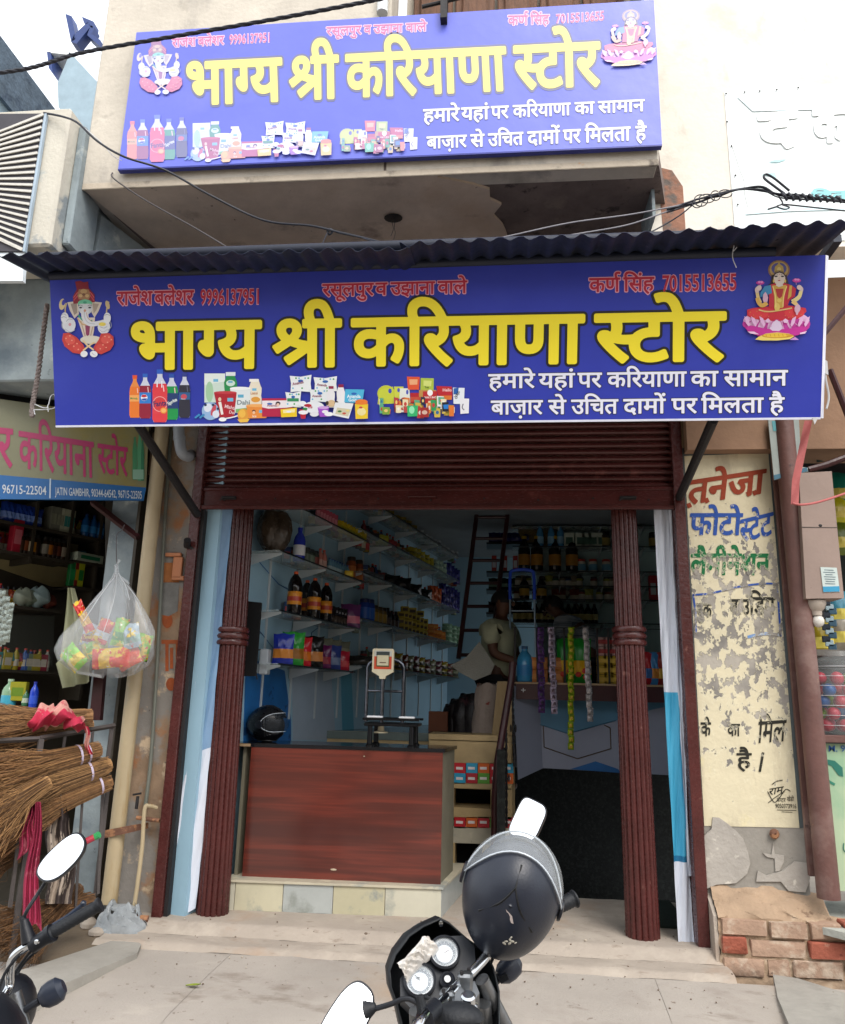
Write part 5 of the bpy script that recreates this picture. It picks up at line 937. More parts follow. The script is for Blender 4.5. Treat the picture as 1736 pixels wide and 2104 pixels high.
# ------------------------------------------------------------------ small goods
m_glass = mat('smoked_glass', '#c8d6d6', .08, var=0, bump=0, alpha=.35)
m_edge = mat('dark_glass_edge', '#161d20', .3, var=0, bump=0)
m_brk = mat('white_bracket', '#b9c2c6', .5, bump=0, var=0)
PM = {}
def pc(col, rough=.35, metal=0):
  k = 'goods_%s_%s' % (col, rough)
  return mat(k, col, rough, metal, var=.08, vs=30, bump=0)
_pr = {}
def bottle(body, label, cap, h=.25, r=.04):
  k = ('b', body, label, cap, h, r)
  if k in _pr: return _pr[k]
  mb = MB(); mb.mi = 0
  mb.lathe([(r*.9, 0), (r, .01), (r, h*.62), (r*.8, h*.74), (r*.38, h*.86), (r*.36, h*.92)], n=14)
  mb.mi = 1; mb.lathe([(r*1.02, h*.18), (r*1.03, h*.2), (r*1.03, h*.46), (r*1.02, h*.48)], n=14, cap=False)
  mb.mi = 2; mb.lathe([(r*.42, h*.92), (r*.42, h)], n=10)
  _pr[k] = (mb, [pc(body, .12), pc(label), pc(cap)]); return _pr[k]
def jar(body, label, cap, h=.12, r=.04):
  k = ('j', body, label, cap, h, r)
  if k in _pr: return _pr[k]
  mb = MB(); mb.lathe([(r*.92, 0), (r, .008), (r, h*.78), (r*.85, h*.84)], n=14); mb.mi = 1; mb.lathe([(r*1.03, h*.15), (r*1.03, h*.62)], n=14, cap=False); mb.mi = 2; mb.lathe([(r*.9, h*.82), (r*.9, h*.98), (r*.8, h)], n=12)
  _pr[k] = (mb, [pc(body, .12), pc(label), pc(cap)]); return _pr[k]
def carton(c1, c2, w=.07, d=.05, h=.12):
  k = ('c', c1, c2, w, d, h)
  if k in _pr: return _pr[k]
  mb = MB(); mb.box(-w/2, w/2, -d/2, d/2, 0, h, .003); mb.mi = 1; mb.box(-w*.36, w*.36, -d/2-.0015, d/2+.0015, h*.25, h*.7)
  _pr[k] = (mb, [pc(c1, .4), pc(c2, .4)]); return _pr[k]
def packet(c1, c2, w=.13, h=.18, t=.05):
  k = ('p', c1, c2, w, h, t)
  if k in _pr: return _pr[k]
  mb = MB()
  for s_ in (1, -1):
    k0 = len(mb.f)
    def g(u, v):
      b = (math.sin(math.pi*u)**.6)*(math.sin(math.pi*v)**.6); q = 1-.07*math.sin(math.pi*v)
      return ((u-.5)*w*q, s_*t/2*b+.006*math.sin(u*17+v*11)*b, v*h+.004*math.sin(u*40)*(v > .9))
    mb.grid(g, 8, 10)
    for i in range(8):
      for j in range(10):
        if .15 < (j+.5)/10 < .55: mb.m[k0+i*10+j] = 1
  _pr[k] = (mb, [pc(c1, .22), pc(c2, .25)]); return _pr[k]
_mesh = {}
def put(nm, pr, loc, rz, label, cat, group, scale=1, tilt=0):
  mb, ms = pr; key = id(mb)
  if key not in _mesh:
    o = obj(nm, mb, ms, None, True); _mesh[key] = o.data
  else: o = bpy.data.objects.new(nm, _mesh[key]); C.objects.link(o)
  o.location = loc; o.rotation_euler = (tilt, 0, rz); o.scale = (scale,)*3
  return tag(o, label, cat, group)
RZL = math.radians(18)
# ------------------------------------------------------------------ left wall shelves
SHZ = {}
def shelf(key, q0, q1, off=.27, lab='', brk=3, s_ext=(0, 0)):
  a = PL(*q0, off); b = PL(*q1, off); s0 = max(.34, (a-L0).dot(U)-s_ext[0]); s1 = (b-L0).dot(U)+s_ext[1]; z = (a.z+b.z)/2
  t = thing('glass_shelf', lab, 'shelf', wallpt((s0+s1)/2, .1, z), None, 'glass shelves along the left wall')
  mb = MB(); mb.prism([wallpt(s0, .012, z-.008), wallpt(s1, .012, z-.008), wallpt(s1, off, z-.008), wallpt(s0, off, z-.008)], (0, 0, .008)); obj('pane', mb, m_glass, t)
  mb = MB(); mb.prism([wallpt(s0, off, z-.010), wallpt(s1, off, z-.010), wallpt(s1, off+.003, z-.010), wallpt(s0, off+.003, z-.010)], (0, 0, .011)); obj('front_edge', mb, m_edge, t)
  for i in range(brk):
    s = lerp(s0+.06, s1-.06, i/max(1, brk-1)); mb = MB(); mb.prism([wallpt(s, .012, z-.0085), wallpt(s, off-.02, z-.0085), wallpt(s, off-.02, z-.02), wallpt(s, .012, z-.085)], U*.006); obj('bracket', mb, m_brk, t)
  SHZ[key] = (z, s0, s1); return t
shelf('A', (600, 1050), (757, 1099), lab='upper glass shelf of the near rack holding pink boxes and yellow packets')
shelf('B', (523, 1123), (752, 1187), lab='glass shelf of the near rack holding a brown bag and mixed bottles')
shelf('C', (573, 1263), (739, 1283), lab='glass shelf of the near rack holding black soda bottles')
shelf('D', (571, 1371), (730, 1373), lab='lowest glass shelf of the near rack holding bright snack bags')
for k, y0, nm in (('E', 1066, 'topmost glass shelf of the far rack holding silvery packets'), ('F', 1127.5, 'second glass shelf of the far rack holding yellow and navy packs'), ('G', 1205.5, 'third glass shelf of the far rack holding dark, orange and navy packs'), ('H', 1291, 'fourth glass shelf of the far rack holding jars and yellow boxes'), ('I', 1377, 'lowest glass shelf of the far rack holding pillow shaped bags')):
  z = PL(822, y0, .27).z; a = PL(744, 1200, .27); b = PL(944, 1250, .27)
  def pyof(px, z): 
    lo_, hi_ = 900.0, 1500.0
    for _ in range(30):
      m_ = (lo_+hi_)/2
      if PL(px, m_, .27).z > z: lo_ = m_
      else: hi_ = m_
    return lo_
  shelf(k, (742, pyof(742, z)), (943, pyof(943, z)), lab=nm, brk=5)
mb = MB()
for i in range(12):
  s = .25+i*.42
  if s < 5: mb.prism([wallpt(s, .001, 1.3), wallpt(s, .012, 1.3), wallpt(s, .012, 3.1), wallpt(s, .001, 3.1)], U*.018)
RL = thing('shelf_rails', 'white slotted steel uprights carrying the glass shelves on the left wall', 'shelf rails', wallpt(2, 0, 1.3))
for i in range(12):
  s = .25+i*.42
  if s < 5: mb = MB(); mb.prism([wallpt(s, .001, 1.3), wallpt(s, .012, 1.3), wallpt(s, .012, 3.1), wallpt(s, .001, 3.1)], U*.018); obj('upright', mb, m_brk, RL)
def S(key, px, off=.16):
  z, s0, s1 = SHZ[key]; lo_, hi_ = 0., 6.
  for _ in range(30):
    m_ = (lo_+hi_)/2; p = wallpt(m_, off, z); v = p-CAM; q = Vector((AX.x, AX.y, AX.z)).dot(Vector((0,0,0))) if False else None
    cx2 = CX+FP*(cx_.dot(v))/(-cz_.dot(v))
    if cx2 < px: lo_ = m_
    else: hi_ = m_
  return wallpt(lo_, off, z+.001)
rs = random.Random(21)
# wall paper pattern: thin line hexagons and blue panels
WP = thing('wallpaper_panels', 'blue geometric wallpaper pieces and line hexagons stuck on the left wall', 'wallpaper', wallpt(1, .003, 1.2))
def wallpoly(pts, m_, nm='panel', off=.003): mb = MB(); mb.prism([PL(x, y, off) for x, y in pts], NR*-.002); obj(nm, mb, m_, WP)
m_wb = mat('blue_marbled_panel', '#1d5f9c', .5, vs=3, var=.2, bump=0, layers=(('#0f3c6e', 6, .58, .03),)); m_wg = mat('grey_paper_panel', '#9aa9b8', .5, var=.06, bump=0); m_wt = mat('teal_paper_panel', '#4f93ab', .5, var=.06, bump=0)
wallpoly([(505, 1350), (585, 1378), (598, 1480), (598, 1525), (500, 1525)], m_wb); wallpoly([(600, 1378), (680, 1378), (690, 1520), (602, 1520)], m_wg); wallpoly([(700, 1378), (722, 1378), (728, 1520), (704, 1520)], m_wt)
wallpoly([(560, 1060), (600, 1072), (590, 1090), (570, 1082)], m_wt, 'diamond'); wallpoly([(640, 1050), (674, 1060), (657, 1086)], m_wt, 'diamond')
def wline(pts):
  for a, b in zip(pts, pts[1:]): mb = MB(); mb.tube([PL(*a, .004), PL(*b, .004)], .0035, 4); obj('line', mb, m_wb, WP)
wline([(640, 1330), (640, 1300), (664, 1282), (690, 1300)]); wline([(520, 1140), (572, 1200), (600, 1215)]); wline([(520, 1280), (560, 1330), (575, 1350)])
# near rack goods
mb = MB(); mb.ell((0, 0, .13), (.1, .085, .14), 14, 9); [mb.ell((.03*math.sin(i*2.1), .03*math.cos(i*1.7), .13+.02*math.sin(i)), (.085, .075, .13), 10, 6) for i in range(3)]
_b = (mb, [mat('brown_plastic_bag', '#3c3228', .25, bump=.3, bs=30, vs=9, var=.4)]); put('plastic_bag', _b, S('B', 562, .14), 0, 'big dark brown plastic bag at the near end of the second shelf', 'bag', None, 1.15)
put('blue_bottle', bottle('#2a3aa8', '#dfe3ea', '#2430a0', .26, .045), S('B', 613), RZL, 'blue capped bottle with white label standing alone on the near rack', 'bottle', None)
for x, c in ((627, '#5b6a5c'), (636, '#6a7a6c'), (645, '#7a3a34')): put('jar', jar('#39423c', c, '#20282a', .13, .036), S('B', x), RZL, 'small dark jar with muted label on the second shelf of the near rack', 'jar', 'small dark jars on the near rack')
for x in (656, 664): put('bottle', bottle('#b8746a', '#c9a49a', '#c0503c', .17, .026), S('B', x), RZL, 'small pink bottle between the dark jars and the blue capped bottles', 'bottle', 'small pink bottles on the near rack')
for i in range(8): put('bottle', bottle('#5f8aa0', '#a9c0c8', '#1d4a8c', .12, .022), S('B', 676+i*5.2, .17), RZL, 'small clear bottle with blue cap in the row on the near rack', 'bottle', 'blue capped bottles on the near rack')
for x in (720, 735): put('jar', jar('#7a3c1a', '#a8622c', '#20180f', .21, .042), S('B', x), RZL, 'tall amber jar with dark lid at the far end of the second shelf', 'jar', 'amber jars on the near rack')
put('soap_box', carton('#c9a81f', '#e0c84a', .07, .05, .05), S('B', 716, .24), RZL, 'small yellow box at the shelf edge beside the amber jars', 'box', None)
for i in range(7): put('box', carton('#b04a5e', '#d08a94', .035, .07, .13), S('A', 652+i*6), RZL, 'thin pink box in the row on the upper shelf of the near rack', 'box', 'pink boxes on the upper shelf')
for i in range(9): put('packet', packet('#b8a018', '#8c8a2c', .07, .09, .03), S('A', 697+i*6, .2), RZL, 'yellow packet in the row on the upper shelf of the near rack', 'packet', 'yellow packets on the upper shelf')
def soda(px, off, lab):
  t = thing('soda_bottle', lab, 'bottle', S('C', px, off), None, 'black soda bottles on the near rack')
  h, r = .33, .052
  mb = MB(); mb.lathe([(r*.8, 0), (r, .02), (r, h*.28), (r*.95, h*.32), (r*.95, h*.5), (r, h*.53), (r, h*.66), (r*.75, h*.8), (r*.3, h*.9)], n=18); obj('body', mb, pc('#120c0c', .1), t, True)
  mb = MB(); mb.lathe([(r*.99, h*.22), (r*1.02, h*.23), (r*1.02, h*.5), (r*.99, h*.51)], n=18, cap=False); obj('label', mb, pc('#c8801c', .35), t, True)
  mb = MB(); mb.lathe([(r*1.03, h*.3), (r*1.03, h*.4)], n=18, cap=False); obj('label_band', mb, pc('#a33424', .35), t, True)
  mb = MB(); mb.lathe([(r*.32, h*.9), (r*.32, h*.95), (r*.25, h*.96)], n=12); obj('cap', mb, pc('#c8501c', .4), t, True)
  return t
soda(603, .19, 'first black soda bottle with orange label from the near end of the shelf'); soda(627, .08, 'black soda bottle standing behind the first two on the shelf'); soda(643, .19, 'black soda bottle with orange label in the middle of the shelf'); soda(667, .17, 'last black soda bottle with orange label, next to the dark packets')
for i in range(5): put('packet', packet('#1f1a1c', '#3a2c22', .09, .15, .04), S('C', 684+i*6), RZL, 'dark packet leaning behind the soda bottles', 'packet', 'dark packets beside the soda bottles')
put('packet', packet('#5a2a5c', '#c86a84', .17, .2, .05), S('C', 719, .2), RZL, 'purple and pink packet at the far end of the soda shelf', 'packet', None)
for x, c1, c2, l, s_ in ((580, '#1d2c8c', '#b8742c', 'blue topped snack bag with orange window', 1), (600, '#2c8a34', '#8c5a1f', 'green snack bag with golden window', 1.12), (618, '#b81f28', '#c86a1c', 'red snack bag with orange base', 1), (641, '#14110f', '#b8763c', 'black bag of orange pulses', 1.1), (663, '#5c1a4c', '#8c2c3c', 'purple snack bag', .85), (683, '#2c3a78', '#6a7a9c', 'blue and clear bag', .9), (704, '#a81f34', '#c8444c', 'small pinkish red bag', .75)):
  put('snack_bag', packet(c1, c2, .14, .2, .06), S('D', x, .2), RZL+rs.uniform(-.2, .2), l+' on the lowest shelf of the near rack', 'snack bag', None, s_*1.05)
for i in range(3): put('pouch', packet('#6a6c5c', '#8c8a74', .2, .12, .07), S('D', 655+i*19, .08)+Vector((0, 0, .13)), RZL, 'pale pouch lying behind the snack bags', 'pouch', 'pale pouches lying behind the snack bags')
# far rack goods
def run(key, xs, fn, lab, cat, grp, off=.16, stack=1, dz=.1, nm=None, sc_=1):
  for i, x in enumerate(xs):
    for k in range(stack if not callable(stack) else stack(i)):
      p = S(key, x, off+rs.uniform(-.02, .02)); p.z += k*dz; put(nm or cat.replace(' ', '_'), fn(i), p, RZL+rs.uniform(-.12, .12), lab, cat, grp, sc_*rs.uniform(.95, 1.05))
run('E', range(862, 935, 9), lambda i: packet('#9aa0a4', '#6a7074', .1, .13, .03), 'silvery packet on the topmost shelf of the far rack', 'packet', 'silvery packets on the far rack')
run('E', range(800, 860, 12), lambda i: packet('#8c7a2c', '#3c4a2c', .1, .12, .03), 'green and yellow packet on the topmost shelf', 'packet', 'green and yellow packets on the far rack')
run('F', (757, 768), lambda i: carton('#14161c', '#2a2c38', .09, .06, .06), 'dark carton on the second shelf of the far rack', 'box', 'dark cartons on the far rack')
run('F', (780, 789), lambda i: carton('#a8a82c', '#c8c060', .08, .06, .09), 'lime yellow carton on the second shelf of the far rack', 'box', 'lime yellow cartons')
run('F', (798, 806), lambda i: carton('#8c1c24', '#b04a5a', .08, .06, .09), 'red carton on the second shelf of the far rack', 'box', 'red cartons on the far rack')
run('F', (818, 826, 834), lambda i: carton('#9aa49a', '#5a8a6c', .06, .05, .06), 'pale carton on the second shelf of the far rack', 'box', 'pale cartons on the far rack')
run('F', range(846, 890, 9), lambda i: packet('#a89a1c', '#6a6a14', .1, .09, .05), 'yellow packet heaped on the second shelf', 'packet', 'yellow packets heaped on the far rack', stack=2, dz=.06)
run('F', range(893, 912, 8), lambda i: packet('#9ab09a', '#5a7a6c', .1, .09, .05), 'whitish green packet on the second shelf', 'packet', 'whitish packets on the far rack', stack=2, dz=.06)
run('F', range(914, 940, 6), lambda i: packet('#1a1a5c', '#2c2c84', .09, .12, .04), 'navy packet near the corner of the second shelf', 'packet', 'navy packets of the second shelf', stack=2, dz=.07)
run('G', (752, 762, 772, 781), lambda i: carton('#3c444c', '#6a747c', .06, .05, .07), 'small grey carton on the third shelf of the far rack', 'box', 'small grey cartons')
run('G', (800, 822, 846, 868), lambda i: packet('#0f0f10', '#1f1f20', .22, .13, .1), 'shiny black bag on the third shelf of the far rack', 'bag', 'shiny black bags on the far rack')
run('G', (884, 892, 900), lambda i: packet('#a8461c', '#c0602c', .08, .13, .05), 'orange packet on the third shelf', 'packet', 'orange packets on the third shelf', stack=2, dz=.07)
run('G', range(908, 940, 6), lambda i: packet('#181458', '#2a2478', .09, .14, .05), 'deep navy packet in the heap at the end of the third shelf', 'packet', 'navy packets of the third shelf', stack=3, dz=.07)
run('H', (748, 757), lambda i: jar('#1f3a8c', '#2c5ab0', '#142050', .2, .05), 'blue jar at the near end of the fourth shelf', 'jar', 'blue jars on the far rack')
run('H', (767, 776, 785), lambda i: jar('#5a481c', '#8c7024', '#2c2010', .17, .045), 'golden brown jar on the fourth shelf', 'jar', 'golden jars on the far rack')
run('H', (796, 804, 812), lambda i: bottle('#1c1412', '#3c2c24', '#101010', .18, .035), 'dark bottle on the fourth shelf of the far rack', 'bottle', 'dark bottles on the far rack')
run('H', range(822, 874, 8), lambda i: carton('#a8941c', '#3c2c10', .08, .06, .065), 'black and yellow carton stacked on the fourth shelf', 'box', 'yellow cartons stacked on the fourth shelf', stack=lambda i: 3+i % 2, dz=.067)
run('H', range(884, 912, 8), lambda i: carton('#b8681c', '#c88a3c', .07, .06, .055), 'orange carton stacked on the fourth shelf', 'box', 'orange cartons stacked on the fourth shelf', stack=lambda i: 3-i//2, dz=.057)
run('H', (918, 928, 937), lambda i: packet('#7a9a7c', '#9ab49a', .13, .07, .08), 'pale green packet piled at the far end of the fourth shelf', 'packet', 'pale green packets piled up', stack=4, dz=.055)
run('I', range(742, 800, 15), lambda i: packet('#2c2a28', '#4a4640', .22, .09, .12), 'dark pouch lying on the lowest shelf of the far rack', 'pouch', 'dark pouches on the lowest shelf')
run('I', range(806, 935, 12), lambda i: packet(('#8c7a1c', '#6a3a2c', '#7a7a5c', '#5c2c34')[i % 4], '#4a4434', .2, .1, .1), 'pillow shaped bag of pulses on the lowest shelf', 'bag', 'pillow shaped bags on the lowest shelf', stack=2, dz=.06)
# packed back rows of the far rack
names_ = {'E': 'topmost', 'F': 'second', 'G': 'third', 'H': 'fourth', 'I': 'lowest'}
for key in 'EFGHI':
  for i, x in enumerate(range(746, 940, 6)):
    c1 = rs.choice(('#7a2c2c', '#2c4a7a', '#8c7a2c', '#4a5c3c', '#8c8c84', '#5c2c4a', '#a85c2c', '#2c6a6a', '#141418')); c2 = rs.choice(('#b8b0a0', '#c8a03c', '#a83c3c', '#3c6ab0', '#d0d0cc')); k = rs.randrange(3)
    pr = (lambda: bottle(c1, c2, '#b03c2c', .19, .028), lambda: carton(c1, c2, .075, .05, .14), lambda: jar(c1, c2, '#20242c', .15, .034))[k]()
    nm = ('bottle', 'box', 'jar')[k]; p = S(key, x, .07); put(nm, pr, p, RZL+rs.uniform(-.3, .3), 'small %s half hidden in the back row of the %s far shelf' % (nm, names_[key]), nm, 'back row %ss on the %s far shelf' % (nm, names_[key]))
for key, xs, lab in (('A', range(640, 756, 8), 'upper'), ('B', range(588, 750, 9), 'second'), ('C', range(590, 738, 10), 'soda'), ('D', range(584, 728, 9), 'lowest')):
  for x in xs:
    c1 = rs.choice(('#7a2c2c', '#2c4a7a', '#8c7a2c', '#5c6a5c', '#a85c2c', '#2c6a6a', '#1c1c20')); c2 = rs.choice(('#b8b0a0', '#c8a03c', '#a83c3c')); k = rs.randrange(2)
    pr = (carton(c1, c2, .06, .04, .12), jar(c1, c2, '#20242c', .13, .03))[k]; nm = ('box', 'jar')[k]; put(nm, pr, S(key, x, .05), RZL, 'small dim %s at the wall side of the %s near shelf' % (nm, lab), nm, 'wall side %ss on the %s near shelf' % (nm, lab))
# ------------------------------------------------------------------ rear right wall, its shelves and goods
YB = 3.3
m_pale = mat('pale_green_grey_wallpaper', '#8fa6a4', .6, var=.06, bump=0)
mb = MB(); mb.box(.38, 2.4, YB, YB+.08, 1.2, 3.26); part('rear_partition', mb, m_pale)
XB = lambda px, py: P(px, py, y=YB-.26)
def bshelf(py, lab, x0=1053, x1=1400):
  a = XB(1053, py+3); b = XB(1378, py-3); z = XB(1180, py).z; t = thing('glass_shelf', lab, 'shelf', (1.2, YB-.15, z), None, 'glass shelves on the rear wall')
  mb = MB(); mb.box(XB(x0, py).x, 2.2, YB-.26, YB-.005, z-.008, z); obj('pane', mb, m_glass, t)
  mb = MB(); mb.box(XB(x0, py).x, 2.2, YB-.263, YB-.2605, z-.01, z+.001); obj('front_edge', mb, m_edge, t)
  for i in range(4): x = .6+i*.42; mb = MB(); mb.prism([(x, YB-.005, z-.009), (x, YB-.24, z-.009), (x, YB-.24, z-.02), (x, YB-.005, z-.07)], (.006, 0, 0)); obj('bracket', mb, m_brk, t)
  return z
zb = [bshelf(y, l) for y, l in ((1079, 'highest glass shelf on the rear wall, nearly empty'), (1122, 'glass shelf on the rear wall with water bottles and cartons'), (1173, 'glass shelf on the rear wall with big dark bottles and jars'), (1203, 'empty glass shelf on the rear wall above the diamond decorations'), (1231, 'glass shelf on the rear wall above the person in grey'), (1279, 'lowest glass shelf on the rear wall with a row of dark bottles'))]
def onb(px, k, off=.13): return Vector((P(px, 1150, y=YB-off).x, YB-off, zb[k]+.001))
for x in (1062+48, 1133, 1152): put('water_bottle', bottle('#4a8ab8', '#8cb8d0', '#2c6a9c', .25, .036), onb(x, 1), 0, 'clear blue water bottle on the rear wall shelf', 'bottle', 'water bottles on the rear wall')
for x in (1170, 1193, 1206, 1219, 1237): put('carton', carton('#c0c8b8', '#3c5a4c', .1, .06, .16), onb(x, 1), 0, 'white and green carton on the rear wall shelf', 'carton', 'white and green cartons on the rear wall')
for x in (1077, 1103, 1140, 1175): put('big_bottle', bottle('#14100e', '#a87424', '#b8941c', .38, .062), onb(x, 2), 0, 'big dark bottle with tan label on the rear wall shelf', 'bottle', 'big dark bottles on the rear wall')
for x in (1194, 1218, 1245): put('jar', jar('#c0b8a8', '#5a8aa0', '#a8301c', .14, .045), onb(x, 2), 0, 'glass jar with red lid and picture label on the rear wall', 'jar', 'red lidded jars on the rear wall')
for x in (1077, 1112): put('bottle', bottle('#14100e', '#b08a2c', '#20180f', .24, .05), onb(x, 4), 0, 'dark bottle with gold label beside the blue trolley handle', 'bottle', 'gold labelled bottles on the rear wall')
for i in range(13): put('bottle', bottle('#0f0e0d', '#a89a5c', '#20201c', .2, .034), onb(1060+i*13.2, 5), 0, 'dark bottle with pale label in the lowest row on the rear wall', 'bottle', 'row of dark bottles on the rear wall')
for x in (1245, 1300, 1318): put('jar', jar('#2c241c', '#8c7a3c', '#141210', .17, .05), onb(x, 1) if x < 1290 else onb(x+45, 1), 0, 'dark jar seen past the right column', 'jar', 'dark jars past the right column')
for x in (1338, 1352, 1366): put('tin', carton('#a82430', '#c9c9cc', .07, .07, .26), onb(x, 4), 0, 'tall red and white tin seen past the right column', 'tin', 'red and white tins past the right column')
for k, nm_ in ((0, 'highest'), (3, 'fourth'), (4, 'fifth')):
  for i in range(17):
    if rs.random() < .8: c1 = rs.choice(('#3c5c4a', '#7a7060', '#2c3c5c', '#6a2c24', '#8c8c3c')); q_ = rs.random() < .5; put('jar' if q_ else 'packet', jar(c1, '#b8b0a0', '#20242c', .12, .035) if q_ else packet(c1, '#b0a890', .1, .13, .04), onb(1062+i*13+rs.uniform(-3, 3), k, .06), rs.uniform(-.3, .3), 'small %s in the mixed row on the %s rear wall shelf' % ('jar' if q_ else 'packet', nm_), 'jar' if q_ else 'packet', 'mixed goods on the %s rear shelf %s' % (nm_, 'jars' if q_ else 'packets'))
WD = thing('wall_diamonds', 'patterned diamond stickers on the rear wall', 'wall sticker', (1.3, YB, 1.9))
for x, y in ((1165, 1218), (1235, 1216), (1190, 1190), (1185, 1252), (1060, 1215)):
  c = P(x, y, y=YB-.004); mb = MB(); mb.prism([c+Vector(v) for v in ((-.05, 0, 0), (0, 0, -.07), (.05, 0, 0), (0, 0, .07))], (0, .002, 0)); d = obj('diamond', mb, pc('#4a4a44'), WD); mb = MB(); mb.prism([c+Vector(v)+Vector((0, -.003, 0)) for v in ((-.025, 0, 0), (0, 0, -.035), (.025, 0, 0), (0, 0, .035))], (0, .002, 0)); obj('inner_diamond', mb, pc('#8c8a7c'), d)
c = P(1107, 1085, y=YB-.03); mb = MB(); mb.lathe([(.02, 0), (.2, .012), (.22, .0), (.215, -.012)], c, 28, Matrix.Rotation(math.radians(90), 3, 'X'))
single('woven_tray', mb, mat('woven_bamboo', '#6a5a34', .8, vs=60, var=.4, bump=.6, bs=160), 'round woven tray hung high on the rear wall', 'tray')
# ladder
LD = thing('ladder', 'dark maroon ladder leaning against the deep shelves', 'ladder', P(960, 1400, y=2.5))
ra = [P(984, 1020, y=2.75), P(942, 1353, y=2.35)]; rb = [P(1047, 1020, y=2.75), P(1008, 1353, y=2.35)]
for r_ in (ra, rb): mb = MB(); mb.tube(r_, .022, 8); obj('rail', mb, m_maroon2, LD)
for i in range(7): t_ = .14+i*.14; mb = MB(); mb.tube([ra[0].lerp(ra[1], t_), rb[0].lerp(rb[1], t_)], .016, 8); obj('rung', mb, m_maroon2, LD)
# rack of dark goods behind the ladder
for k, py in enumerate((1118, 1176, 1212, 1260)):
  z = P(1020, py, y=3.3).z; t = thing('side_shelf', ('top', 'second', 'third', 'lowest')[k]+' short shelf behind the ladder', 'shelf', (.2, 3.4, z)); mb = MB(); mb.box(-.14, .37, 3.2, 3.5, z-.02, z, .003); obj('board', mb, m_edge, t)
  for i in range(4):
    c1, c2 = (('#1a1a4a', '#2c2c6a'), ('#7a2424', '#c9c9d0'), ('#1f2c24', '#5a7a6a'), ('#141414', '#2a2a2c'))[k]
    put('packet', packet(c1, c2, .12, .12 if k != 1 else .16, .06) if k != 1 else carton('#a82c24', '#c9ccd6', .05, .05, .17), (-.06+i*.11, 3.28, z+.001), 0, ('navy packet', 'red and white tube box', 'green grey packet', 'black packet')[k]+' on the '+('top', 'second', 'third', 'lowest')[k]+' short shelf behind the ladder', 'packet' if k != 1 else 'box', 'goods on the short shelves row %s' % ('one', 'two', 'three', 'four')[k])
# ------------------------------------------------------------------ right counter on the raised floor
CT = thing('raised_counter', 'raised shop counter with maroon fascia and pale hexagon printed panel', 'counter', (.75, 1.75, 1.2))
YC = 1.62
q = lambda x, y: P(x, y, y=YC)
zt = q(1200, 1405).z; zf = q(1200, 1440).z; zp = q(1200, 1588).z
mb = MB(); mb.box(.12, 1.5, YC-.02, YC+.5, zt-.012, zt+.004, .003); obj('top', mb, mat('light_wood_edge', '#9c8264', .5, bump=.05), CT)
mb = MB(); mb.box(.13, 1.5, YC-.01, YC+.02, zf, zt-.0125, .002); fa = obj('fascia', mb, m_maroon2, CT)
c = q(1075, 1418); mb = MB(); mb.box(c.x-.018, c.x+.018, YC-.02, YC-.0105, c.z-.003, c.z+.003); mb.box(c.x-.003, c.x+.003, YC-.022, YC-.0106, c.z-.016, c.z+.016); obj('key', mb, pc('#c9c9c9', .3), fa)
m_hexp = mat('lilac_grey_board', '#8f93a4', .55, vs=1.5, var=.08, bump=.02); m_hexb = mat('steel_blue_board', '#4f7c98', .55, vs=1.5, var=.1, bump=.02)
q2 = lambda x, y, yy=YC+.2: P(x, y, y=yy)
mb = MB(); mb.prism([q(1056, 1436), q(1064, 1602), q2(1115, 1578), q2(1110, 1436)], (.006, .006, 0)); obj('side_panel', mb, m_hexp, CT)
mb = MB(); mb.prism([q2(1110, 1425), q2(1115, 1578), q2(1395, 1594), q2(1395, 1425)], (0, .02, 0)); pn = obj('front_panel', mb, m_hexp, CT)
dd = lambda x, y: (975.9+.3052*x, 1335.4+.3052*y)
mb = MB(); mb.prism([q2(*dd(x, y), YC+.196) for x, y in ((374, 330), (374, 482), (625, 563), (950, 474), (1200, 400), (1300, 380), (1300, 330))], (0, .003, 0)); obj('blue_field', mb, m_hexb, pn)
mb = MB(); mb.prism([q2(*dd(x, y), YC+.196) for x, y in ((640, 803), (812, 750), (960, 800), (985, 828))], (0, .003, 0)); obj('blue_triangle', mb, mat('blue_marbled_panel', '#1d5f9c'), pn)
def hexl(pts, m_):
  for a, b in zip(pts, pts[1:]): mb = MB(); mb.tube([q2(*dd(*a), YC+.194), q2(*dd(*b), YC+.194)], .0038, 4); obj('line', mb, m_, pn)
hexl([(460, 510), (465, 655), (690, 733), (915, 665), (910, 525), (868, 506)], pc('#5c4a34')); hexl([(374, 482), (625, 563), (950, 474)], pc('#3c6a84'))
mb = MB(); mb.box(.12, 1.6, YC+.3, YC+.33, .95, zt-.02); obj('back_board', mb, m_hexp, CT)
# glass case posts, wire and goods on the counter
GC = thing('black_iron_grille', 'black iron bars standing along the edge of the raised counter', 'grille', (.7, YC, zt))
ztw = q(1150, 1290).z
for x in (1058, 1104, 1160, 1228, 1251): c = q(x, 1350); mb = MB(); mb.box(c.x-.008, c.x+.008, YC, YC+.016, zt+.005, ztw, .001); obj('bar', mb, m_dark, GC)
mb = MB(); mb.tube([(q(1050, 1290).x, YC, ztw), (1.5, YC, ztw)], .003, 6); obj('wire', mb, m_dark, GC)
gy = YC+.12
G = lambda x: Vector((P(x, 1370, y=gy).x, gy, zt+.005))
put('water_jar', bottle('#3a8ab8', '#2a78b0', '#1c4a74', .29, .065), G(1078), 0, 'big clear blue bottle at the left end of the raised counter', 'bottle', None)
for x in (1098, 1114, 1146):
  for k in range(2): put('box', carton('#b86a1c', '#d0883c', .085, .07, .1), G(x)+Vector((0, .01, k*.102)), 0, 'orange box stacked on the raised counter', 'box', 'orange boxes on the raised counter')
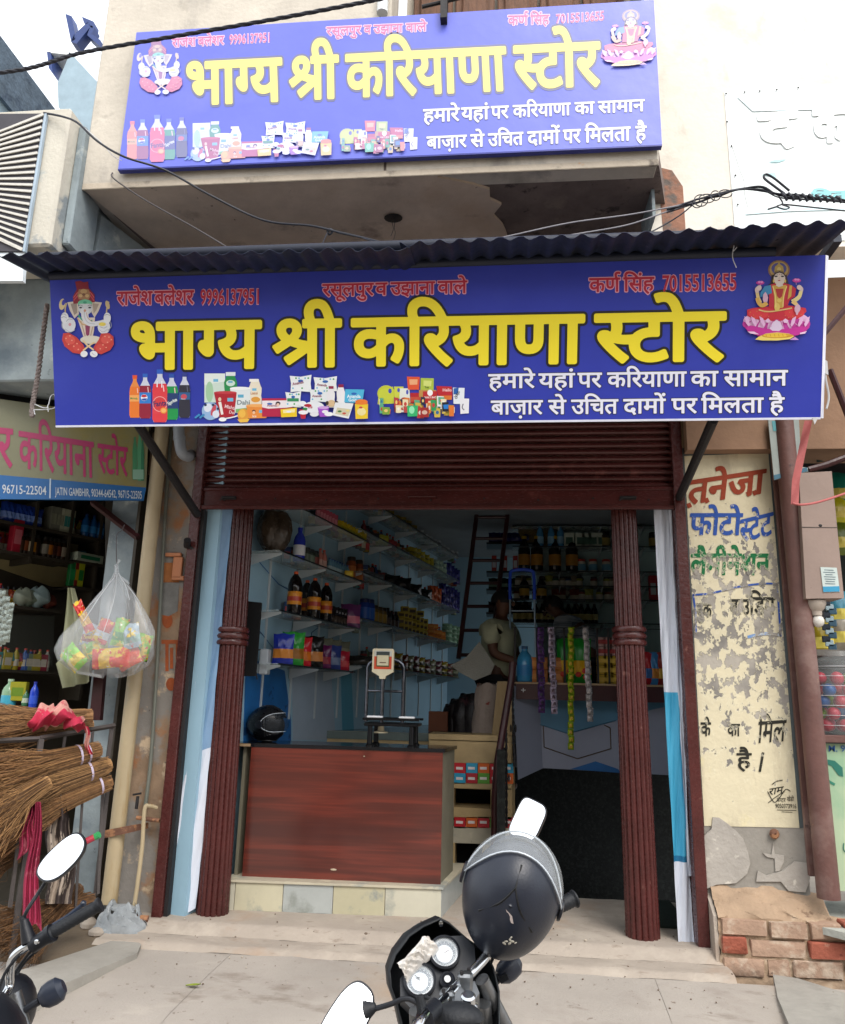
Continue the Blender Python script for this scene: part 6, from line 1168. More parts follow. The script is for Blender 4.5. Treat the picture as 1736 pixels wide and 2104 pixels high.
for x, lb in ((1164, 'green and orange bag of snacks, left one, printed with fruit'), (1195, 'green and orange bag of snacks hanging right behind the pale strip')):
  t = thing('green_bag', lb+' on the raised counter', 'snack bag', G(x), None, 'green and orange bags'); pk = packet('#1f8a2c', '#d8a81c', .16, .36, .08); o = obj('bag', pk[0], pk[1], t, True); mb = MB()
  for a, b in ((-.03, .07), (.02, .1), (.03, .05)): mb.ell((a, -.035, b), (.025, .006, .022), 10, 5)
  obj('fruit_print', mb, pc('#c8341c'), t, True)
for x in (1236, 1249, 1262):
  for k in range(5): put('packet', carton('#c09a24' if k < 3 else '#c8a09a', '#e0b84a' if k < 3 else '#a83c3c', .075, .07, .072), G(x)+Vector((0, 0, k*.075)), 0, 'yellow or pink carton piled on the raised counter near the column', 'carton', 'cartons piled beside the right column')
for x, c1, c2, lb in ((1330, '#a8242c', '#3c6aa8', 'red and blue pouch'), (1345, '#3c7ab0', '#c07a2c', 'blue and orange pouch'), (1358, '#8c2c24', '#c8a03c', 'dark red pouch'), (1370, '#2c3a6c', '#8c7a9c', 'navy pouch')):
  put('pouch', packet(c1, c2, .12, .26, .06), G(x), 0, lb+' hanging on the counter right of the column', 'pouch', None)
# sachet strips
def strip(x, ybot, c1, c2, w, lab, xb=None):
  xb = xb or x; a = P(x, 1288, y=YC-.03); b = P(xb, ybot, y=YC-.03); n = max(8, int((a.z-b.z)/.052)); L = (a.z-b.z)/n
  t = thing('sachet_strip', lab, 'sachet strip', b, None, 'sachet strips hanging in front of the counter'); me0 = None; ms = [mat('foil_'+c1, c1, .22, .55, vs=60, var=.5, bump=.6, bs=120), mat('foil_'+c2, c2, .3, .2, vs=90, var=.5, bump=.3, bs=160)]
  for i in range(n):
    t_ = (i+.5)/n; loc = Vector((lerp(b.x, a.x, t_), a.y, lerp(b.z, a.z, t_)))
    if me0 is None:
      mb = MB(); mb.grid(lambda u, v: ((u-.5)*w, -.011*(math.sin(math.pi*u)*math.sin(math.pi*v))**.5+.002*math.sin(u*15+v*9), (v-.5)*L*.98), 6, 8); k0 = len(mb.f); mb.mi = 1
      mb.grid(lambda u, v: ((u-.5)*w*.45, -.0128*(math.sin(math.pi*(.25+u*.5))*math.sin(math.pi*(.2+v*.6)))**.5, (v-.5)*L*.5), 3, 3)
      o = obj('sachet', mb, ms, None, True); me0 = o.data
    else: o = bpy.data.objects.new('sachet', me0); C.objects.link(o)
    o.parent = t; o.location = loc-b+Vector((.004*math.sin(i*1.9), .004*math.cos(i*2.3), 0)); o.rotation_euler = (.12*math.sin(i*2.7), 0, .1*math.sin(i*1.3))
strip(1110, 1465, '#5c3a74', '#1c1028', .052, 'shiny purple and black sachet strip, leftmost of those hanging at the counter', 1113)
strip(1132, 1467, '#b8a8bc', '#3c2430', .05, 'silvery pink sachet strip hanging between the purple and the green strip', 1139)
strip(1173, 1541, '#96ae1c', '#b8902c', .046, 'long lime green and gold sachet strip, lowest reaching of all')
strip(1203, 1483, '#bcb4b4', '#a09a98', .046, 'plain pale sachet strip nearest the right column', 1213)
# ------------------------------------------------------------------ steps with sticker bands, handrail
ST = thing('marble_steps', 'old marble steps with bright sticker bands beside the wooden counter', 'steps', (-.15, 1.5, .2))
ys = 1.35
qs = lambda x, y: P(x, y, y=ys)
def sbox(x0, x1, y0, y1, d, m_, nm, b=.004): a = qs(x0, y1); c = qs(x1, y0); mb = MB(); mb.box(a.x, c.x, ys, ys+d, a.z, c.z, b); return obj(nm, mb, m_, ST)
m_cm = mat('aged_marble_face', '#b39a6e')
sbox(880, 1052, 1512, 1522, .4, m_cm, 'nosing'); sbox(880, 1052, 1523, 1566, .35, m_cm, 'riser')
sbox(880, 1052, 1611, 1618, .3, m_cm, 'tread'); sbox(880, 933, 1619, 1662, .3, m_cm, 'riser'); sbox(1008, 1052, 1619, 1662, .3, m_cm, 'riser')
sbox(880, 1052, 1663, 1678, .35, m_cm, 'tread'); sbox(880, 1060, 1702, 1730, .35, m_marble, 'tread'); sbox(880, 935, 1731, 1800, .3, m_cm, 'riser'); sbox(990, 1050, 1731, 1800, .3, m_cm, 'riser')
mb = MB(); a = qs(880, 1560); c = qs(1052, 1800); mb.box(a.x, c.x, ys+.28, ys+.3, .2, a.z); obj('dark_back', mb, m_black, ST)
mb = MB(); mb.box(a.x, c.x, ys, ys+.5, .201, .26); obj('lowest_tread', mb, m_ceil, ST)
cols = ['#c01f2a', '#5a9c34', '#c01f2a', '#2f9cc0', '#d2601c', '#c01f2a', '#2f9cc0', '#b0202c', '#5a9c34', '#c01f2a', '#d2601c']
for r_, (y0, y1, sh_) in enumerate(((1568, 1588, 0), (1589, 1610, 4), (1679, 1701, 7))):
  for i in range(7):
    x0 = 884+i*24.5; cc = cols[(i+sh_) % 11]; o = sbox(x0, x0+23.5, y0, y1, .004, pc(cc, .4), 'sticker', 0); a = qs(x0+5, y0+12)
    a0 = qs(x0+4, y0+13); a1 = qs(x0+18, y0+8); mb = MB(); mb.box(a0.x, a1.x, ys-.0015, ys, a0.z, a1.z); obj('sticker_print', mb, pc('#e6dcd8', .4), o)
HRL = thing('handrail', 'maroon iron handrail with twisted dark balusters beside the steps', 'handrail', P(1018, 1760, y=1.1))
mb = MB(); pr_ = [P(1054, 1360, y=1.25), P(1050, 1400, y=1.25), P(1035, 1490, y=1.15), P(1022, 1567, y=1.1), P(1017, 1640, y=1.1), P(1016, 1740, y=1.1)]; mb.tube(pr_, .027, 12); obj('rail', mb, m_maroon2, HRL)
for xa, ya, xb_, yb_ in ((1053, 1420, 1056, 1575), (1040, 1500, 1041, 1700)):
  a = P(xa, ya, y=1.3); b = P(xb_, yb_, y=1.3); mb = twisted([a, a.lerp(b, .5), b], .006, 7, 2, 16); c = a.lerp(b, .5); [mb.ell(c+Vector((.018*math.cos(k*1.57), .018*math.sin(k*1.57), 0)), (.008, .008, .03), 6, 5) for k in range(4)]; obj('baluster', mb, m_dark, HRL)
mb = MB(); mb.prism([P(1022, 1400, y=1.5), P(1052, 1400, y=1.5), P(1052, 1520, y=1.5), P(1010, 1515, y=1.5)], (0, .02, 0)); single('plank', mb, mat('pale_plank', '#9a835e', .7, vs=4, var=.15, bump=.2, stretch=(6, 6, 1)), 'pale upright plank behind the maroon handrail', 'plank')
# sacks, boxes on the raised floor
fz = 1.201
def sack(mb, c, w, d, h, lean=0): mb.grid(lambda u, v: (c.x+w*math.cos(u*6.2832)*(1-.25*v**3)*(1+.07*math.sin(u*25+v*9))+lean*v, c.y+d*math.sin(u*6.2832)*(1-.3*v**3), c.z+h*v+.02*math.sin(u*19)*v), 22, 12); mb.ell((c.x+lean, c.y, c.z+h*.96), (w*.75, d*.7, .03), 12, 5); return mb
c = P(1000, 1482, y=1.9); c.z = fz; mb = sack(MB(), c, .12, .1, .4, .01); single('sack', mb, mat('printed_white_sack', '#a39388', .8, vs=8, var=.12, bump=.5, bs=60, layers=(('#8c4038', 7, .63, .03),)), 'tall whitish sack with red print standing on the raised floor', 'sack')
c = P(1026, 1482, y=1.8); c.z = fz; mb = sack(MB(), c, .055, .05, .17); strokes(mb, [c+Vector((-.03, 0, .16)), c+Vector((-.02, 0, .24)), c+Vector((.02, 0, .24)), c+Vector((.03, 0, .16))], .006); single('black_bag', mb, mat('black_polythene', '#0b0d12', .25, bump=.3), 'small black carrier bag with a handle in front of the whitish sack', 'bag')
c = P(990, 1400, y=1.8); mb = MB(); mb.prism([P(925, 1367, y=1.8), P(958, 1350, y=1.8), P(985, 1318, y=1.8), P(1016, 1366, y=1.8), P(1008, 1385, y=1.8), P(975, 1398, y=1.8), P(945, 1382, y=1.8)], (0, .07, 0)); single('grey_sack', mb, mat('grey_woven_sack', '#8f8e86', .8, bump=.5, bs=80), 'crumpled pale grey sack lying open in front of the person', 'sack')
c = P(900, 1474, y=2.3); mb = MB(); mb.box(c.x-.085, c.x+.085, c.y, c.y+.15, fz, fz+.17, .004); mb.box(c.x-.012, c.x+.012, c.y-.001, c.y+.151, fz, fz+.1715); single('cardboard_box', mb, mat('brown_cardboard', '#7a4a34', .8, bump=.1), 'brown cardboard carton on the raised floor', 'box')
for i, (px, s_) in enumerate(((935, .12), (952, .15), (975, .17))): c = P(px, 1470, y=2.5); c.z = fz; mb = sack(MB(), c, s_, s_, .22+.05*i); single('dark_sack', mb, mat('dark_red_black_bag', '#1f1719', .35, bump=.4, layers=(('#5a343a', 9, .6, .05),)), 'dark full bag heaped behind the cardboard carton', 'bag', 'dark bags heaped on the raised floor')
# blue trolley handle
TR = thing('blue_handle_trolley', 'hand trolley with a bright blue looped handle behind the counter', 'trolley', P(1075, 1400, y=2.0))
hp = [P(1048, 1232, y=2.05), P(1048, 1185, y=2.05), P(1054, 1172, y=2.05), P(1090, 1172, y=2.05), P(1097, 1185, y=2.05), P(1098, 1232, y=2.05)]
mb = MB(); mb.tube(smooth_path(hp, 5), .014, 10); obj('handle', mb, mat('blue_plastic', '#1f48c0', .4, bump=0), TR)
for a, b in (((1048, 1232), (1048, 1400)), ((1098, 1232), (1102, 1400))): mb = MB(); mb.tube([P(*a, y=2.05), P(*b, y=2.05)], .009, 8); obj('tube', mb, mat('grey_steel_tube', '#8ea0b0', .3, .6, bump=0), TR)
mb = MB(); mb.tube([P(1050, 1255, y=2.05), P(1098, 1255, y=2.05)], .006, 8); obj('crossbar', mb, MATS['grey_steel_tube'], TR)
# ------------------------------------------------------------------ people
def skin(name, joints, edges, m_, parent, root=0, sub=2):
  me = bpy.data.meshes.new(name); me.from_pydata([j[:3] for j in joints], edges, []); o = bpy.data.objects.new(name, me); C.objects.link(o)
  md = o.modifiers.new('s', 'SKIN'); md.use_smooth_shade = True; ms = o.modifiers.new('b', 'SUBSURF'); ms.levels = ms.render_levels = sub
  for i, j in enumerate(joints): v = me.skin_vertices[0].data[i]; v.radius = (j[3], j[4] if len(j) > 4 else j[3]); v.use_root = i == root
  bpy.context.view_layer.update(); ev = o.evaluated_get(bpy.context.evaluated_depsgraph_get()); m2 = bpy.data.meshes.new_from_object(ev); bpy.data.objects.remove(o); m2.name = name
  m2.materials.clear(); m2.materials.append(m_); o = bpy.data.objects.new(name, m2); C.objects.link(o); o.parent = parent; m2.polygons.foreach_set('use_smooth', [True]*len(m2.polygons)); return o
m_skin = mat('brown_skin', '#5a3a2a', .55, vs=20, var=.08, bump=.05); m_hair = mat('black_hair', '#0c0a0a', .6, vs=60, var=.4, bump=.5, bs=200)
def person(lab, loc, rz, bend, shirt, stripe=False):
  t = thing('person', lab, 'person', loc, (0, 0, rz))
  m_sh = mat('cloth_'+shirt, shirt, .85, vs=7, var=.12, bump=.35, bs=14, layers=(('#5c646c', 30, .52, .02, (.1, .1, 3)),) if stripe else ()); m_tr = mat('dark_trousers', '#1c1e24', .9, bump=.2)
  H = 1.66; c, s_ = math.cos(bend), math.sin(bend)
  def up(x, y, z): return (x*c+(z-.95)*s_, y, .95+(z-.95)*c-x*s_)        # upper body leans forward (+x) about the hips
  body = [(0, 0, .95, .13, .11), up(0, 0, 1.1)+(.12, .13), up(0, 0, 1.28)+(.125, .15), up(-.01, 0, 1.39)+(.09, .13), up(.0, 0, 1.46)+(.05,), up(.015, 0, 1.52)+(.055,), up(.02, 0, 1.585)+(.095, .08), up(.015, 0, 1.64)+(.075, .065),
      (0, .09, .88, .095), (0, -.09, .88, .095), (.01, .1, .48, .062), (.01, -.1, .48, .062), (-.02, .1, .08, .042), (-.02, -.1, .08, .042), (.13, .11, .035, .036), (.13, -.11, .035, .036),
      up(0, .17, 1.37)+(.065,), up(0, -.17, 1.37)+(.065,), up(.06, .21, 1.13)+(.044,), up(.06, -.21, 1.13)+(.044,), up(.27, .17, 1.06)+(.031,), up(.27, -.15, 1.08)+(.031,), up(.35, .15, 1.06)+(.03, .018), up(.35, -.13, 1.08)+(.03, .018)]
  ed = [(0, 1), (1, 2), (2, 3), (3, 4), (4, 5), (5, 6), (6, 7), (0, 8), (0, 9), (8, 10), (9, 11), (10, 12), (11, 13), (12, 14), (13, 15), (3, 16), (3, 17), (16, 18), (17, 19), (18, 20), (19, 21), (20, 22), (21, 23)]
  b = skin('body', body, ed, m_skin, t)
  skin('shirt', [(0, 0, .9, .15, .15), up(0, 0, 1.1)+(.15, .17), up(0, 0, 1.28)+(.15, .18), up(-.005, 0, 1.4)+(.11, .15), up(0, 0, 1.445)+(.062,), up(0, .19, 1.365)+(.085,), up(0, -.19, 1.365)+(.085,), up(.045, .225, 1.2)+(.075,), up(.045, -.225, 1.2)+(.075,)], [(0, 1), (1, 2), (2, 3), (3, 4), (3, 5), (3, 6), (5, 7), (6, 8)], m_sh, t)
  skin('trousers', [(0, 0, .94, .14, .14), (0, .095, .86, .11), (0, -.095, .86, .11), (.01, .1, .48, .08), (.01, -.1, .48, .08), (-.02, .1, .1, .065), (-.02, -.1, .1, .065)], [(0, 1), (0, 2), (1, 3), (2, 4), (3, 5), (4, 6)], m_tr, t)
  hc = Vector(up(.015, 0, 1.6)); mb = MB()
  mb.grid(lambda u, v: (hc.x-.012+.108*math.cos(u*6.2832)*math.sin(v*1.75)-.014*(math.cos(u*6.2832) > .3)*v, hc.y+.09*math.sin(u*6.2832)*math.sin(v*1.75), hc.z+.105*math.cos(v*1.75)), 24, 10); obj('hair', mb, m_hair, t, True)
  R = Matrix.Rotation(bend, 3, 'Y'); fc = lambda x, y, z: tuple(Vector(up(.015+x, y, 1.585+z)))
  mb = MB(); mb.ell(fc(.098, 0, -.005), (.018, .013, .022), 8, 6); mb.ell(fc(-.0, .085, -.005), (.018, .01, .028), 8, 6); mb.ell(fc(-.0, -.085, -.005), (.018, .01, .028), 8, 6); obj('nose_and_ears', mb, m_skin, t, True)
  mb = MB(); [mb.ell(fc(.086, k*.032, .018), (.008, .013, .006), 8, 5) for k in (1, -1)]; obj('eyes', mb, pc('#c9c4bc', .3), t, True)
  mb = MB(); mb.ell(fc(.088, 0, -.045), (.008, .024, .006), 8, 5); obj('mouth', mb, pc('#5a2a24', .5), t, True)
  for k in (1, -1):
    h = Vector(up(.35, .15 if k > 0 else -.13, 1.06 if k > 0 else 1.08)); mb = MB()
    for f in range(4): L_ = (.052, .06, .056, .044)[f]; y = h.y+(f-1.5)*.017; mb.tube([(h.x+.0, y, h.z), (h.x+.03+L_*.4, y, h.z-.004), (h.x+.03+L_*.75, y, h.z-.018), (h.x+.03+L_*.9, y, h.z-.036)], [.0085, .008, .007, .005], 7)
    mb.tube([(h.x-.01, h.y-k*.024, h.z), (h.x+.02, h.y-k*.045, h.z-.008), (h.x+.045, h.y-k*.04, h.z-.02)], [.01, .009, .006], 7); obj('fingers', mb, m_skin, t, True)
  return t
pa = P(1036, 1250, y=2.15)
person('person with dark hair in a pale olive short sleeved shirt, turned sideways behind the steps', (pa.x-.06, 2.15, pa.z-1.6+.06), math.radians(-28), math.radians(4), '#a3a68c')
pb = P(1232, 1262, y=2.6)
person('person in a grey striped shirt bending over behind the right column', (pb.x-.05, 2.6, 1.2-.28), math.radians(160), math.radians(38), '#8f969c', True)
# ------------------------------------------------------------------ marble base and wooden counter
B0 = Vector((-1.69, .205, 0)); B1 = Vector((-.348, .278, 0)); ub = (B1-B0).normalized(); nb_ = Vector((-ub.y, ub.x, 0))
sk_ = Vector((.15, 1, 0)).normalized()
MB_ = thing('counter_plinth', 'low marble tiled base carrying the wooden counter', 'plinth', (-1, .4, .2))
zt0 = .362; L_ = (B1-B0).length
mb = MB(); a = B0+Vector((0, .012, .199)); b = B1+Vector((-.012, .012, .199)); mb.prism([a, b, b+sk_*.72, a+sk_*.72], (0, 0, .158)); obj('core', mb, m_step, MB_)
mb = MB(); a = B0+Vector((0, -.012, zt0-.004)); b = B1+Vector((.012, -.012, zt0-.004)); mb.prism([a, b, b+sk_*.76, a+sk_*.76], (0, 0, .014)); obj('top_slab', mb, m_marble, MB_)
m_tiles = [mat('marble_tile_%s' % k, c, .35, vs=3.5, var=.1, bump=.04, layers=(('#8a8e88', 4+i, .55+.01*i, .13), ('#7d7a62', 7, .7, .03, (1, 1, 3)))) for i, (k, c) in enumerate((('a', '#c0bcaa'), ('b', '#bdb79e'), ('c', '#a5a9a6'), ('d', '#b3ad92')))]
xs_ = [-.02, .09, .385, .69, 1.005, L_]
for i in range(5):
  a = B0+ub*(xs_[i]+.002)+Vector((0, 0, .2)); b = B0+ub*(xs_[i+1]-.002)+Vector((0, 0, .2)); mb = MB(); mb.prism([a, b, b+Vector((0, 0, .155)), a+Vector((0, 0, .155))], nb_*.011); obj('tile', mb, m_tiles[i % 4], MB_)
mb = MB(); a = B1+Vector((0, .003, .2)); mb.prism([a, a+sk_*.7, a+sk_*.7+Vector((0, 0, .155)), a+Vector((0, 0, .155))], (-.011, 0, 0)); obj('side_tile', mb, m_tiles[2], MB_)
def wood():
  M = mat('red_wood_laminate', '#5a1f18', .16, vs=3, var=.12, bump=.02, spec=.6, coat=.25)
  t = M.node_tree; L = t.links.new; b = t.nodes['Principled BSDF']; g = t.nodes.new('ShaderNodeNewGeometry')
  out = None
  for sc_, zs, rr in ((1.0, 13, .55), (1.0, 60, .6)):
    m_ = t.nodes.new('ShaderNodeMapping'); m_.inputs['Scale'].default_value = (.7 if zs < 20 else 1.6, .7, zs); L(g.outputs['Position'], m_.inputs[0])
    n = t.nodes.new('ShaderNodeTexNoise'); n.inputs['Scale'].default_value = sc_; n.inputs['Detail'].default_value = 4; n.inputs['Distortion'].default_value = .5; L(m_.outputs[0], n.inputs['Vector'])
    if out is None: out = n.outputs[0]
    else:
      a = t.nodes.new('ShaderNodeMath'); a.operation = 'MULTIPLY_ADD'; L(n.outputs[0], a.inputs[0]); a.inputs[1].default_value = .35; L(out, a.inputs[2]); out = a.outputs[0]
  cr = t.nodes.new('ShaderNodeValToRGB'); e = cr.color_ramp.elements; e[0].position = .5; e[0].color = lin('#4a241f'); e[1].position = .9; e[1].color = lin('#662c24')
  for p_, c_ in ((.62, '#522720'), (.70, '#5c2a22'), (.80, '#6c3025')): x = e.new(p_); x.color = lin(c_)
  L(out, cr.inputs[0]); L(cr.outputs[0], b.inputs['Base Color']); return M
m_lam = wood()
CN = thing('wooden_counter', 'shop counter with a red streaked wood laminate front and black stone top', 'counter', (-1, .5, .37))
A0 = Vector((-1.592, .30, 0)); A1 = Vector((-.358, .335, 0)); zc0, zc1 = .372, 1.142
mb = MB(); mb.prism([A0+Vector((0, 0, zc0)), A1+Vector((0, 0, zc0)), A1+Vector((0, 0, zc1)), A0+Vector((0, 0, zc1))], (0, .018, 0)); obj('front_panel', mb, m_lam, CN)
m_bei = mat('beige_board', '#6f6a5a', .6, bump=.05)
mb = MB(); mb.prism([A1+Vector((-.004, .019, zc0)), A1+Vector((.05, .42, zc0)), A1+Vector((.05, .42, zc1)), A1+Vector((-.004, .019, zc1))], (-.02, 0, 0)); obj('side_panel', mb, m_bei, CN)
mb = MB(); mb.prism([A0+Vector((-.06, .03, zc0)), A0+Vector((-.02, .42, zc0)), A0+Vector((-.02, .42, zc1)), A0+Vector((-.06, .03, zc1))], (.02, 0, 0)); obj('side_panel', mb, m_bei, CN)
m_gran = mat('black_granite_top', '#15151a', .12, vs=120, var=.6, bump=0, spec=.6)
mb = MB(); ta = A0+Vector((-.16, -.01, zc1+.001)); tb = A1+Vector((.012, -.008, zc1+.001)); mb.prism([ta, tb, tb+Vector((.055, .44, 0)), ta+Vector((.05, .44, 0))], (0, 0, .022)); obj('top', mb, m_gran, CN)
mb = MB(); mb.box(ta.x, A0.x-.002, ta.y-.004, ta.y-.0005, zc1+.003, zc1+.02); obj('edge_strip', mb, mat('light_wood_edge', '#9c8264'), CN)
mb = MB(); p_ = P(748, 1554, y=.31); mb.ell((p_.x, .311, p_.z), (.006, .003, .004), 8, 4); p_ = P(685, 1787, y=.31); mb.ell((p_.x, .313, p_.z), (.02, .002, .006), 10, 4); obj('scuff_marks', mb, pc('#b8a890', .6), CN)
ztop = zc1+.023
# black board and junction box behind the left column
mb = MB(); mb.prism([P(449, 1229, y=.3), P(536, 1238, y=.3), P(524, 1389, y=.3), P(444, 1389, y=.3)], (0, .03, 0)); single('black_board', mb, m_black, 'flat black screen hung behind the left fluted column', 'screen')
c = P(545, 1360, y=.5); t = thing('junction_box', 'pale grey electric box on the wall beside the black screen', 'electric box', c)
mb = MB(); mb.box(c.x-.03, c.x+.03, .45, .53, c.z-.085, c.z+.085, .006); obj('case', mb, mat('pale_grey_plastic', '#a3aab0', .5, bump=0), t); mb = MB(); mb.tube(smooth_path([(c.x-.02, .44, c.z+.08), (c.x-.05, .43, c.z+.06), (c.x-.045, .43, c.z-.03), (c.x-.03, .44, c.z-.12)], 5), .005, 6); obj('lead', mb, m_cab, t)
# weighing scale
WS = thing('weighing_scale', 'black platform weighing scale with a cream display head on the counter', 'weighing scale', (-.72, .5, ztop))
m_bm = mat('black_steel', '#101114', .35, .5, bump=0); m_chr = mat('worn_chrome_tube', '#5a5d64', .22, .9, vs=40, var=.3, bump=.1); m_ivo = mat('cream_plastic', '#c9bfa3', .45, bump=0)
c = P(803, 1536, z=ztop); cx, cy = c.x, c.y+.10; wx, dy = .17, .13
for i, (sx_, sy_) in enumerate(((-1, -1), (1, -1), (-1, 1), (1, 1))):
  mb = MB(); mb.lathe([(.026, 0), (.026, .012), (.017, .02), (.015, .13)], (cx+sx_*wx*.78, cy+sy_*dy, ztop+.001), 12); obj('leg', mb, m_bm, WS)
mb = MB(); mb.box(cx-wx, cx+wx, cy-dy-.02, cy+dy+.02, ztop+.13, ztop+.15, .004); obj('base_frame', mb, m_bm, WS)
mb = MB(); mb.box(cx-wx-.01, cx+wx+.01, cy-dy-.03, cy-dy, ztop+.165, ztop+.18, .003); mb.box(cx-wx-.01, cx+wx+.01, cy+dy, cy+dy+.03, ztop+.165, ztop+.18, .003); obj('tray_bars', mb, m_bm, WS)
for sx_ in (-.6, .6): mb = MB(); mb.box(cx+sx_*wx-.05, cx+sx_*wx+.05, cy-dy-.034, cy-dy+.01, ztop+.181, ztop+.193, .003); obj('pad', mb, pc('#c9ccd0', .5), WS)
zh = P(790, 1353, y=cy+.1).z
mb = MB(); ax_ = P(791, 1420, y=cy+.1).x; arch = [(ax_-wx*.72, cy+.1, ztop+.15)]+[(ax_-wx*.72*math.cos(a), cy+.1, zh-.06+.06*math.sin(a)) for a in [i*math.pi/8 for i in range(9)]]+[(ax_+wx*.72, cy+.1, ztop+.15)]; mb.tube(arch, .0125, 10); obj('back_arch', mb, m_chr, WS)
zx = P(790, 1420, y=cy+.1).z; mb = MB(); mb.tube([(ax_-wx*.7, cy+.1, zx), (ax_+wx*.7, cy+.1, zx)], .009, 10); obj('crossbar', mb, m_chr, WS)
hx = P(787, 1360, y=cy-.06).x; h0 = P(787, 1395, y=cy-.06).z; h1 = P(787, 1333, y=cy-.06).z
mb = MB(); mb.tube([(hx, cy-.04, ztop+.10), (hx, cy-.04, h0+.03)], .013, 10); obj('pole', mb, m_chr, WS)
mb = MB(); mb.lathe([(.045, 0), (.045, .008), (.022, .014), (.018, .06)], (hx, cy-.045, ztop+.085), 12); obj('pole_socket', mb, m_ivo, WS)
hw = .07
mb = MB(); mb.prism([(hx-hw, cy-.07, h1-.006), (hx-hw+.008, cy-.07, h1), (hx+hw-.008, cy-.07, h1), (hx+hw, cy-.07, h1-.006), (hx+hw, cy-.07, h0+.045), (hx+.022, cy-.07, h0+.018), (hx+.018, cy-.07, h0), (hx-.018, cy-.07, h0), (hx-.022, cy-.07, h0+.018), (hx-hw, cy-.07, h0+.045)], (0, .04, 0)); hd_ = obj('display_head', mb, m_ivo, WS)
def hp_(x0, x1, z0, z1, dy_, m_, nm): mb = MB(); mb.box(hx+x0*hw, hx+x1*hw, cy-.07-dy_, cy-.0702, lerp(h0, h1, z0), lerp(h0, h1, z1)); obj(nm, mb, m_, hd_)
hp_(-.82, .82, .32, .74, .0015, pc('#b8401f', .5), 'orange_field'); hp_(-.6, .6, .4, .8, .003, pc('#2c4a24', .5), 'green_border'); hp_(-.54, .54, .44, .82, .0045, pc('#c0b89a', .5), 'label_panel'); hp_(-.82, .82, .75, .93, .002, pc('#b8b8b0', .4), 'screen_bezel'); hp_(-.62, .62, .78, .9, .006, pc('#3c4444', .2), 'display_screen'); hp_(-.3, .3, .52, .55, .006, pc('#5a3c34', .5), 'small_print')
# ------------------------------------------------------------------ helmets
def helmet(lab, M, shell, visor_open, small=False, scuffs=True, s_=1.0):
  t = thing('helmet', lab, 'helmet', (0, 0, 0), None, 'motorcycle helmets'); t.matrix_world = M
  rx, ry, rz_ = .150*s_, .125*s_, .138*s_
  def sp(a, b, k=1):   # a: azimuth from the face, b: elevation
    w = 1+.10*max(0, -math.cos(a))*math.cos(b); zz = math.sin(b); lowf = 1-.16*max(0, -zz)**1.5
    return Vector((rx*k*math.cos(b)*math.cos(a)*w*lowf, ry*k*math.cos(b)*math.sin(a)*lowf, rz_*k*zz*(1.0 if zz > 0 else .95)))
  nA, nB = 96, 48; b0, b1 = math.radians(-58), math.radians(90)
  def opening(a, b):
    a = abs((a+math.pi) % (2*math.pi)-math.pi); return a < math.radians(74) and math.radians(-26)-.25*(a/1.3)**4 < b < math.radians(24)-.12*(a/1.3)**4
  mb = MB(); mb.v = [tuple(sp(2*math.pi*i/nA, lerp(b0, b1-.001, j/nB))) for i in range(nA) for j in range(nB+1)]; fs = []
  for i in range(nA):
    for j in range(nB):
      a = 2*math.pi*(i+.5)/nA; b = lerp(b0, b1, (j+.5)/nB)
      if not opening(a, b): k = i*(nB+1)+j; k2 = ((i+1) % nA)*(nB+1)+j; mb.face(k, k2, k2+1, k+1)
  o = obj('shell', mb, shell, t, True, ang=50); so_ = o.modifiers.new('s', 'SOLIDIFY'); so_.thickness = .012; so_.offset = -1
  mb = MB(); mb.ell((0, 0, -.01), (rx*.86, ry*.86, rz_*.84), 24, 12); obj('lining', mb, m_black, t, True)
  mb = MB(); mb.tube([sp(math.radians(a), b0, 1.0) for a in range(0, 361, 12)], .006, 8); obj('rim', mb, pc('#101012', .5), t, True)
  # groove lines over the crown
  m_gr = pc('#07080a', .5)
  for seg in (((0, 52), (0, 74)), ((0, 74), (95, 78), (118, 52)), ((0, 74), (-95, 78), (-118, 52))):
    pts = [sp(math.radians(a), math.radians(b), 1.0005) for a, b in seg]; ps = smooth_path(pts, 8); ps = [p.normalized()*(Vector((p.x, p.y, p.z)).length) for p in ps]
    mb = MB(); mb.tube(ps, .0027, 5); obj('groove', mb, m_gr, t, True)
  va = math.radians(visor_open)
  def vis(u, v):
    a = math.radians(lerp(-86, 86, u)); b = math.radians(lerp(-28, 28, v))*(1-.75*abs(2*u-1)**5); p = sp(a, b, 1.035); q = Vector((p.x, p.y, p.z)); c_, s2 = math.cos(va), math.sin(va); return (q.x*c_-q.z*s2+.0, q.y*1.01, q.x*s2+q.z*c_)
  mb = MB(); mb.grid(vis, 30, 10); mv = mat('scratched_clear_visor' if visor_open > 10 else 'smoky_visor', '#dfe5e8' if visor_open > 10 else '#3c444c', .2, bump=.03, vs=20, var=.1, alpha=.2, spec=.6); obj('visor', mb, mv, t, True)
  mb = MB(); e = [vis(i/20, 0) for i in range(21)]; mb.tube(e, .0022, 5); e = [vis(i/20, 1) for i in range(21)]; mb.tube(e, .0022, 5); obj('visor_edge', mb, pc('#b8c0c8', .25), t, True)
  for k in (1, -1): p = Vector((.0, ry*1.045*k, .0)); mb = MB(); mb.lathe([(.027, 0), (.026, .006), (.018, .008), (.0, .006)], p-Vector((0, .003*k, 0)), 20, Matrix.Rotation(math.radians(-90*k), 3, 'X')); obj('pivot', mb, pc('#1a1d24', .3), t, True)
  return t
def frame_m(loc, xdir, zdir):
  x = Vector(xdir).normalized(); z = Vector(zdir); z = (z-x*z.dot(x)).normalized(); y = z.cross(x); m_ = Matrix((x, y, z)).transposed().to_4x4(); m_.translation = loc; return m_
m_hb = mat('matte_black_helmet', '#0e0f13', .28, vs=5, var=.15, bump=.02)
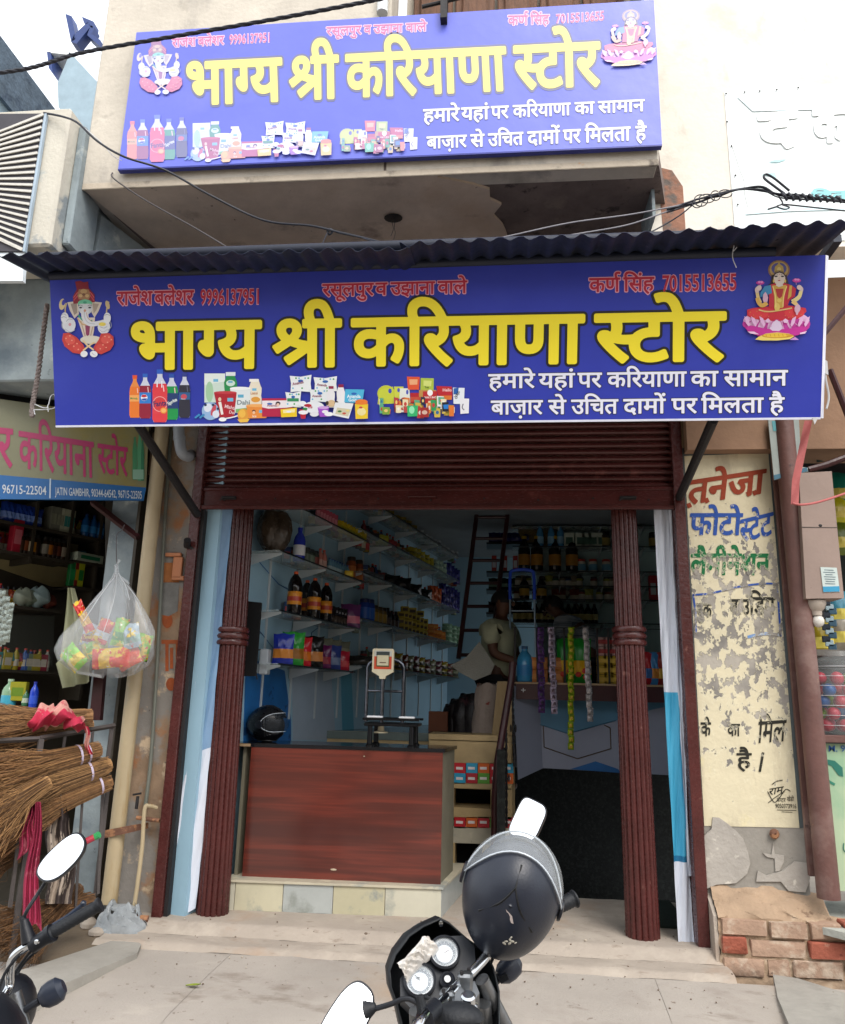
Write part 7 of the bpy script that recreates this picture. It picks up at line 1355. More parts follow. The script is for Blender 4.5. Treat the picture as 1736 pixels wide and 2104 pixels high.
c = P(553, 1490, y=.55); helmet('glossy black helmet standing on the counter beside the left column', frame_m((c.x, .52, ztop+.112), (1, -.25, 0), (0, 0, 1)), m_hb, 8, s_=.92)
# ------------------------------------------------------------------ upper left: striped sign, panel, rooftop letters
SS = thing('striped_sign', 'dark grey sign board covered with white rays, on the cream block at the far left', 'sign', P(20, 515, y=-1.03))
mb = MB(); mb.prism([P(x, y, y=-1.02) for x, y in ((-260, 236), (93, 233), (48, 516), (-260, 516))], (0, .018, 0)); obj('board', mb, mat('grey_board', '#454349', .7, bump=.05), SS)
mb = MB(); mb.prism([P(x, y, y=-1.03) for x, y in ((91, 233), (96, 233), (51, 516), (46, 516))], (0, .02, 0)); obj('frame_edge', mb, mat('pale_blue_frame', '#9fb0be', .5, bump=0), SS)
for i in range(23):
  t_ = i/22; y1 = 236+t_*290+14*(t_-.5)*0; x1 = 91-(y1-233)/283*44; c0 = (-230, 372+(t_-.5)*20); dx, dy = x1-c0[0], y1-c0[1]
  if i < 3: pass
  L_ = math.hypot(dx, dy); nx, ny = -dy/L_, dx/L_; s0 = .35
  p0 = (c0[0]+dx*s0, c0[1]+dy*s0); w0, w1 = 1.0, 2.4
  mb = MB(); mb.prism([P(p0[0]+nx*w0, p0[1]+ny*w0, y=-1.024), P(x1+nx*w1, min(y1+ny*w1, 516), y=-1.024), P(x1-nx*w1, min(y1-ny*w1, 515), y=-1.024), P(p0[0]-nx*w0, p0[1]-ny*w0, y=-1.024)], (0, -.008, 0)); obj('ray', mb, pc('#c9c6be', .5), SS)
mb = MB(); mb.prism([P(x, y, y=-1.01) for x, y in ((-200, 519), (50, 519), (46, 577), (-200, 577))], (0, .03, 0)); single('white_panel', mb, mat('clean_white_board', '#dfe8ee', .5, bump=.02), 'plain white board below the striped sign at the far left', 'board')
RT = thing('rooftop_letters', 'dark blue cut out letters standing against the sky above the slanting wall', 'sign', P(170, 96, y=2.0))
YT = 2.0; bm2 = mat('dark_blue_letters', '#2c3f74', .5, bump=0)
for pts in (((134, 28), (147, 33), (156, 80), (146, 86)), ((146, 86), (151, 72), (181, 44), (187, 53), (157, 90)), ((168, 34), (192, 44), (190, 58), (172, 46))):
  mb = MB(); mb.prism([P(x, y, y=YT) for x, y in pts], (0, .12, 0)); obj('letter_stroke', mb, bm2, RT)
mb = MB(); mb.prism([P(x, y, y=YT) for x, y in ((186, 52), (194, 56), (188, 70), (206, 82), (203, 93), (179, 72))], (0, .12, 0)); obj('letter_stroke', mb, bm2, RT)
mb = MB(); mb.tube([P(200, 88, y=YT+.1), P(215, 110, y=YT+.1)], .02, 6); obj('post', mb, bm2, RT)
RF = thing('rooftop_shed', 'pale sheet covered rooftop shed beyond the slanting wall', 'shed', P(150, 200, y=3.2))
for pts, m_ in ((((96, 106), (104, 107), (108, 150), (100, 140)), bm2), (((140, 118), (142, 106), (230, 200), (230, 330), (120, 220), (118, 170)), mat('pale_sheet_cladding', '#8fa3ae', .6, bump=.1)), (((100, 104), (150, 109), (150, 113), (100, 108)), pc('#dfe3e2'))):
  mb = MB(); mb.prism([P(x, y, y=3.2) for x, y in pts], (0, .3, 0)); obj('cladding', mb, m_, RF)
# faded poster on the white wall
PO = thing('faded_poster', 'sun bleached white vinyl poster with ghostly letters nailed to the white wall', 'poster', P(1620, 490, y=-.455))
FPO = Frame((1.4, -.458, 4.2), (1, 0, 0), (0, 0, 1))
mb = MB(); mb.prism([P(x, y, y=-.455) for x, y in ((1488, 189), (1800, 166), (1800, 492), (1512, 500))], (0, .004, 0)); obj('vinyl', mb, mat('bleached_vinyl', '#dde4e4', .4, vs=3, var=.03, bump=.15, bs=8), PO)
b_ = MB(); cl_ = []
D5 = lambda x, y: (1489.5+x*.1709, 154.1+y*.1709)
art(b_, cl_, FPO, [('P', '#c9dade', [(140, 260), (1800, 130), (1800, 400), (330, 440)]), ('P', '#9fd3d9', [(515, 1050), (600, 1020), (760, 1010), (640, 1052)]), ('P', '#a6dadd', [(430, 1195), (600, 1175), (620, 1235)]), ('P', '#cfe6ea', [(260, 1640), (700, 1590), (1443, 1590), (1443, 1620), (780, 1640), (250, 1680)]), ('S', '#c9ccd0', [(495, 1000), (600, 915), (680, 912)], 6), ('S', '#c9ccd0', [(850, 1340), (890, 1300)], 6), ('S', '#c9ccd0', [(780, 1240), (855, 1165)], 8)], D5, .002)
obj('faded_print', b_, [ink(c) for c in cl_], PO, smooth=False)
for t_, x0, x1, hd, bs, off, c_ in (('d', 1562, 1632, ln(1560, 238, 1736, 224), ln(1560, 300, 1736, 288), .05, '#eef0ee'), ('k A n', 1672, 1800, ln(1560, 236, 1736, 222), ln(1560, 300, 1736, 288), .05, '#eef0ee'), ('i0 v t r', 1668, 1760, ln(1668, 396, 1760, 392), ln(1668, 412, 1760, 409), .04, '#7cc4cc')):
  b_ = MB(); word(b_, FPO, t_, x0, x1, hd, bs, off, .004); obj('lettering', b_, ink(c_), PO, smooth=False)
mb = MB()
for x, y in ((1492, 192), (1530, 189), (1561, 187), (1596, 184), (1640, 180), (1503, 300), (1494, 250), (1511, 360), (1516, 420)): mb.ell(tuple(P(x, y, y=-.462)), (.006, .004, .006), 6, 4)
obj('nails', mb, m_dark, PO)
# ------------------------------------------------------------------ left neighbour
LS = thing('neighbour_shop', 'dim neighbouring grocery shop front at the left edge', 'shop', (-3.2, .5, 0))
dirN = Vector((.515, .857, 0)); nN = Vector((.857, -.515, 0)); oN = P(0, 1100, y=.8); oN.z = 0
FN = Frame(oN, dirN, (0, 0, 1))
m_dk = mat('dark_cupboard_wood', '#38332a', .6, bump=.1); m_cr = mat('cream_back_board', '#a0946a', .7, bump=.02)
def nq(pts, w, m_, nm, th=.02, par=LS): mb = MB(); pp = [FN.uv(*q) for q in pts]; mb.prism([FN.at(p.x, p.y, w) for p in pp], -FN.ez*th); return obj(nm, mb, m_, par)
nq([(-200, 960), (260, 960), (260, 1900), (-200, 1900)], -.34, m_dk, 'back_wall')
nq([(-60, 1035), (215, 1075), (215, 1200), (150, 1200), (-60, 1125)], -.33, m_cr, 'back_board')
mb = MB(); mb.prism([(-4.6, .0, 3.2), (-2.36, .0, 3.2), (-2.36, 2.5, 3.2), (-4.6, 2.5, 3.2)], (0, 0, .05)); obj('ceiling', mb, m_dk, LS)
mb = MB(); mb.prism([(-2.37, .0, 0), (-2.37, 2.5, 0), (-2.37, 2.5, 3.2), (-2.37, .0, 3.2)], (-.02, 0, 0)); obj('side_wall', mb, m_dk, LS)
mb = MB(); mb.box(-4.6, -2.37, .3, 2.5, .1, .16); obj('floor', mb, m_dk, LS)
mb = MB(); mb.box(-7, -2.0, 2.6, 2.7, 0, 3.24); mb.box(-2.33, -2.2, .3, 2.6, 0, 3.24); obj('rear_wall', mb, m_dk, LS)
def board(x0, y0, x1, y1, nm='shelf_board'):
  a = FN.uv(x0, y0); b = FN.uv(x1, y1); z = (a.y+b.y)/2; mb = MB(); mb.prism([FN.at(a.x, z, 0), FN.at(b.x, z, 0), FN.at(b.x, z, -.33), FN.at(a.x, z, -.33)], Vector((0, 0, -.022))); obj(nm, mb, m_dk, LS); return z
ZB = {'a': board(-60, 1058, 217, 1107), 'b': board(-60, 1120, 152, 1152), 'c': board(-60, 1236, 128, 1252), 'd': board(-60, 1378, 140, 1376), 'e': board(152, 1150, 215, 1160), 'f': board(150, 1208, 215, 1208)}
for x in (-5, 80, 154, 215): a = FN.uv(x, 1030); b = FN.uv(x, 1160 if x < 200 else 1440); mb = MB(); mb.prism([FN.at(a.x-.01, a.y, 0), FN.at(a.x+.012, a.y, 0), FN.at(a.x+.012, b.y, 0), FN.at(a.x-.01, b.y, 0)], -FN.ez*.32); obj('divider', mb, m_dk, LS)
rzN = math.atan2(dirN.y, dirN.x)
def nput(px, key, pr, nm, label, cat, grp, w=-.08, s_=1): u = FN.uv(px, 1150).x; p = FN.at(u, ZB[key]+.001, w); return put(nm, pr, p, rzN+rs.uniform(-.15, .15), label, cat, grp, s_)
for x in (2, 12, 30, 40, 52, 62, 70): nput(x, 'a', packet('#1f3f9c', '#6a8ad0', .09, .16, .05), 'packet', 'blue detergent packet on the top shelf of the neighbouring shop', 'packet', 'blue detergent packets next door', -.04)
for i in range(7): nput(98+i*7.5, 'a', carton('#7a7c70' if i < 3 else '#b4b8a0', '#8c907c' if i < 4 else '#3c8a84', .035, .12, .2), 'box', 'upright %s box file on the top shelf next door' % ('grey' if i < 3 else 'pale cream'), 'box', 'upright boxes next door')
for x in (172, 188, 203): nput(x, 'a', bottle('#14508c', '#2c78b8', '#1c2c5c', .2, .036), 'bottle', 'deep blue bottle in the right bay of the neighbouring shop', 'bottle', 'deep blue bottles next door', -.04)
nput(31, 'b', carton('#b0243a', '#d0707c', .08, .07, .26), 'box', 'tall pinkish red box on the second shelf of the neighbouring shop', 'box', None, -.05)
for x, c_ in ((44, '#3a2418'), (53, '#7a3c1c'), (61, '#b8a88c'), (69, '#c8841c'), (76, '#2c1c14'), (95, '#8c887c'), (104, '#a8641c'), (113, '#3c1c14'), (122, '#5c2c1c'), (132, '#8c8274')): nput(x, 'b', jar('#2c2018', c_, '#151515', .17, .035), 'jar', 'dark jar with %s label on the second shelf next door' % {'#c8841c': 'an orange', '#a8641c': 'a tan'}.get(c_, 'a dull'), 'jar', 'dark jars next door', -.05)
nput(183, 'e', carton('#a8b4a4', '#1f7a54', .26, .1, .07), 'carton', 'long white box with green band in the right bay next door', 'box', None, -.04)
u_ = 0
for x, c1, c2 in ((156, '#0f6a34', '#1f8a4c'), (164, '#8c1f1c', '#c8a81c'), (172, '#a8b01c', '#1f7a34')): nput(x, 'f', carton(c1, c2, .055, .06, .2), 'box', 'bright striped box standing in the right bay next door', 'box', 'bright striped boxes next door', -.04)
for x in (205, 196): nput(x, 'e', carton('#3c8cb0', '#a8d0d8', .08, .05, .12), 'box', 'light blue box at the end of the right bay next door', 'box', 'light blue boxes next door', -.2)
for x, c_, s_ in ((52, '#8c9484', 1.1), (84, '#8ca0a0', 1.3), (66, '#707c6c', 1), (106, '#5c2c20', .9)):
  mb = MB(); mb.grid(lambda u, v: (.07*math.cos(u*6.2832)*math.sin(.3+v*2.5)*(1+.12*math.sin(u*19)), .06*math.sin(u*6.2832)*math.sin(.3+v*2.5), .13*v+.012*math.sin(u*13+v*8)), 18, 10); u = FN.uv(x, 1240).x
  o = obj('tied_bag', mb, pc(c_, .35), None, True); o.location = FN.at(u, ZB['c']+.002, -.06); o.scale = (s_,)*3; tag(o, {52: 'pale olive tied bag on the lower shelf next door', 84: 'larger pale blue tied bag on the lower shelf next door', 66: 'greenish tied bag between two pale bags next door', 106: 'reddish brown round bag on the lower shelf next door'}[x], 'bag')
for i in range(9): nput(20+i*12, 'c', bottle(('#2c3a3c', '#4a3c2c', '#3c4a6c')[i % 3], ('#5c6a6a', '#7a6a3c', '#6a7ab0')[i % 3], '#20242c', .17, .024), 'bottle', 'small dim bottle behind the tied bags next door', 'bottle', 'dim bottles next door', -.24)
for i in range(9): nput(8+i*13, 'd', carton(('#3c2c3c', '#4a4a44', '#5c5c2c')[i % 3], '#6a6c60', .09, .06, .06+.02*(i % 3)), 'box', 'dim carton behind the glass case next door', 'box', 'dim cartons next door', -.12)
mb = MB(); a = [FN.uv(*q) for q in ((-60, 1262), (112, 1266), (108, 1368), (-60, 1366))]; mb.prism([FN.at(p.x, p.y, .0) for p in a], FN.ez*-.004); obj('glass_front', mb, mat('dusty_glass', '#8a948c', .15, var=0, bump=0, alpha=.06), LS)
for key, x0, x1, w_ in (('a', 0, 210, -.2), ('b', -8, 150, -.2), ('c', 2, 128, -.14), ('d', -4, 136, -.05), ('d', -4, 136, -.2)):
  for x in range(x0, x1, 8):
    c1 = rs.choice(('#a8482c', '#3c5c9c', '#a8982c', '#7a8c6c', '#b0b0a4', '#2c7a7a', '#8c2c3c')); q_ = rs.randrange(3); nm = ('bottle', 'box', 'packet')[q_]
    nput(x+rs.uniform(-3, 3), key, (bottle(c1, '#c8c0b0', '#c03c2c', .17, .026), carton(c1, '#c8c0b0', .07, .05, .13), packet(c1, '#d0a83c', .1, .13, .04))[q_], nm, 'small %s in the packed %s row of the neighbouring shop, %s' % (nm, {'a': 'top', 'b': 'second', 'c': 'third', 'd': 'lowest'}[key], 'behind other goods' if w_ < -.13 else 'at the front'), nm, 'packed %ss of shelf %s next door' % (nm, {'a': 'one', 'b': 'two', 'c': 'three', 'd': 'four'}[key]), w_)
# silvery sachet curtain at the edge
for j in range(3):
  a = P(4+j*9, 1212+j*14, y=.1); b = P(-4+j*8, 1330-j*6, y=.1); t = thing('sachet_strip', ('leftmost', 'second', 'third')[j]+' of the three silvery sachet strips hanging at the left edge of the picture', 'sachet strip', a)
  for i in range(7): mb = MB(); mb.grid(lambda u, v: ((u-.5)*.05, -.008*math.sin(math.pi*u)*math.sin(math.pi*v), (v-.5)*.048), 4, 4); o = obj('sachet', mb, mat('silver_foil', '#8c948c', .25, .6, vs=50, var=.5, bump=.5, bs=90), t, True); o.location = (b-a)*(i+.5)/7; o.rotation_euler = (0, .1*math.sin(i*2), .1*math.cos(i*3))
# bottles on the low shelf by the brooms
for x, y, pr, l, k in ((14, 1452, bottle('#7a9c7c', '#3c98b0', '#9ab49a', .2, .045), 'pale green bottle with turquoise label behind the brooms', 'bottle'), (66, 1448, bottle('#1c3cae', '#2c50c0', '#1c2c8c', .17, .026), 'slim royal blue bottle behind the brooms', 'bottle'), (36, 1432, carton('#8c8a1c', '#5c7a1c', .1, .05, .12), 'yellow green box behind the brooms', 'box'), (50, 1442, bottle('#3c6a4a', '#a8b4a0', '#2c4a3c', .1, .02), 'small green bottle behind the brooms', 'bottle')): p = P(x, y+8, y=.12); put(k, pr, p, .2, l, k, None)
# sign of the neighbour
a = P(0, 1024, y=-.45); b = P(296, 1026, y=-.12); FS = Frame(a, (b.x-a.x, b.y-a.y, 0), (0, 0, 1))
NS = thing('neighbour_sign', 'dull cream sign with magenta Hindi letters over a blue phone number band', 'sign', a)
def fs_poly(pts, w, m_, nm, th=.02): mb = MB(); pp = [FS.uv(*q) for q in pts]; mb.prism([FS.at(p.x, p.y, w) for p in pp], -FS.ez*th); return obj(nm, mb, m_, NS)
fs_poly([(-140, 790), (0, 820), (306, 862), (300, 1002), (0, 976), (-140, 966)], 0, mat('dull_cream_vinyl', '#75755c', .4, vs=1.5, var=.1, bump=.1, layers=(('#857838', 1.2, .5, .2),)), 'cream_field')
fs_poly([(-140, 966), (0, 976), (300, 1002), (295, 1028), (-140, 1024)], .001, mat('blue_band_vinyl', '#1d5a94', .4, vs=2, var=.1, bump=.05), 'blue_band')
fs_poly([(102, 983), (105, 983.5), (104, 1024), (101, 1024)], .003, pc('#a8b8c8'), 'white_divider', .001)
for t_, x0, x1, hd, bs in (('r', -4, 25, ln(-4, 880, 25, 883), ln(-4, 957, 25, 960)), ('k i1 r y A n A', 39, 191, ln(39, 887, 191, 910), ln(45, 960, 190, 971)), ('Sh T o r', 201, 261, ln(201, 912.5, 260, 921), ln(201, 970, 260, 976))):
  b_ = MB(); word(b_, FS, t_, x0, x1, hd, bs, .016, .003); obj('lettering', b_, pc('#a02c5c', .45), NS, smooth=False)
for t_, x0, x1, hd, bs in (('703, 96715-22504', -30, 95, ln(-30, 994, 95, 999.5), ln(-30, 1012, 95, 1015.5)), ('JATIN GAMBHIR, 90344-64542, 96715-22505', 113, 291, ln(113, 1001, 291, 1009.5), ln(113, 1017, 291, 1020.5))):
  b_ = MB(); word(b_, FS, t_, x0, x1, hd, bs, .008, .003, lat=True); obj('lettering', b_, pc('#b8c0c8', .45), NS, smooth=False)
b_ = MB(); cl_ = []; art(b_, cl_, FS, [('B', '#3c7a54', 277, 898, 986, 5, 2), ('B', '#4a8a64', 287, 890, 988, 5, 2), ('B', '#2c6a4c', 293, 905, 988, 3.4, 1.6), ('R', '#7aa08c', 273, 965, 295, 985)], lambda x, y: (x, y), .003); obj('printed_bottles', b_, [ink(c) for c in cl_], NS, smooth=False)
mb = MB(); mb.prism([P(-60, 785, y=-.5), P(60, 808, y=-.35), P(118, 822, y=-.3), P(118, 850, y=-.3), P(0, 822, y=-.46), P(-60, 812, y=-.5)], (0, .1, 0)); single('black_tarp', mb, m_black, 'strip of black tarpaulin above the neighbouring cream sign', 'tarpaulin')
mb = MB(); mb.tube([P(-40, 1006, y=.5), P(193, 1030, y=.12), P(285, 1103, y=.0)], .022, 8); mb2 = MB(); mb2.tube([P(190, 1032, y=.1), P(284, 1105, y=.0)], .024, 4); single('diagonal_brace', mb2, m_maroon2, 'dark maroon slanting brace under the neighbouring sign', 'brace')
mb = MB(); a = P(196, 1360, y=-.05); b = P(180, 1480, y=-.05); mb.prism([P(196, 1350, y=-.05), P(216, 1350, y=-.05), P(205, 1480, y=-.05), P(183, 1480, y=-.05)], (0, .04, 0)); single('brown_board', mb, m_maroon2, 'short brown board behind the brooms and below the snack bag', 'board')
# pipes
PV = thing('cream_drain_pipe', 'thick cream plastic drain pipe standing at the left of the shop', 'pipe', P(222, 1864, y=-.06))
pp = [P(334, 862, y=-.04), P(331, 900, y=-.04), P(293, 1250, y=-.05), P(258, 1560, y=-.05), P(224, 1856, y=-.06)]
m_pvc = mat('stained_cream_pvc', '#aa9a7c', .5, vs=2.5, var=.12, bump=.05, layers=(('#9a7f52', 3, .57, .15, (3, 3, .5)), ('#8c8878', 2, .62, .1)))
mb = MB(); mb.tube(pp, .046, 20); obj('pipe', mb, m_pvc, PV)
mb = MB(); a = P(228, 1712, y=-.11); b = P(322, 1690, y=-.0); mb.prism([P(206, 1708, y=-.115), P(262, 1697, y=-.115), P(262, 1712, y=-.115), P(206, 1724, y=-.115)], (0, .006, 0)); mb.prism([P(262, 1697, y=-.114), P(304, 1690, y=.03), P(304, 1702, y=.03), P(262, 1712, y=-.114)], (0, .005, 0)); obj('clamp_strap', mb, mat('rusty_iron', '#6b4a3a'), PV)
mb = MB(); mb.tube(smooth_path([P(366, 862, y=-.12), P(369, 905, y=-.12), P(374, 930, y=-.11), P(386, 938, y=-.05), P(392, 934, y=.03)], 5), .036, 16); mb2 = MB(); mb2.lathe([(.04, 0), (.04, .03)], P(368, 905, y=-.12), 16)
GE = thing('grey_pipe_elbow', 'grey plastic pipe elbow turning into the wall beside the shutter frame', 'pipe', P(385, 940, y=0)); obj('elbow', mb, mat('grey_pvc', '#8d939b', .4, bump=0), GE); obj('collar', mb2, mat('grey_pvc', '#8d939b'), GE)
cable('thin grey conduit running down the left pier', [(352, 880, .03), (338, 1080, .03), (322, 1380, .03), (310, 1560, .03), (298, 1660, .02)], .012, mat('green_grey_conduit', '#6c6f66', .6, bump=.1), 'conduit', 3)
TP = thing('water_tap', 'small dark garden tap on a cream riser pipe low on the left pier', 'tap', P(280, 1888, y=-.05))
mb = MB(); mb.tube(smooth_path([P(322, 1660, y=-.02), P(306, 1656, y=-.06), P(297, 1664, y=-.08), P(292, 1740, y=-.08), P(282, 1820, y=-.08), P(272, 1884, y=-.08)], 5), .012, 10); obj('riser', mb, m_pvc, TP)
mb = MB(); mb.tube([P(283, 1636, y=-.05), P(280, 1662, y=-.05)], .01, 8); mb.tube([P(273, 1633, y=-.06), P(290, 1630, y=-.06)], .006, 8); obj('handle', mb, m_dark, TP)
mb = MB(); mb.tube([P(280, 1680, y=-.03), P(328, 1686, y=-.01)], .012, 8); mb.tube([P(272, 1886, y=-.1), P(305, 1888, y=-.08)], .018, 8); obj('joint', mb, mat('rusty_iron', '#6b4a3a'), TP)
CO = thing('salmon_conduit', 'salmon painted electric channel bent like a Z on the left pier', 'conduit', P(360, 1190, y=.05)); m_sal = mat('salmon_paint', '#b87852', .6, vs=5, var=.15, bump=.1)
for a, b, c_, d_ in ((341, 1136, 373, 1144), (358, 1145, 373, 1188), (354, 1184, 379, 1193)): p = P(a, b, y=.045); r_ = P(c_, d_, y=.045); mb = MB(); mb.box(p.x, r_.x, .03, .056, r_.z, p.z, .004); obj('channel', mb, m_sal, CO)
PMK = bpy.data.objects.new('painted_marks', None)
bpy.data.objects.remove(PMK)
b_ = MB(); cl_ = []; FPL = Frame((-2.3, .0575, 0), (1, 0, 0), (0, 0, 1)); mp1 = lambda x, y: (x*.2685, 847.5+y*.2685)
art(b_, cl_, FPL, [('R', '#a0522c', 1235, 1740, 1390, 1770), ('R', '#a0522c', 1265, 1770, 1290, 1980), ('R', '#a0522c', 1300, 1800, 1325, 1960), ('R', '#a0522c', 1345, 1770, 1370, 1900), ('E', '#a0522c', 1280, 1590, 40, 60), ('E', '#a0522c', 1310, 2080, 40, 50), ('R', '#a86a3c', 1230, 1150, 1370, 1300), ('P', '#7c7a76', [(1230, 1300), (1370, 1310), (1360, 1520), (1290, 1560), (1210, 1540)])], mp1, .0)
o = obj('painted_marks', b_, [mat('faded_mark_%d' % i, c, .9, vs=8, var=.3, bump=.2) for i, c in enumerate(cl_)], SB, smooth=False)
# hanging bag of noodle packets
HB = thing('hanging_plastic_bag', 'clear plastic bag full of bright snack packets hanging at the left of the shop', 'bag', P(235, 1385, y=-.3))
m_film = mat('clear_polythene', '#c9cdd0', .18, vs=9, var=.1, bump=.5, bs=16, alpha=.30, spec=.6)
tp = P(240, 1160, y=-.3); kn = P(239, 1184, y=-.3)
ctr = [(239, 1160, 4, 0), (240, 1184, 5, 0), (242, 1200, 20, 3), (240, 1230, 42, 6), (234, 1265, 62, 9), (226, 1300, 82, 12), (220, 1335, 90, 13), (214, 1362, 82, 12), (216, 1382, 60, 8), (222, 1390, 15, 2)]
def bagf(u, v):
  k = v*(len(ctr)-1); i = min(int(k), len(ctr)-2); f = k-i; x, y, w, d = (lerp(ctr[i][j], ctr[i+1][j], f) for j in range(4)); a = u*6.2832
  cr = 1+.10*math.sin(a*7+v*4)+.05*math.sin(a*13-v*9); p = P(x+w*math.cos(a)*cr, y+4*math.sin(a*5+v*7)*(v > .15), y=-.3); p.y += d*.01*1.4*math.sin(a)*cr; return p
mb = MB(); mb.grid(bagf, 60, 44); obj('film', mb, m_film, HB, ang=180)
for k in range(9): mb = MB(); a = k*.7; ps = [bagf(a/6.2832, .08+.07*j) for j in range(5+k % 4)]; mb.tube([p+Vector((0, -.004, 0)) for p in ps], .0022, 4); obj('pleat', mb, mat('bright_film_pleat', '#d3d6da', .3, bump=0, alpha=.7), HB)
mb = MB(); mb.tube([P(246, 1150, y=-.3), P(240, 1162, y=-.3), P(237, 1190, y=-.3)], .008, 6); strokes(mb, [P(240, 1180, y=-.3), P(258, 1192, y=-.32), P(266, 1200, y=-.31)], .006); obj('knot', mb, m_film, HB)
for i, (x, y, w, h, ro, c1, c2, l) in enumerate(((172, 1268, .055, .2, -32, '#c4281c', '#d8a01c', 'long red and orange packet sticking up at the upper left of the bag'), (152, 1352, .1, .15, -48, '#7ac01c', '#d8c01c', 'lime green and yellow packet at the lower left of the bag'), (194, 1332, .12, .15, 70, '#b8b86a', '#7ab04a', 'pale green packet in the middle of the bag'), (226, 1352, .11, .22, 84, '#d0341c', '#e0b41c', 'red and yellow packet lying at the bottom of the bag'), (262, 1350, .12, .14, 60, '#d8481c', '#c8601c', 'orange red packet with noodle print at the bottom right'), (286, 1330, .13, .15, 10, '#8ccc2c', '#5a9c2c', 'bright green packet at the right of the bag'), (246, 1300, .08, .16, 8, '#7ab82c', '#3c8a3c', 'green packet standing in the middle of the bag'), (212, 1298, .09, .14, 20, '#c03a2c', '#c8d0dc', 'red and white packet standing in the bag'), (184, 1306, .09, .13, 10, '#a8b0c0', '#8c3a3c', 'silvery packet at the left of the bag'), (270, 1308, .1, .14, -15, '#a8bccc', '#8cb0a8', 'pale blue packet at the upper right of the bag'))):
  pk = packet(c1, c2, w*1.12, h*1.05, .045); pm = [mat('printed_foil_%d_%d' % (i, j), (c1, c2)[j], .2, .1, vs=14, var=.3, bump=.7, bs=34, layers=(('#d8b81c', 16, .55, .03), ('#c8281c', 21, .6, .03), ('#e6e2d8', 34, .64, .03))) for j in (0, 1)]; o = obj('noodle_packet', pk[0], pm, None, True); p = P(x, y, y=-.3+.03*((i % 3)-1)); o.matrix_world = Matrix.Translation(p) @ Matrix.Rotation(math.radians(ro), 4, 'Y') @ Matrix.Translation((0, 0, -h*.5)); tag(o, l, 'snack packet')
cable('thin twisted wire the plastic bag hangs from', [(256, 1078, -.25), (250, 1090, -.25), (240, 1100, -.27), (239, 1140, -.3), (240, 1164, -.3)], .0025, m_wire)
# pale cloth behind the bag
mb = MB()
def clf(u, v):
  xl = lerp(139, 112, v) if v < .75 else lerp(112, 128, (v-.75)*4); xr = lerp(150, 186, min(1, v*1.5)); p = P(lerp(xl, xr, u), lerp(1208, 1415, v)-14*u*v, y=-.12); p.y += .02*math.sin(u*14+v*3); return p
mb.grid(clf, 20, 24); single('hanging_cloth', mb, mat('pale_olive_cloth', '#8f9072', .85, vs=4, var=.15, bump=.4, bs=20), 'pale olive cloth bag hanging behind the snack bag', 'cloth bag', ang=180)
# broom rack
d2 = lambda x, y: (x*.3408, 1386.8+y*.3408)
RK = thing('iron_rack', 'rusty grey iron rack holding grass brooms at the left edge', 'rack', P(30, 1900, y=-.75))
m_rk = mat('grey_iron_rack', '#4c4644', .6, metal=.2, vs=8, var=.2, bump=.3)
def bar(a, ya, b, yb, r=.012, n=4): mb = MB(); mb.tube([P(*d2(*a), y=ya), P(*d2(*b), y=yb)], r, n); obj('bar', mb, m_rk, RK)
bar((248, 385), -.72, (70, 1690), -.78, .018); bar((240, 382), -.72, (690, 305), -.3, .014); bar((675, 310), -.3, (648, 520), -.3, .014); bar((392, 360), -.58, (352, 700), -.6, .009); bar((560, 340), -.45, (525, 700), -.46, .009)
bar((400, 705), -.6, (655, 660), -.32, .013); bar((650, 665), -.32, (575, 1330), -.34, .014); bar((500, 700), -.5, (455, 1400), -.5, .008); bar((-60, 400), -.78, (245, 385), -.72, .014); bar((620, 690), -.34, (590, 1320), -.36, .01); bar((110, 1000), -.78, (60, 1400), -.8, .012)
m_fib = [mat('broom_grass_%d' % i, c, .75, vs=40, var=.3, bump=0) for i, c in enumerate(('#8a6440', '#a37c50', '#5f452e'))]
rb_ = random.Random(4)
def broom(a, ya, b, yb, r0, r1, n, mi, lab, tie=None, droop=.0):
  A = P(*d2(*a), y=ya); B = P(*d2(*b), y=yb); t = thing('grass_broom', lab, 'broom', A, None, 'grass brooms on the iron rack'); d = (B-A); L_ = d.length; dn = d.normalized(); u = dn.cross(Vector((0, 0, 1))).normalized(); w = u.cross(dn)
  mb = MB(); mb.mi = 0
  mb.tube([A, A.lerp(B, .3), A.lerp(B, .6)+Vector((0, 0, -droop*.3))], [r0*.75, r0*.8, r1*.3], 9)
  for i in range(int(n*1.9)):
    an = rb_.random()*6.283; q = rb_.random()**.5; k = rb_.uniform(.7, 1.05); st = rb_.uniform(0, .12)
    ps = []
    for j in range(5):
      f = st+(k-st)*j/4; r_ = lerp(r0, r1*(1+.5*rb_.random()*(j > 2)), f**1.4)*q; ps.append(A+d*f+u*math.cos(an)*r_+w*math.sin(an)*r_+Vector((0, 0, -droop*f*f))+(Vector((rb_.uniform(-1, 1), rb_.uniform(-1, 1), rb_.uniform(-1, 1)))*.024 if j > 2 else Vector()))
    mb.mi = rb_.choice((0, 0, 1, 2)); mb.tube(ps, .0013, 3, cap=False)
  obj('bristles', mb, [m_fib[mi], m_fib[(mi+1) % 3], m_fib[2]], t)
  if tie is not None:
    for f in tie: mb = MB(); c = A+d*f; r_ = lerp(r0, r1, f**1.4)*1.03; mb.tube([c-dn*.006, c+dn*.006], r_, 14, cap=False); obj('binding', mb, pc('#b8acc0', .4), t)
broom((560, 250), -.5, (-160, 310), -.8, .045, .08, 260, 0, 'pale brown broom lying on top of the rack under the red cloth')
broom((560, 300), -.35, (-140, 400), -.75, .035, .07, 200, 1, 'lowest of the brooms laid across the top bar')
broom((300, 240), -.4, (-200, 250), -.6, .04, .06, 160, 2, 'darker broom at the back of the rack top')
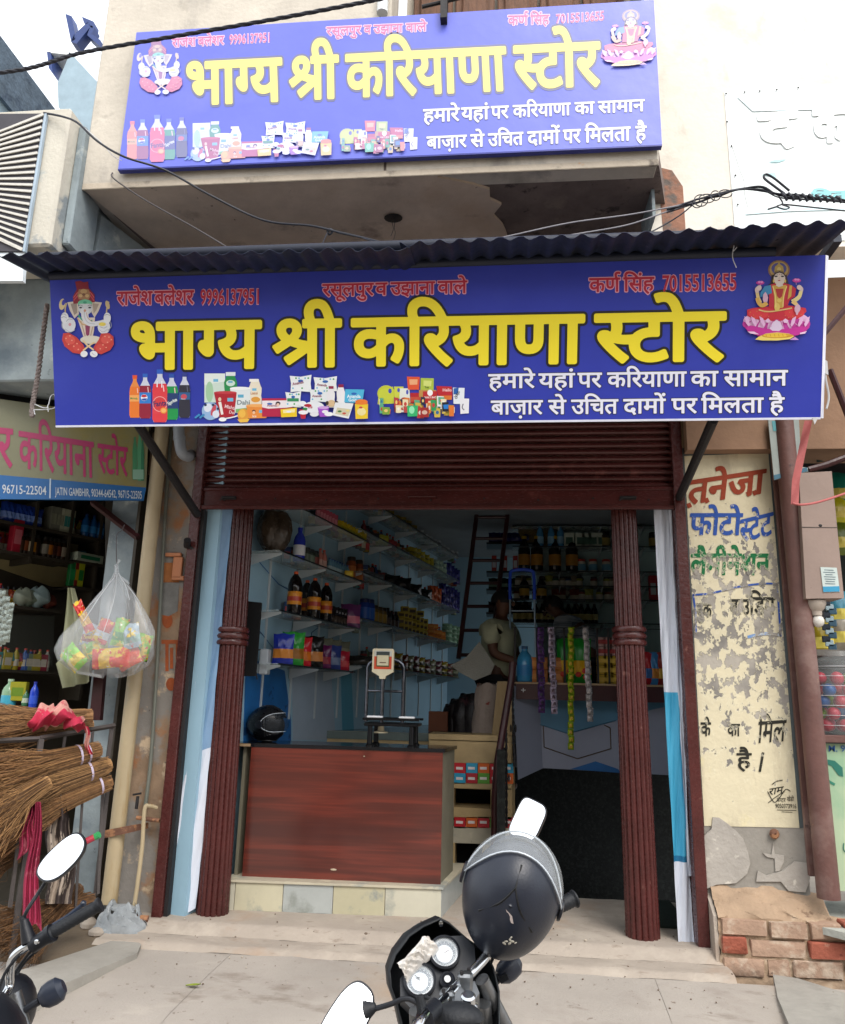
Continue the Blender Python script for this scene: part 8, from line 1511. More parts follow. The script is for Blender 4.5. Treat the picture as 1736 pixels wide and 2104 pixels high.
broom((600, 450), -.45, (-120, 640), -.95, .05, .10, 320, 0, 'uppermost broom inside the rack with a pale purple tie', (.12, .2))
broom((660, 540), -.4, (-140, 800), -.95, .05, .11, 340, 1, 'thick brown broom in the middle of the rack with a pale tie', (.18,))
broom((665, 640), -.38, (-120, 920), -.9, .05, .11, 320, 0, 'broom at the bottom of the rack bay with a torn white tie', (.1,), .06)
broom((300, 640), -.8, (-100, 860), -1.0, .04, .12, 200, 1, 'short loose broom spilling out at the left edge', None, .08)
broom((560, 1360), -.35, (-60, 1560), -.8, .05, .10, 240, 2, 'dark old broom lying low behind the scarf'); broom((480, 1280), -.4, (60, 1700), -.8, .04, .1, 200, 2, 'dusty dark broom leaning down beside the scarf'); broom((160, 1060), -.6, (-160, 1180), -.9, .04, .09, 160, 2, 'old grey brown broom at the left edge under the scarf')
def cloth(lab, outline_fn, nu, nv, m_, nm='cloth'): mb = MB(); mb.grid(outline_fn, nu, nv); return single(nm, mb, m_, lab, 'cloth', ang=180)
m_redc = mat('faded_red_cloth', '#b02844', .85, vs=9, var=.15, bump=.4, bs=60, layers=(('#c08a80', 6, .5, .05),)); m_mag = mat('magenta_scarf', '#9c2c4c', .85, vs=5, var=.2, bump=.4, bs=120, layers=(('#c07884', 9, .58, .06),))
def redf(u, v):
  x = lerp(175, 505, u); yt = 290-120*math.sin(math.pi*min(1, u*1.02))**.6+14*math.sin(u*17); yb = 318+18*math.sin(u*9); p = P(*d2(x, lerp(yt, yb, v)), y=-.66-.10*math.sin(math.pi*v)); p += Vector((0, .02*math.sin(u*21+v*9), .012*math.sin(u*33+v*14))); return p
cloth('crumpled faded red cloth thrown over the brooms on top of the rack', redf, 60, 30, m_redc)
cloth('narrow red cloth tail hanging down from the top of the rack', lambda u, v: P(*d2(lerp(498+30*v, 530+26*v, u)+10*math.sin(v*7), lerp(310, 480, v)), y=-.56+.01*math.sin(u*9+v*8)), 8, 20, m_redc)
cloth('shorter fold of the magenta scarf tied to the rack post', lambda u, v: P(*d2(lerp(lerp(165, 95, v), lerp(205, 205, v), u)+8*math.sin(v*9), lerp(775, 1120-90*u, v)), y=-.84+.02*math.sin(u*17+v*2)), 20, 30, m_mag, 'scarf')
cloth('long magenta scarf end hanging from the rack post to the ground', lambda u, v: P(*d2(lerp(lerp(208, 118, v), lerp(245, 240, v), u)+10*math.sin(v*8), lerp(765, 1530+30*math.sin(u*7), v)), y=-.86+.02*math.sin(u*21+v*3)), 20, 50, m_mag, 'scarf')
mz = mat('brown_white_striped_cloth', '#3c3230', .85, var=.1, bump=.3, layers=(('#b0a294', 14, .5, .02, (1.4, 1, .35)),))
cloth('brown and white wavy patterned cloth hanging inside the rack', lambda u, v: P(*d2(lerp(lerp(345, 285, min(1, v*3)), lerp(365, 445, min(1, v*2.2)), u)+(14*math.sin(v*11))*(v > .3), lerp(650, 1380, v)), y=-.62+.025*math.sin(u*15+v*4)), 24, 60, mz)
mb = MB(); mb.tube([P(*d2(505, 1010), y=-.62), P(*d2(575, 975), y=-.6)], .017, 10); mb.mi = 1; mb.tube([P(*d2(572, 977), y=-.6), P(*d2(598, 962), y=-.6)], .018, 10); single('tool_handle', mb, [pc('#a83444'), pc('#3c9c5c')], 'dull red handle with a green end poking out of the rack', 'tool handle')
# crumpled plastic and stones on the ground
c = P(230, 1922, z=.145); mb = MB(); mb.grid(lambda u, v: (c.x+(.17*(1-v*.6))*math.cos(u*6.2832)*(1+.12*math.sin(u*31+v*7)), c.y+.1+.09*(1-v*.5)*math.sin(u*6.2832), .12+.15*v**.8*(1+.15*math.sin(u*17))+.015*math.sin(u*43+v*21)), 50, 14); mb.ell((c.x, c.y+.1, .262), (.08, .05, .02), 12, 5)
single('crumpled_plastic', mb, mat('crumpled_grey_film', '#9aa0a4', .3, vs=14, var=.2, bump=.8, bs=30, alpha=.8), 'crumpled grey plastic sheet lying at the foot of the cream pipe', 'plastic sheet', ang=25)
for i, (px, py, r_) in enumerate(((200, 1918, .04), (262, 1916, .03), (182, 1900, .05))): c = P(px, py, z=.14); mb = MB(); mb.ell((c.x, c.y, .145), (r_*1.4, r_, r_*.7), 8, 5, Matrix.Rotation(i, 3, 'Z')); single('stone', mb, m_step, ('flat tan stone at the left of the crumpled plastic', 'small stone at the right of the crumpled plastic', 'rounded stone behind the crumpled plastic')[i], 'stone')
# ------------------------------------------------------------------ right neighbour
e7 = lambda x, y: (1335.4+x*.2928, 847.5+y*.2928); e8 = lambda x, y: (1335.4+x*.3165, 1438.1+y*.3165)
RS = thing('toy_stall', 'dim toy stall front at the right edge with green painted counter', 'stall', (2.2, .5, .3))
mb = MB(); mb.box(1.7, 5, 1.5, 1.6, .3, 3.3); obj('back_wall', mb, mat('stall_back', '#2c3434', .8, bump=.1), RS)
mb = MB(); mb.box(1.7, 5, -.05, 1.6, 3.3, 3.36); obj('roof', mb, m_dark, RS)
mb = MB(); mb.prism([P(*e8(1108, 283), y=-.0), P(*e8(1700, 300), y=-.0), P(*e8(1800, 1270), y=-.0), P(*e8(1202, 1238), y=-.0)], (0, .04, 0)); cpn = obj('counter_panel', mb, mat('pale_green_poster', '#a8bc9c', .5, vs=2, var=.08, bump=.02, layers=(('#7aa888', 1.6, .5, .2),)), RS)
b_ = MB(); cl_ = []; FR_ = Frame((1.8, -.003, .5), (1, 0, 0), (0, 0, 1)); art(b_, cl_, FR_, [('P', '#1f6a5c', [(1140, 385), (1200, 395), (1250, 440), (1255, 500), (1225, 490), (1180, 430), (1140, 415)]), ('S', '#2c7a64', [(1150, 470), (1155, 520), (1200, 550)], 16), ('S', '#2c6a5c', [(1258, 930), (1256, 970), (1270, 990)], 8)], e8, 0); obj('painted_figure', b_, [ink(c) for c in cl_], RS, smooth=False)
b_ = MB(); x0, y0 = e8(1160, 295); word(b_, FR_, 'M. 9', x0, e8(1266, 300)[0], (y0, 0), (e8(1160, 335)[1], 0), .01, .001, lat=True); obj('lettering', b_, ink('#1f5a9c'), RS, smooth=False)
mb = MB(); a = P(*e8(1098, 226), y=-.04); b = P(*e8(1900, 232), y=-.04); c = P(*e8(1098, 276), y=-.04); mb.box(a.x, b.x, -.05, .02, c.z, a.z, .004); obj('counter_edge', mb, m_brown, RS)
mb = MB(); mb.box(1.85, 4, -.04, .02, .28, .36); obj('base_bar', mb, m_brown, RS)
MT = thing('meter_box', 'dusty tan sheet metal box hanging beside the brown pipe', 'meter box', P(*e7(1230, 1305), y=-.2))
mb = MB(); mb.prism([P(*e7(1045, 425), y=-.22), P(*e7(1275, 412), y=-.22), P(*e7(1362, 1302), y=-.22), P(*e7(1095, 1306), y=-.22)], (0, .16, 0)); obj('case', mb, mat('dusty_tan_metal', '#8f7c72', .6, vs=3, var=.1, bump=.1, layers=(('#5c4a42', 14, .69, .04),)), MT)
mb = MB(); mb.prism([P(*e7(1065, 803), y=-.2215), P(*e7(1312, 806), y=-.2215), P(*e7(1312, 809), y=-.2215), P(*e7(1065, 807), y=-.2215)], (0, -.001, 0)); mb.ell(tuple(P(*e7(1196, 793), y=-.22)), (.011, .003, .009), 8, 4); obj('seam', mb, m_dark, MT)
mb = MB(); mb.prism([P(*e7(1195, 1085), y=-.222), P(*e7(1310, 1090), y=-.222), P(*e7(1332, 1258), y=-.222), P(*e7(1216, 1262), y=-.222)], (0, -.002, 0)); st_ = obj('paper_notice', mb, pc('#b8c4c0', .6), MT)
mb = MB(); mb.prism([P(*e7(1212, 1222), y=-.2245), P(*e7(1328, 1219), y=-.2245), P(*e7(1331, 1256), y=-.2245), P(*e7(1217, 1260), y=-.2245)], (0, -.001, 0)); obj('blue_strip', mb, pc('#2f8ab0', .5), st_)
mb = MB()
for k, (x0, x1) in enumerate(((1222, 1288), (1216, 1298), (1230, 1280), (1222, 1302), (1226, 1300), (1232, 1296), (1228, 1300))):
  y = 1102+k*16; a = P(*e7(x0, y), y=-.2245); b = P(*e7(x1, y+3), y=-.2245); mb.prism([a, b, b+Vector((0, 0, -.004)), a+Vector((0, 0, -.004))], (0, -.0008, 0))
obj('print_lines', mb, pc('#5a6a74', .6), st_)
BU = thing('bulb_holder', 'white light bulb in a round holder under the tan metal box', 'light bulb', P(*e7(1172, 1455), y=-.15))
c = P(*e7(1160, 1322), y=-.15); mb = MB(); mb.lathe([(.055, 0), (.055, -.02), (.045, -.045), (.03, -.06), (.028, -.085)], c, 18); obj('holder', mb, mat('old_white_bakelite', '#a89c90', .5, bump=0), BU)
mb = MB(); mb.ell((c.x+.005, c.y, c.z-.115), (.033, .033, .036), 16, 10); obj('bulb', mb, pc('#d0ccc4', .2), BU)
mb = MB(); mb.prism([P(*e7(1112, 1340), y=.0), P(*e7(1225, 1340), y=.0), P(*e7(1220, 1500), y=.0), P(*e7(1120, 1490), y=.0)], (0, .05, 0)); obj('dark_plate', mb, m_dark, BU)
# balls
m_net = mat('clear_plastic_drum', '#c0c4c4', .15, bump=0, alpha=.2)
DR = thing('ball_drum', 'clear plastic drum filled with red and pink balls on the stall counter', 'drum', P(*e8(1190, 222), y=.05))
c0 = P(*e8(1230, 222), y=.1); mb = MB(); mb.lathe([(.16, 0), (.165, .02), (.165, .36), (.15, .41), (.1, .44), (.09, .47)], (c0.x+.02, c0.y, c0.z), 28); obj('drum', mb, m_net, DR)
for k in range(7): mb = MB(); z = c0.z+.05+k*.055; mb.tube([(c0.x+.02+.168*math.cos(a*.3142), c0.y+.168*math.sin(a*.3142), z) for a in range(21)], .0016, 4); obj('hoop', mb, pc('#d0d0d4', .3), DR)
rq = random.Random(9); bl = None
for k in range(5):
  for i in range(7):
    a = i*.9+k*.4; r_ = .115 if i else 0; col = rq.choice(['#b0243c', '#b0243c', '#c03c5c', '#b02840', '#7a9c1c', '#1f5a9c', '#c8506c']); mb = MB(); mb.ell((0, 0, 0), (.037, .037, .037), 12, 8)
    o = obj('ball', mb, pc(col, .3), None, True); o.location = (c0.x+.02+r_*math.cos(a), c0.y+r_*math.sin(a), c0.z+.05+k*.066); nm_ = {'#7a9c1c': 'lime green', '#1f5a9c': 'blue', '#c8506c': 'pink', '#c03c5c': 'dark pink'}.get(col, 'red'); tag(o, nm_+' ball inside the clear plastic drum', 'ball', nm_+' balls in the drum')
mb = MB(); a = P(*e7(1140, 1665), y=.1); b = P(*e7(1500, 1720), y=.1); mb.box(a.x, b.x, .05, .35, b.z, a.z, .004); single('tin_tray', mb, mat('dull_tin', '#6a6660', .4, .5, bump=.1), 'dull tin tray lying above the ball drum', 'tray')
for i in range(12):
  p = P(*e7(1235+(i % 3)*22, 1340+i*28), y=.25)
  if i == 0: tz = thing('sachet_strip', 'black and white patterned strip hanging at the right edge behind the bulb', 'sachet strip', P(*e7(1250, 1700), y=.25))
  mb = MB(); mb.box(p.x-.025, p.x+.025, .24, .25, p.z-.02, p.z+.02, .004); obj('sachet', mb, pc(('#14202c', '#8ca0a8', '#2c4a5c')[i % 3], .3), tz)
for i, (x, y, c_, l) in enumerate(((1320, 690, '#b8b41c', 'yellow plastic toy'), (1215, 1600, '#8c7a1c', 'mustard packet'), (1345, 1400, '#4a8aa0', 'light blue toy box'), (1330, 560, '#1f7a6a', 'teal toy packet'), (1350, 900, '#5c6a1c', 'olive green packet'), (1360, 1560, '#8c8474', 'grey brown toy box'))): p = P(*e7(x, y), y=.6); put('toy', packet(c_, '#d0c05c', .16, .24, .08), p-Vector((0, 0, .1)), 0, l+' hanging in the dim stall at the right edge', 'toy', None)
mb = MB(); mb.prism([P(*e7(1108, 1480), y=-.02), P(*e7(1124, 1480), y=-.02), P(*e7(1138, 1660), y=-.02), P(*e7(1125, 1660), y=-.02)], (0, .03, 0)); single('red_strip', mb, pc('#b01c34', .5), 'narrow red strip between the brown pipe and the stall', 'strip')
# things hanging beside the big sign
PB = thing('flex_offcut', 'pale grey printed flex with a teal box emblem hanging right of the painted pier', 'flex banner', P(*e7(960, 470), y=-.1))
mb = MB(); mb.prism([P(*e7(828, 40), y=-.14), P(*e7(1045, 40), y=-.14), P(*e7(1062, 380), y=-.14), P(*e7(1108, 388), y=-.14), P(*e7(1110, 415), y=-.14), P(*e7(872, 474), y=-.14)], (0, .01, 0)); obj('sheet', mb, mat('grey_white_flex', '#8c9490', .5, vs=4, var=.15, bump=.3, bs=12), PB)
FF = Frame((1.7, -.142, 3), (1, 0, 0), (0, 0, 1)); b_ = MB(); cl_ = []
art(b_, cl_, FF, [('P', '#2c7a84', [(965, 140), (1020, 175), (1022, 185), (950, 215), (952, 270), (905, 235), (903, 170)]), ('P', '#7aa4a8', [(955, 222), (1020, 192), (1022, 215), (958, 245)]), ('P', '#7aa4a8', [(958, 252), (1024, 222), (1025, 235), (960, 265)]), ('P', '#3c8c94', [(855, 60), (890, 60), (888, 130), (865, 130)]), ('P', '#1f5a70', [(868, 440), (1100, 385), (1108, 412), (873, 472)])], e7, 0); obj('printed_emblem', b_, [ink(c) for c in cl_], PB, smooth=False)
GB = thing('green_bag', 'dark green printed bag with white writing hanging at the right edge', 'bag', P(*e7(1270, 350), y=.15))
mb = MB(); mb.grid(lambda u, v: P(*e7(lerp(1168, 1500, u), lerp(-520, 352-50*u, v)), y=.15+.03*math.sin(u*9+v*5)), 16, 30); obj('cloth', mb, mat('dark_green_bag', '#16241d', .6, vs=4, var=.3, bump=.4, bs=14, layers=(('#1f5a3c', 3, .55, .03), ('#6a6a5c', 7, .66, .02))), GB, ang=180)
FG = Frame((2.0, .1, 3), (1, 0, 0), (0, 0, 1)); b_ = MB(); vs, fs = latin('Arjun', .02)
def fng(p): q_ = FG.uv(*e7(1262-p[1]*58, 280-p[0]*78)); return FG.at(q_.x, q_.y, 0)
b_.add(vs, fs, fng); obj('lettering', b_, ink('#8ca090'), GB, smooth=False)
mb = MB(); mb.tube([P(*e7(1110, 402), y=-.1), P(*e7(1230, 370), y=-.1), P(*e7(1440, 290), y=-.1)], .02, 8); single('iron_rod', mb, m_maroon2, 'dark slanting rod at the right edge above the tan metal box', 'rod')
for a, b, l in (((1690, 690), (1800, 560), 'upper'), ((1705, 760), (1800, 1000), 'lower')): mb = MB(); mb.tube([P(*a, y=-.3), P(*b, y=-.3)], .018, 6); single('iron_rod', mb, m_maroon2, l+' brown iron rod crossing beside the right end of the long sign', 'rod')
RBN = mat('faded_red_ribbon', '#a85a58', .7, vs=5, var=.15, bump=.2)
mb = MB(); mb.grid(lambda u, v: P(lerp(1653, 1669, u)-(26*min(1, v/.72))-(8*max(0, v-.72)), lerp(864, 1036, v), y=-.85+.01*math.sin(v*9+u*3)), 4, 30); strokes(mb, [P(1628, 1034, y=-.86), P(1646, 1037, y=-.85), P(1680, 1032, y=-.8), P(1736, 1014, y=-.7), P(1800, 990, y=-.6)], .006); single('ribbon', mb, RBN, 'faded red ribbon hanging from the right corner of the long sign', 'ribbon', ang=180)
mb = MB(); strokes(mb, [P(1692, 740, y=-1.05), P(1697, 780, y=-1.04), P(1703, 815, y=-1.03), P(1698, 840, y=-1.03)], .005); mb.prism([P(1688, 735, y=-1.05), P(1700, 742, y=-1.05), P(1702, 770, y=-1.05), P(1690, 765, y=-1.05)], (0, .004, 0)); mb.prism([P(1669, 858, y=-1.01), P(1681, 858, y=-1.01), P(1674, 872, y=-1.01)], (0, .003, 0)); single('cloth_tie', mb, pc('#b0b0b0', .7), 'dirty white cloth tie at the right edge of the long sign', 'tie')
# ------------------------------------------------------------------ motorcycles
m_mbk = mat('dusty_black_plastic', '#15181f', .42, vs=9, var=.2, bump=.08, bs=60, layers=(('#3c4048', 30, .68, .08),)); m_rub = mat('black_rubber', '#16191e', .6, bump=.2, bs=120); m_chrome = mat('bright_chrome', '#c4c8cc', .1, 1, vs=20, var=.12, bump=.03); m_alu = mat('dull_aluminium', '#7c7e80', .35, .9, vs=20, var=.2, bump=.15)
m_mir = mat('mirror_glass', '#f4f7fa', .02, 1, var=0, bump=0)
Q2 = lambda x, y, yy: P(x, y, y=yy)
def wheel(t, c, f, r=.29, w=.045):
  """wheel standing along direction f"""
  f = Vector(f).normalized(); ax = f.cross(Vector((0, 0, 1))).normalized(); up_ = Vector((0, 0, 1)); mb = MB()
  mb.tube([c+(f*math.cos(a)+up_*math.sin(a))*(r-w) for a in [i*math.pi/18 for i in range(37)]], w, 10, False); wl = obj('tyre', mb, m_rub, t)
  mb = MB(); mb.tube([c+(f*math.cos(a)+up_*math.sin(a))*(r-w*1.9) for a in [i*math.pi/18 for i in range(37)]], .012, 8, False); mb.tube([c-ax*.05, c+ax*.05], .035, 14); obj('rim', mb, m_alu, wl)
  mb = MB(); [mb.tube([c+ax*.02*(1 if i % 2 else -1), c+(f*math.cos(i*.524)+up_*math.sin(i*.524))*(r-w*2)], .002, 4) for i in range(12)]; obj('spokes', mb, m_chrome, wl)
def bike_rest(t, H, f, lean):
  """fork, front wheel, tank, seat and rear wheel below and behind the handlebar"""
  f = Vector(f).normalized(); s = f.cross(Vector((0, 0, 1))).normalized(); zg = zslab(H.y)
  def W_(a, b, c): return Vector((H.x, H.y, 0))+f*a+s*b+Vector((0, 0, zg+c))-s*(H.z-zg-c)*lean*-1
  for k in (-1, 1): mb = MB(); mb.tube([H+s*k*.085+f*.03+Vector((0, 0, -.05)), W_(.20, k*.085, .3)], [.019, .025], 12); obj('fork', mb, m_alu, t)
  wheel(t, W_(.22, 0, .30), f); mb = MB(); mb.grid(lambda u, v: W_(.22+.33*math.cos(lerp(.1, 2.3, u)), (v-.5)*.12, .30+.33*math.sin(lerp(.1, 2.3, u))-.03*abs(v-.5)), 16, 4); obj('mudguard', mb, m_mbk, t)
  mb = MB(); mb.grid(lambda u, v: W_(-.15-.42*u, .14*math.cos(v*3.1416)*math.sin(.25+u*2.6), .70+.17*math.sin(v*3.1416)*math.sin(.3+u*2.4)), 14, 12); obj('fuel_tank', mb, m_mbk, t)
  mb = MB(); mb.grid(lambda u, v: W_(-.55-.6*u, .12*math.cos(v*3.1416), .74+.06*math.sin(v*3.1416)+.04*u), 12, 8); obj('seat', mb, m_rub, t)
  mb = MB(); mb.tube([W_(-.05, 0, .82), W_(-.2, 0, .45), W_(-.6, 0, .35), W_(-1.05, 0, .32)], .03, 8); mb.ell(tuple(W_(-.38, 0, .38)), (.13, .13, .16), 12, 8); obj('engine_and_frame', mb, m_alu, t)
  wheel(t, W_(-1.05, 0, .3), f)
def grip(t, a, b, r=.0165):
  mb = MB(); n = 26; ps = [a.lerp(b, i/(n-1)) for i in range(n)]; mb.tube(ps, [r*(1.0 if i % 2 else .94) if 1 < i < n-2 else r*1.2 for i in range(n)], 16); g_ = obj('grip', mb, m_rub, t); return g_
def mirror(t, c, nrm_, upv, w, h, stem, sq=3.0, nm='mirror'):
  nn = Vector(nrm_).normalized(); u = Vector(upv); u = (u-nn*u.dot(nn)).normalized(); s = u.cross(nn)
  def el(a, k): ca, sa = math.cos(a), math.sin(a); e = 2/sq; return s*(w*k*math.copysign(abs(ca)**e, ca))+u*(h*k*math.copysign(abs(sa)**e, sa)*(1-.1*ca))
  N = 40; mb = MB(); A_ = [2*math.pi*i/N for i in range(N)]
  rings = [(.93, .000), (1.0, .001), (1.02, -.006), (.98, -.018), (.75, -.034), (.3, -.042)]; k0 = len(mb.v)
  for k, d in rings: mb.v += [tuple(c+el(a, k)+nn*d) for a in A_]
  for r_ in range(len(rings)-1):
    for i in range(N): mb.face(k0+r_*N+i, k0+r_*N+(i+1) % N, k0+(r_+1)*N+(i+1) % N, k0+(r_+1)*N+i)
  mb.face(*[k0+(len(rings)-1)*N+i for i in range(N)]); m_ = obj(nm, mb, m_mbk, t)
  mb = MB(); mb.prism([c+el(a, .94)+nn*.0012 for a in A_], nn*-.001); obj('mirror_glass', mb, m_mir, m_)
  mb = MB(); mb.tube(smooth_path(stem, 6), .0055, 10); obj('mirror_stem', mb, m_mbk, m_); mb = MB(); d = (stem[1]-stem[0]).normalized(); mb.tube([stem[0]-d*.01, stem[0]+d*.05], [.014, .009], 10); obj('rubber_boot', mb, m_rub, m_); return m_
def signal(t, a, b, w=.03):
  """turn signal on a stalk from a to b"""
  mb = MB(); mb.tube([a, a.lerp(b, .55)], .011, 10); d = (b-a).normalized(); M_ = d.to_track_quat('Z', 'X').to_matrix(); o = obj('signal_stalk', mb, m_mbk, t); mb = MB(); mb.lathe([(.6*w, -.035), (w*.95, -.02), (w*1.05, .0), (w, .02), (w*.55, .034)], b, 18, M_, sy=.8); obj('turn_signal', mb, mat('dark_blue_grey_lamp_shell', '#252b38', .35, bump=.03), o)
# main bike
MC = thing('motorcycle', 'dusty black motorcycle parked in the middle foreground with two round dials', 'motorcycle', Q2(936, 2030, -2.75), None, 'motorcycles parked before the shop')
H = Q2(936, 2030, -2.75)
bar_pts = [Q2(846, 2140, -3.02), Q2(862, 2100, -2.98), Q2(880, 2078, -2.92), Q2(900, 2066, -2.84), H, Q2(975, 1992, -2.70), Q2(1000, 1962, -2.67), Q2(1004, 1938, -2.66), Q2(1012, 1920, -2.65), Q2(1060, 1893, -2.62), Q2(1120, 1868, -2.58), Q2(1172, 1842, -2.55)]
mb = MB(); mb.tube(smooth_path(bar_pts, 6), .0115, 14); obj('handlebar', mb, m_chrome, MC)
grip(MC, Q2(1112, 1878, -2.6), Q2(1182, 1846, -2.56), .0185)
grip(MC, Q2(820, 2170, -3.06), Q2(790, 2220, -3.1))
for x, y, yy in ((919, 2048, -2.78), (956, 2011, -2.73)):
  c = Q2(x, y, yy); mb = MB(); mb.box(c.x-.018, c.x+.018, c.y-.02, c.y+.02, c.z-.03, c.z+.014, .006); k_ = obj('bar_clamp', mb, m_alu, MC)
  for dx, dy in ((-.008, -.014), (.008, .014)): mb = MB(); mb.lathe([(.0045, 0), (.0045, .006), (.003, .007)], (c.x+dx, c.y+dy, c.z+.013), 6); obj('bolt', mb, m_dark, k_)
mb = MB(); mb.prism([Q2(888, 2090, -2.85), Q2(930, 2090, -2.82), Q2(965, 2070, -2.76), Q2(985, 2040, -2.72), Q2(975, 2015, -2.71), Q2(940, 2030, -2.76), Q2(900, 2062, -2.83)], (0, .0, -.035)); obj('top_yoke', mb, m_alu, MC)
c = Q2(962, 2056, -2.80); mb = MB(); mb.lathe([(.022, -.03), (.022, -.01), (.017, -.005), (.017, .012), (.013, .016)], c, 20, Matrix.Rotation(.35, 3, 'X')); obj('fork_cap', mb, m_chrome, MC)
# cowl
m_cwl = mat('black_cowl', '#14171b', .5, vs=6, var=.3, bump=.06, layers=(('#2c3a3c', 4, .58, .1),))
cw = [(905, 1887), (870, 1903), (841, 1923), (812, 1962), (800, 1994), (803, 2030), (816, 2065), (826, 2110), (840, 2160), (1030, 2160), (1028, 2110), (1027, 2037), (1015, 1987), (997, 1955), (962, 1930), (926, 1898)]
cc = Q2(912, 2020, -2.45); mb = MB()
rim_ = [Q2(x, y, -2.60-.10*((y-1887)/230)) for x, y in cw]; k0 = len(mb.v); N = len(rim_); lay_ = [(1, 0), (1.015, .015), (1.0, .05), (.85, .12), (.5, .18), (.15, .2)]
fwd = Vector((-.35, .93, -.1)).normalized(); ctr_ = sum(rim_, Vector())/N
for k, d in lay_: mb.v += [tuple(ctr_+(p-ctr_)*k+fwd*d) for p in rim_]
for r_ in range(len(lay_)-1):
  for i in range(N): mb.face(k0+r_*N+i, k0+r_*N+(i+1) % N, k0+(r_+1)*N+(i+1) % N, k0+(r_+1)*N+i)
mb.face(*[k0+(len(lay_)-1)*N+i for i in range(N)])
cwo = obj('headlight_cowl', mb, m_cwl, MC, ang=60); so_ = cwo.modifiers.new('s', 'SOLIDIFY'); so_.thickness = .004
c = Q2(906, 1898, -2.60); mb = MB(); mb.ell(tuple(c), (.008, .004, .008), 8, 5); obj('cowl_screw', mb, m_chrome, cwo)
# dash with dials
gn = Vector((.10, -.80, .60)).normalized()
dash = [(868, 1962), (905, 1925), (950, 1922), (975, 1945), (978, 1990), (950, 2010), (925, 2045), (900, 2075), (850, 2078), (823, 2050), (822, 2010)]
pl0 = (Q2(890, 1992, -2.68), gn); mb = MB(); mb.prism([P(x, y, plane=pl0) for x, y in dash], -gn*.05); obj('dash', mb, mat('dash_plastic', '#1c2028', .5, bump=.04), MC)
Mg = gn.to_track_quat('Z', 'Y').to_matrix()
for x, y, sp_ in ((912.5, 1962, 0), (862, 2019, 1)):
  c = P(x, y, plane=pl0)+gn*.004; mb = MB(); mb.lathe([(.036, -.04), (.039, 0), (.0395, .016), (.034, .019), (.033, .008)], c, 36, Mg, cap=False); dl = obj('dial', mb, m_mbk, MC)
  mb = MB(); mb.lathe([(.0335, .006), (.0, .0065)], c, 36, Mg); obj('dial_face', mb, pc('#8c98a0', .3), dl); mb = MB(); mb.lathe([(.0335, .0068), (.029, .0072)], c, 36, Mg, cap=False); obj('outer_ring', mb, pc('#c8ccd0', .3), dl)
  mb = MB(); mb.lathe([(.0265, .0078), (.0, .008)], c, 36, Mg); obj('dark_ring', mb, pc('#3c4c5c', .3), dl); mb = MB(); off = Mg @ Vector((0, -.002, 0)); mb.lathe([(.0205, .0084), (.0, .0086)], c+off, 30, Mg); obj('centre_disc', mb, pc('#cdd4da', .3), dl)
  mb = MB()
  for i in range(11): a = math.radians(-30+i*24); p = c+Mg @ Vector((.0238*math.cos(a), .0238*math.sin(a), .0088)); q_ = c+Mg @ Vector((.0262*math.cos(a), .0262*math.sin(a), .0088)); mb.tube([p, q_], .0007, 4)
  obj('tick_marks', mb, pc('#d8dce0', .4), dl)
  mb = MB(); p = c+Mg @ Vector((0, 0, .0092)); mb.tube([p, c+Mg @ Vector((-.012 if sp_ else .010, .012 if sp_ else .006, .0094))], .001, 4)
  if sp_: mb.box(p.x-.008, p.x-.0, p.y-.0005, p.y+.0005, p.z+.004, p.z+.008)
  obj('needle', mb, pc('#5c2c2c' if not sp_ else '#28303c', .4), dl)
  mb = MB(); mb.lathe([(.034, .0145), (.02, .0165), (.0, .017)], c, 30, Mg); obj('dial_lens', mb, mat('dial_glass', '#e0e8ee', .05, var=0, bump=0, alpha=.12), dl)
c = P(918, 2020, plane=pl0)+gn*.0; mb = MB(); mb.lathe([(.019, 0), (.019, .022), (.014, .026), (.009, .022), (.0, .021)], c, 20, Mg); obj('key_switch', mb, m_mbk, MC); mb = MB(); mb.lathe([(.009, .0225), (.008, .027), (0, .027)], c, 14, Mg); obj('key_barrel', mb, m_alu, MC)
# white cloth tucked behind the dials
m_rag = mat('white_rag', '#d6d1ca', .9, vs=8, var=.12, bump=.4, bs=60); mb = MB()
def ragf(u, v):
  x = lerp(826, 886, u)+9*math.sin(u*11)*(v-.5)-22*(v-.5); y = lerp(2006, 1942, u)-34*(v-.5)*(1+.35*math.sin(u*9+1)); h = .014+.030*math.sin(math.pi*v)**.7*(.6+.4*math.sin(math.pi*u))+.008*wob(u*5, v*3, 1.5)*math.sin(math.pi*v); return P(x, y, plane=pl0)+gn*h
mb.grid(ragf, 44, 26)
single('rag', mb, m_rag, 'crumpled white rag tucked behind the dials of the middle motorcycle', 'rag', ang=60)
# mirrors, signals, cables
mirror(MC, Q2(712, 2094, -2.95), (.12, -.80, .60), (.55, .25, 1), .042, .078, [Q2(872, 2098, -2.93), Q2(866, 2070, -2.93), Q2(836, 2052, -2.93), Q2(800, 2064, -2.93), Q2(752, 2078, -2.93)], 2.6)
mb = MB(); mb.tube([Q2(752, 2076, -2.93), Q2(772, 2068, -2.93)], [.02, .008], 12); obj('mirror_neck', mb, m_rub, MC)
mirror(MC, Q2(1085, 1684, -2.50), (-.12, -.86, .50), (.42, .2, 1), .040, .058, [Q2(1022, 1925, -2.62), Q2(1040, 1850, -2.55), Q2(1066, 1760, -2.50), Q2(1078, 1722, -2.48)], 4.5)
signal(MC, Q2(1008, 2025, -2.55), Q2(1046, 1990, -2.52)); mb = MB(); mb.prism([Q2(1022, 2010, -2.56), Q2(1040, 2000, -2.56), Q2(1046, 2012, -2.56), Q2(1030, 2022, -2.56)], (0, .03, 0)); obj('signal_foot', mb, m_mbk, MC)
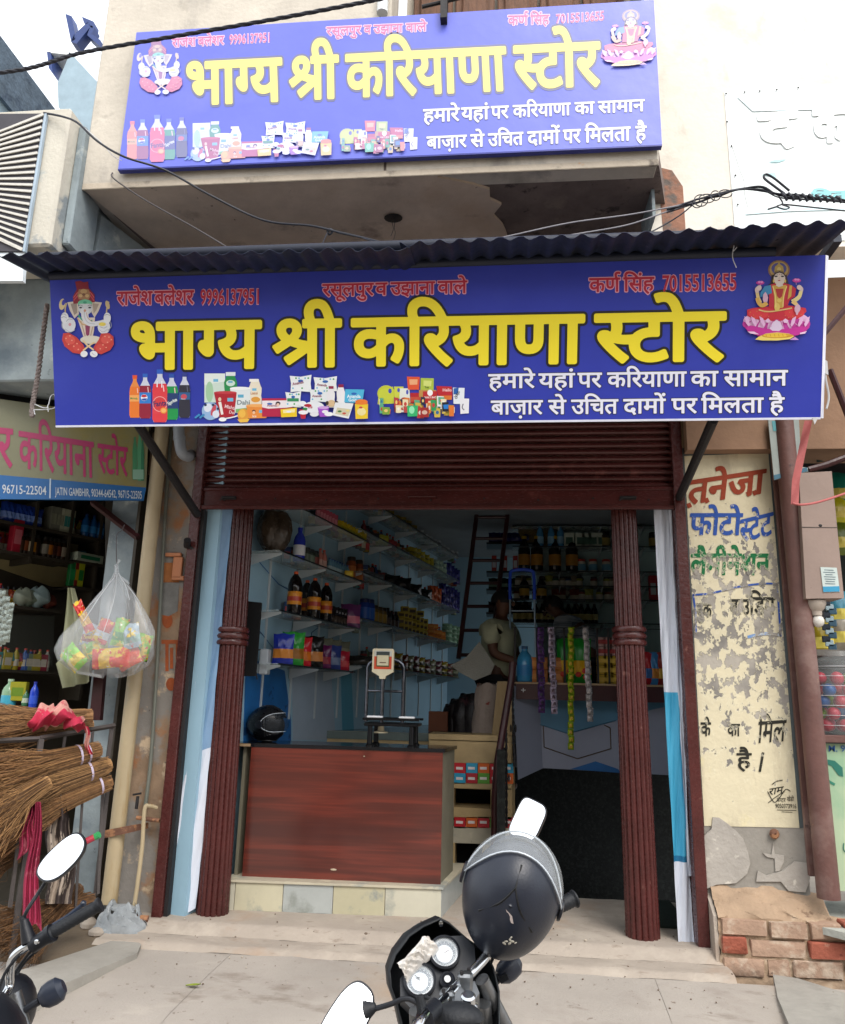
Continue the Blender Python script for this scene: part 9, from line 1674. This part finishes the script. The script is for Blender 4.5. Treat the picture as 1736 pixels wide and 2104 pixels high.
for pts in (([(986, 1922, -2.64), (972, 1950, -2.62), (962, 1980, -2.62), (955, 2000, -2.66)]), ([(1010, 1925, -2.64), (1000, 1960, -2.60), (975, 2010, -2.58), (965, 2070, -2.6)]), ([(1028, 1928, -2.62), (1010, 1975, -2.56), (990, 2030, -2.56), (985, 2110, -2.6)]), ([(900, 2060, -2.82), (878, 2050, -2.75), (862, 2052, -2.72), (852, 2075, -2.74), (850, 2120, -2.8)]), ([(905, 2110, -2.9), (925, 2098, -2.85), (955, 2100, -2.82), (990, 2120, -2.8)])):
  mb = MB(); strokes(mb, [Q2(*p) for p in pts], .0042); obj('control_cable', mb, m_rub, MC)
mb = MB(); mb.tube([Q2(990, 2012, -2.68), Q2(1040, 2110, -2.62), Q2(1075, 2170, -2.6)], .0175, 14); obj('fork_tube', mb, m_alu, MC)
mb = MB(); mb.tube([Q2(872, 2092, -2.94), Q2(893, 2070, -2.88)], .02, 12); obj('switch_pod', mb, m_mbk, MC); mb = MB(); mb.ell(tuple(Q2(940, 2090, -2.85)), (.06, .04, .03), 12, 8); obj('wiring', mb, m_rub, MC)
bike_rest(MC, H, (-.42, .90, 0), .18)
# helmet hung on the right mirror
m_hm = mat('matte_blue_black_helmet', '#1d222e', .36, vs=8, var=.15, bump=.05, bs=200, layers=(('#2c3240', 50, .68, .08),))
hc = Q2(1051, 1830, -2.64)
hm = helmet('scuffed dark blue helmet with raised clear visor hung on the middle motorcycle', frame_m(hc, (.30, -.05, .95), (-.12, -.93, -.30)), m_hm, 14, s_=.98)
shl = [c_ for c_ in hm.children if c_.name.startswith('shell')][0]; bpy.context.view_layer.update(); iv = hm.matrix_world.inverted(); b_ = MB()
def onhelmet(x, y):
  o_ = iv @ CAM; d_ = (iv.to_3x3() @ ray(x, y)).normalized(); ok, lo, no, _ = shl.ray_cast(o_, d_); return (lo+no*.0006, no) if ok else (None, None)
for x, y, r_ in ((1036, 1938, .006), (1040, 1934, .005), (1047, 1938, .006), (1048, 1931, .005), (1052, 1934, .006), (1059, 1937, .004), (1050, 1926, .004)):
  lo, no = onhelmet(x, y)
  if lo is not None: k0 = len(b_.v); b_.ell(tuple(lo), (r_, r_*.6, .0012), 7, 4, no.to_track_quat('Z', 'Y').to_matrix() @ Matrix.Rotation(x, 3, 'Z'))
if b_.v: obj('paint_chips', b_, pc('#b0aca0', .6), hm, True)
tri = [onhelmet(x, y)[0] for x, y in ((1039, 1868), (1052, 1882), (1055, 1898), (1050, 1896))]
if all(p is not None for p in tri): b_ = MB(); b_.prism(tri, (0, 0, .0001)); obj('grey_sticker', b_, pc('#a89c98', .5), hm, True)
# left bike
M2 = thing('motorcycle', 'black motorcycle cut off by the left edge, showing its grip, mirror and turn signal', 'motorcycle', Q2(24, 1990, -2.4), None, 'motorcycles parked before the shop')
mb = MB(); mb.tube(smooth_path([Q2(112, 1914, -2.4), Q2(88, 1928, -2.4), Q2(62, 1942, -2.4), Q2(36, 1958, -2.4), Q2(24, 1975, -2.4), Q2(20, 2000, -2.4), Q2(18, 2030, -2.4), Q2(-4, 2060, -2.45), Q2(-40, 2080, -2.5), Q2(-90, 2070, -2.5)], 6), .0125, 14); obj('handlebar', mb, m_chrome, M2)
grip(M2, Q2(100, 1920, -2.4), Q2(207, 1858, -2.36), .0185)
mb = MB(); mb.tube([Q2(66, 1943, -2.4), Q2(106, 1918, -2.4)], .022, 14); mb.tube([Q2(100, 1921, -2.4), Q2(108, 1916, -2.4)], .026, 14); obj('switch_pod', mb, m_mbk, M2)
mb = MB(); mb.tube(smooth_path([Q2(74, 1926, -2.38), Q2(108, 1902, -2.34), Q2(140, 1882, -2.32), Q2(170, 1858, -2.30)], 5), [.007]*16, 8) ; mb.ell(tuple(Q2(171, 1857, -2.30)), (.010, .010, .010), 8, 6); obj('brake_lever', mb, mat('blue_black_lever', '#1f2838', .3, bump=0), M2)
c = Q2(85, 1930, -2.42); mb = MB(); mb.lathe([(.007, 0), (.007, .006), (.004, .008)], c+Vector((0, -.02, 0)), 8, Matrix.Rotation(math.radians(90), 3, 'X')); obj('screw', mb, m_chrome, M2)
mirror(M2, Q2(127, 1762, -2.38), (.05, -.92, .40), (.72, .12, 1), .044, .078, [Q2(52, 1918, -2.4), Q2(48, 1893, -2.4), Q2(56, 1870, -2.4), Q2(78, 1836, -2.38), Q2(94, 1812, -2.37)], 2.5)
mb = MB(); mb.tube([Q2(49, 1890, -2.4), Q2(60, 1935, -2.4)], [.012, .022], 12); obj('mirror_mount', mb, m_mbk, M2)
p0 = Q2(46, 2078, -2.42); signal(M2, p0, Q2(108, 2040, -2.40), .034)
mb = MB(); mb.ell(tuple(Q2(18, 2078, -2.35)), (.07, .09, .10), 20, 12); obj('headlight_shell', mb, m_mbk, M2)
mb = MB(); mb.tube([Q2(30, 2040, -2.42), Q2(50, 2110, -2.42), Q2(66, 2160, -2.4)], .018, 12); obj('fork_tube', mb, m_alu, M2)
for pts in (([(66, 1950, -2.38), (40, 1985, -2.36), (14, 2030, -2.38), (6, 2090, -2.4)]), ([(84, 1946, -2.38), (48, 1980, -2.34), (30, 2020, -2.36), (26, 2080, -2.38)]), ([(40, 1962, -2.42), (10, 2000, -2.42), (-10, 2060, -2.42)])): mb = MB(); strokes(mb, [Q2(*p) for p in pts], .0045); obj('control_cable', mb, m_rub, M2)
bike_rest(M2, Q2(-40, 2060, -2.5), (-.5, .86, 0), .05)
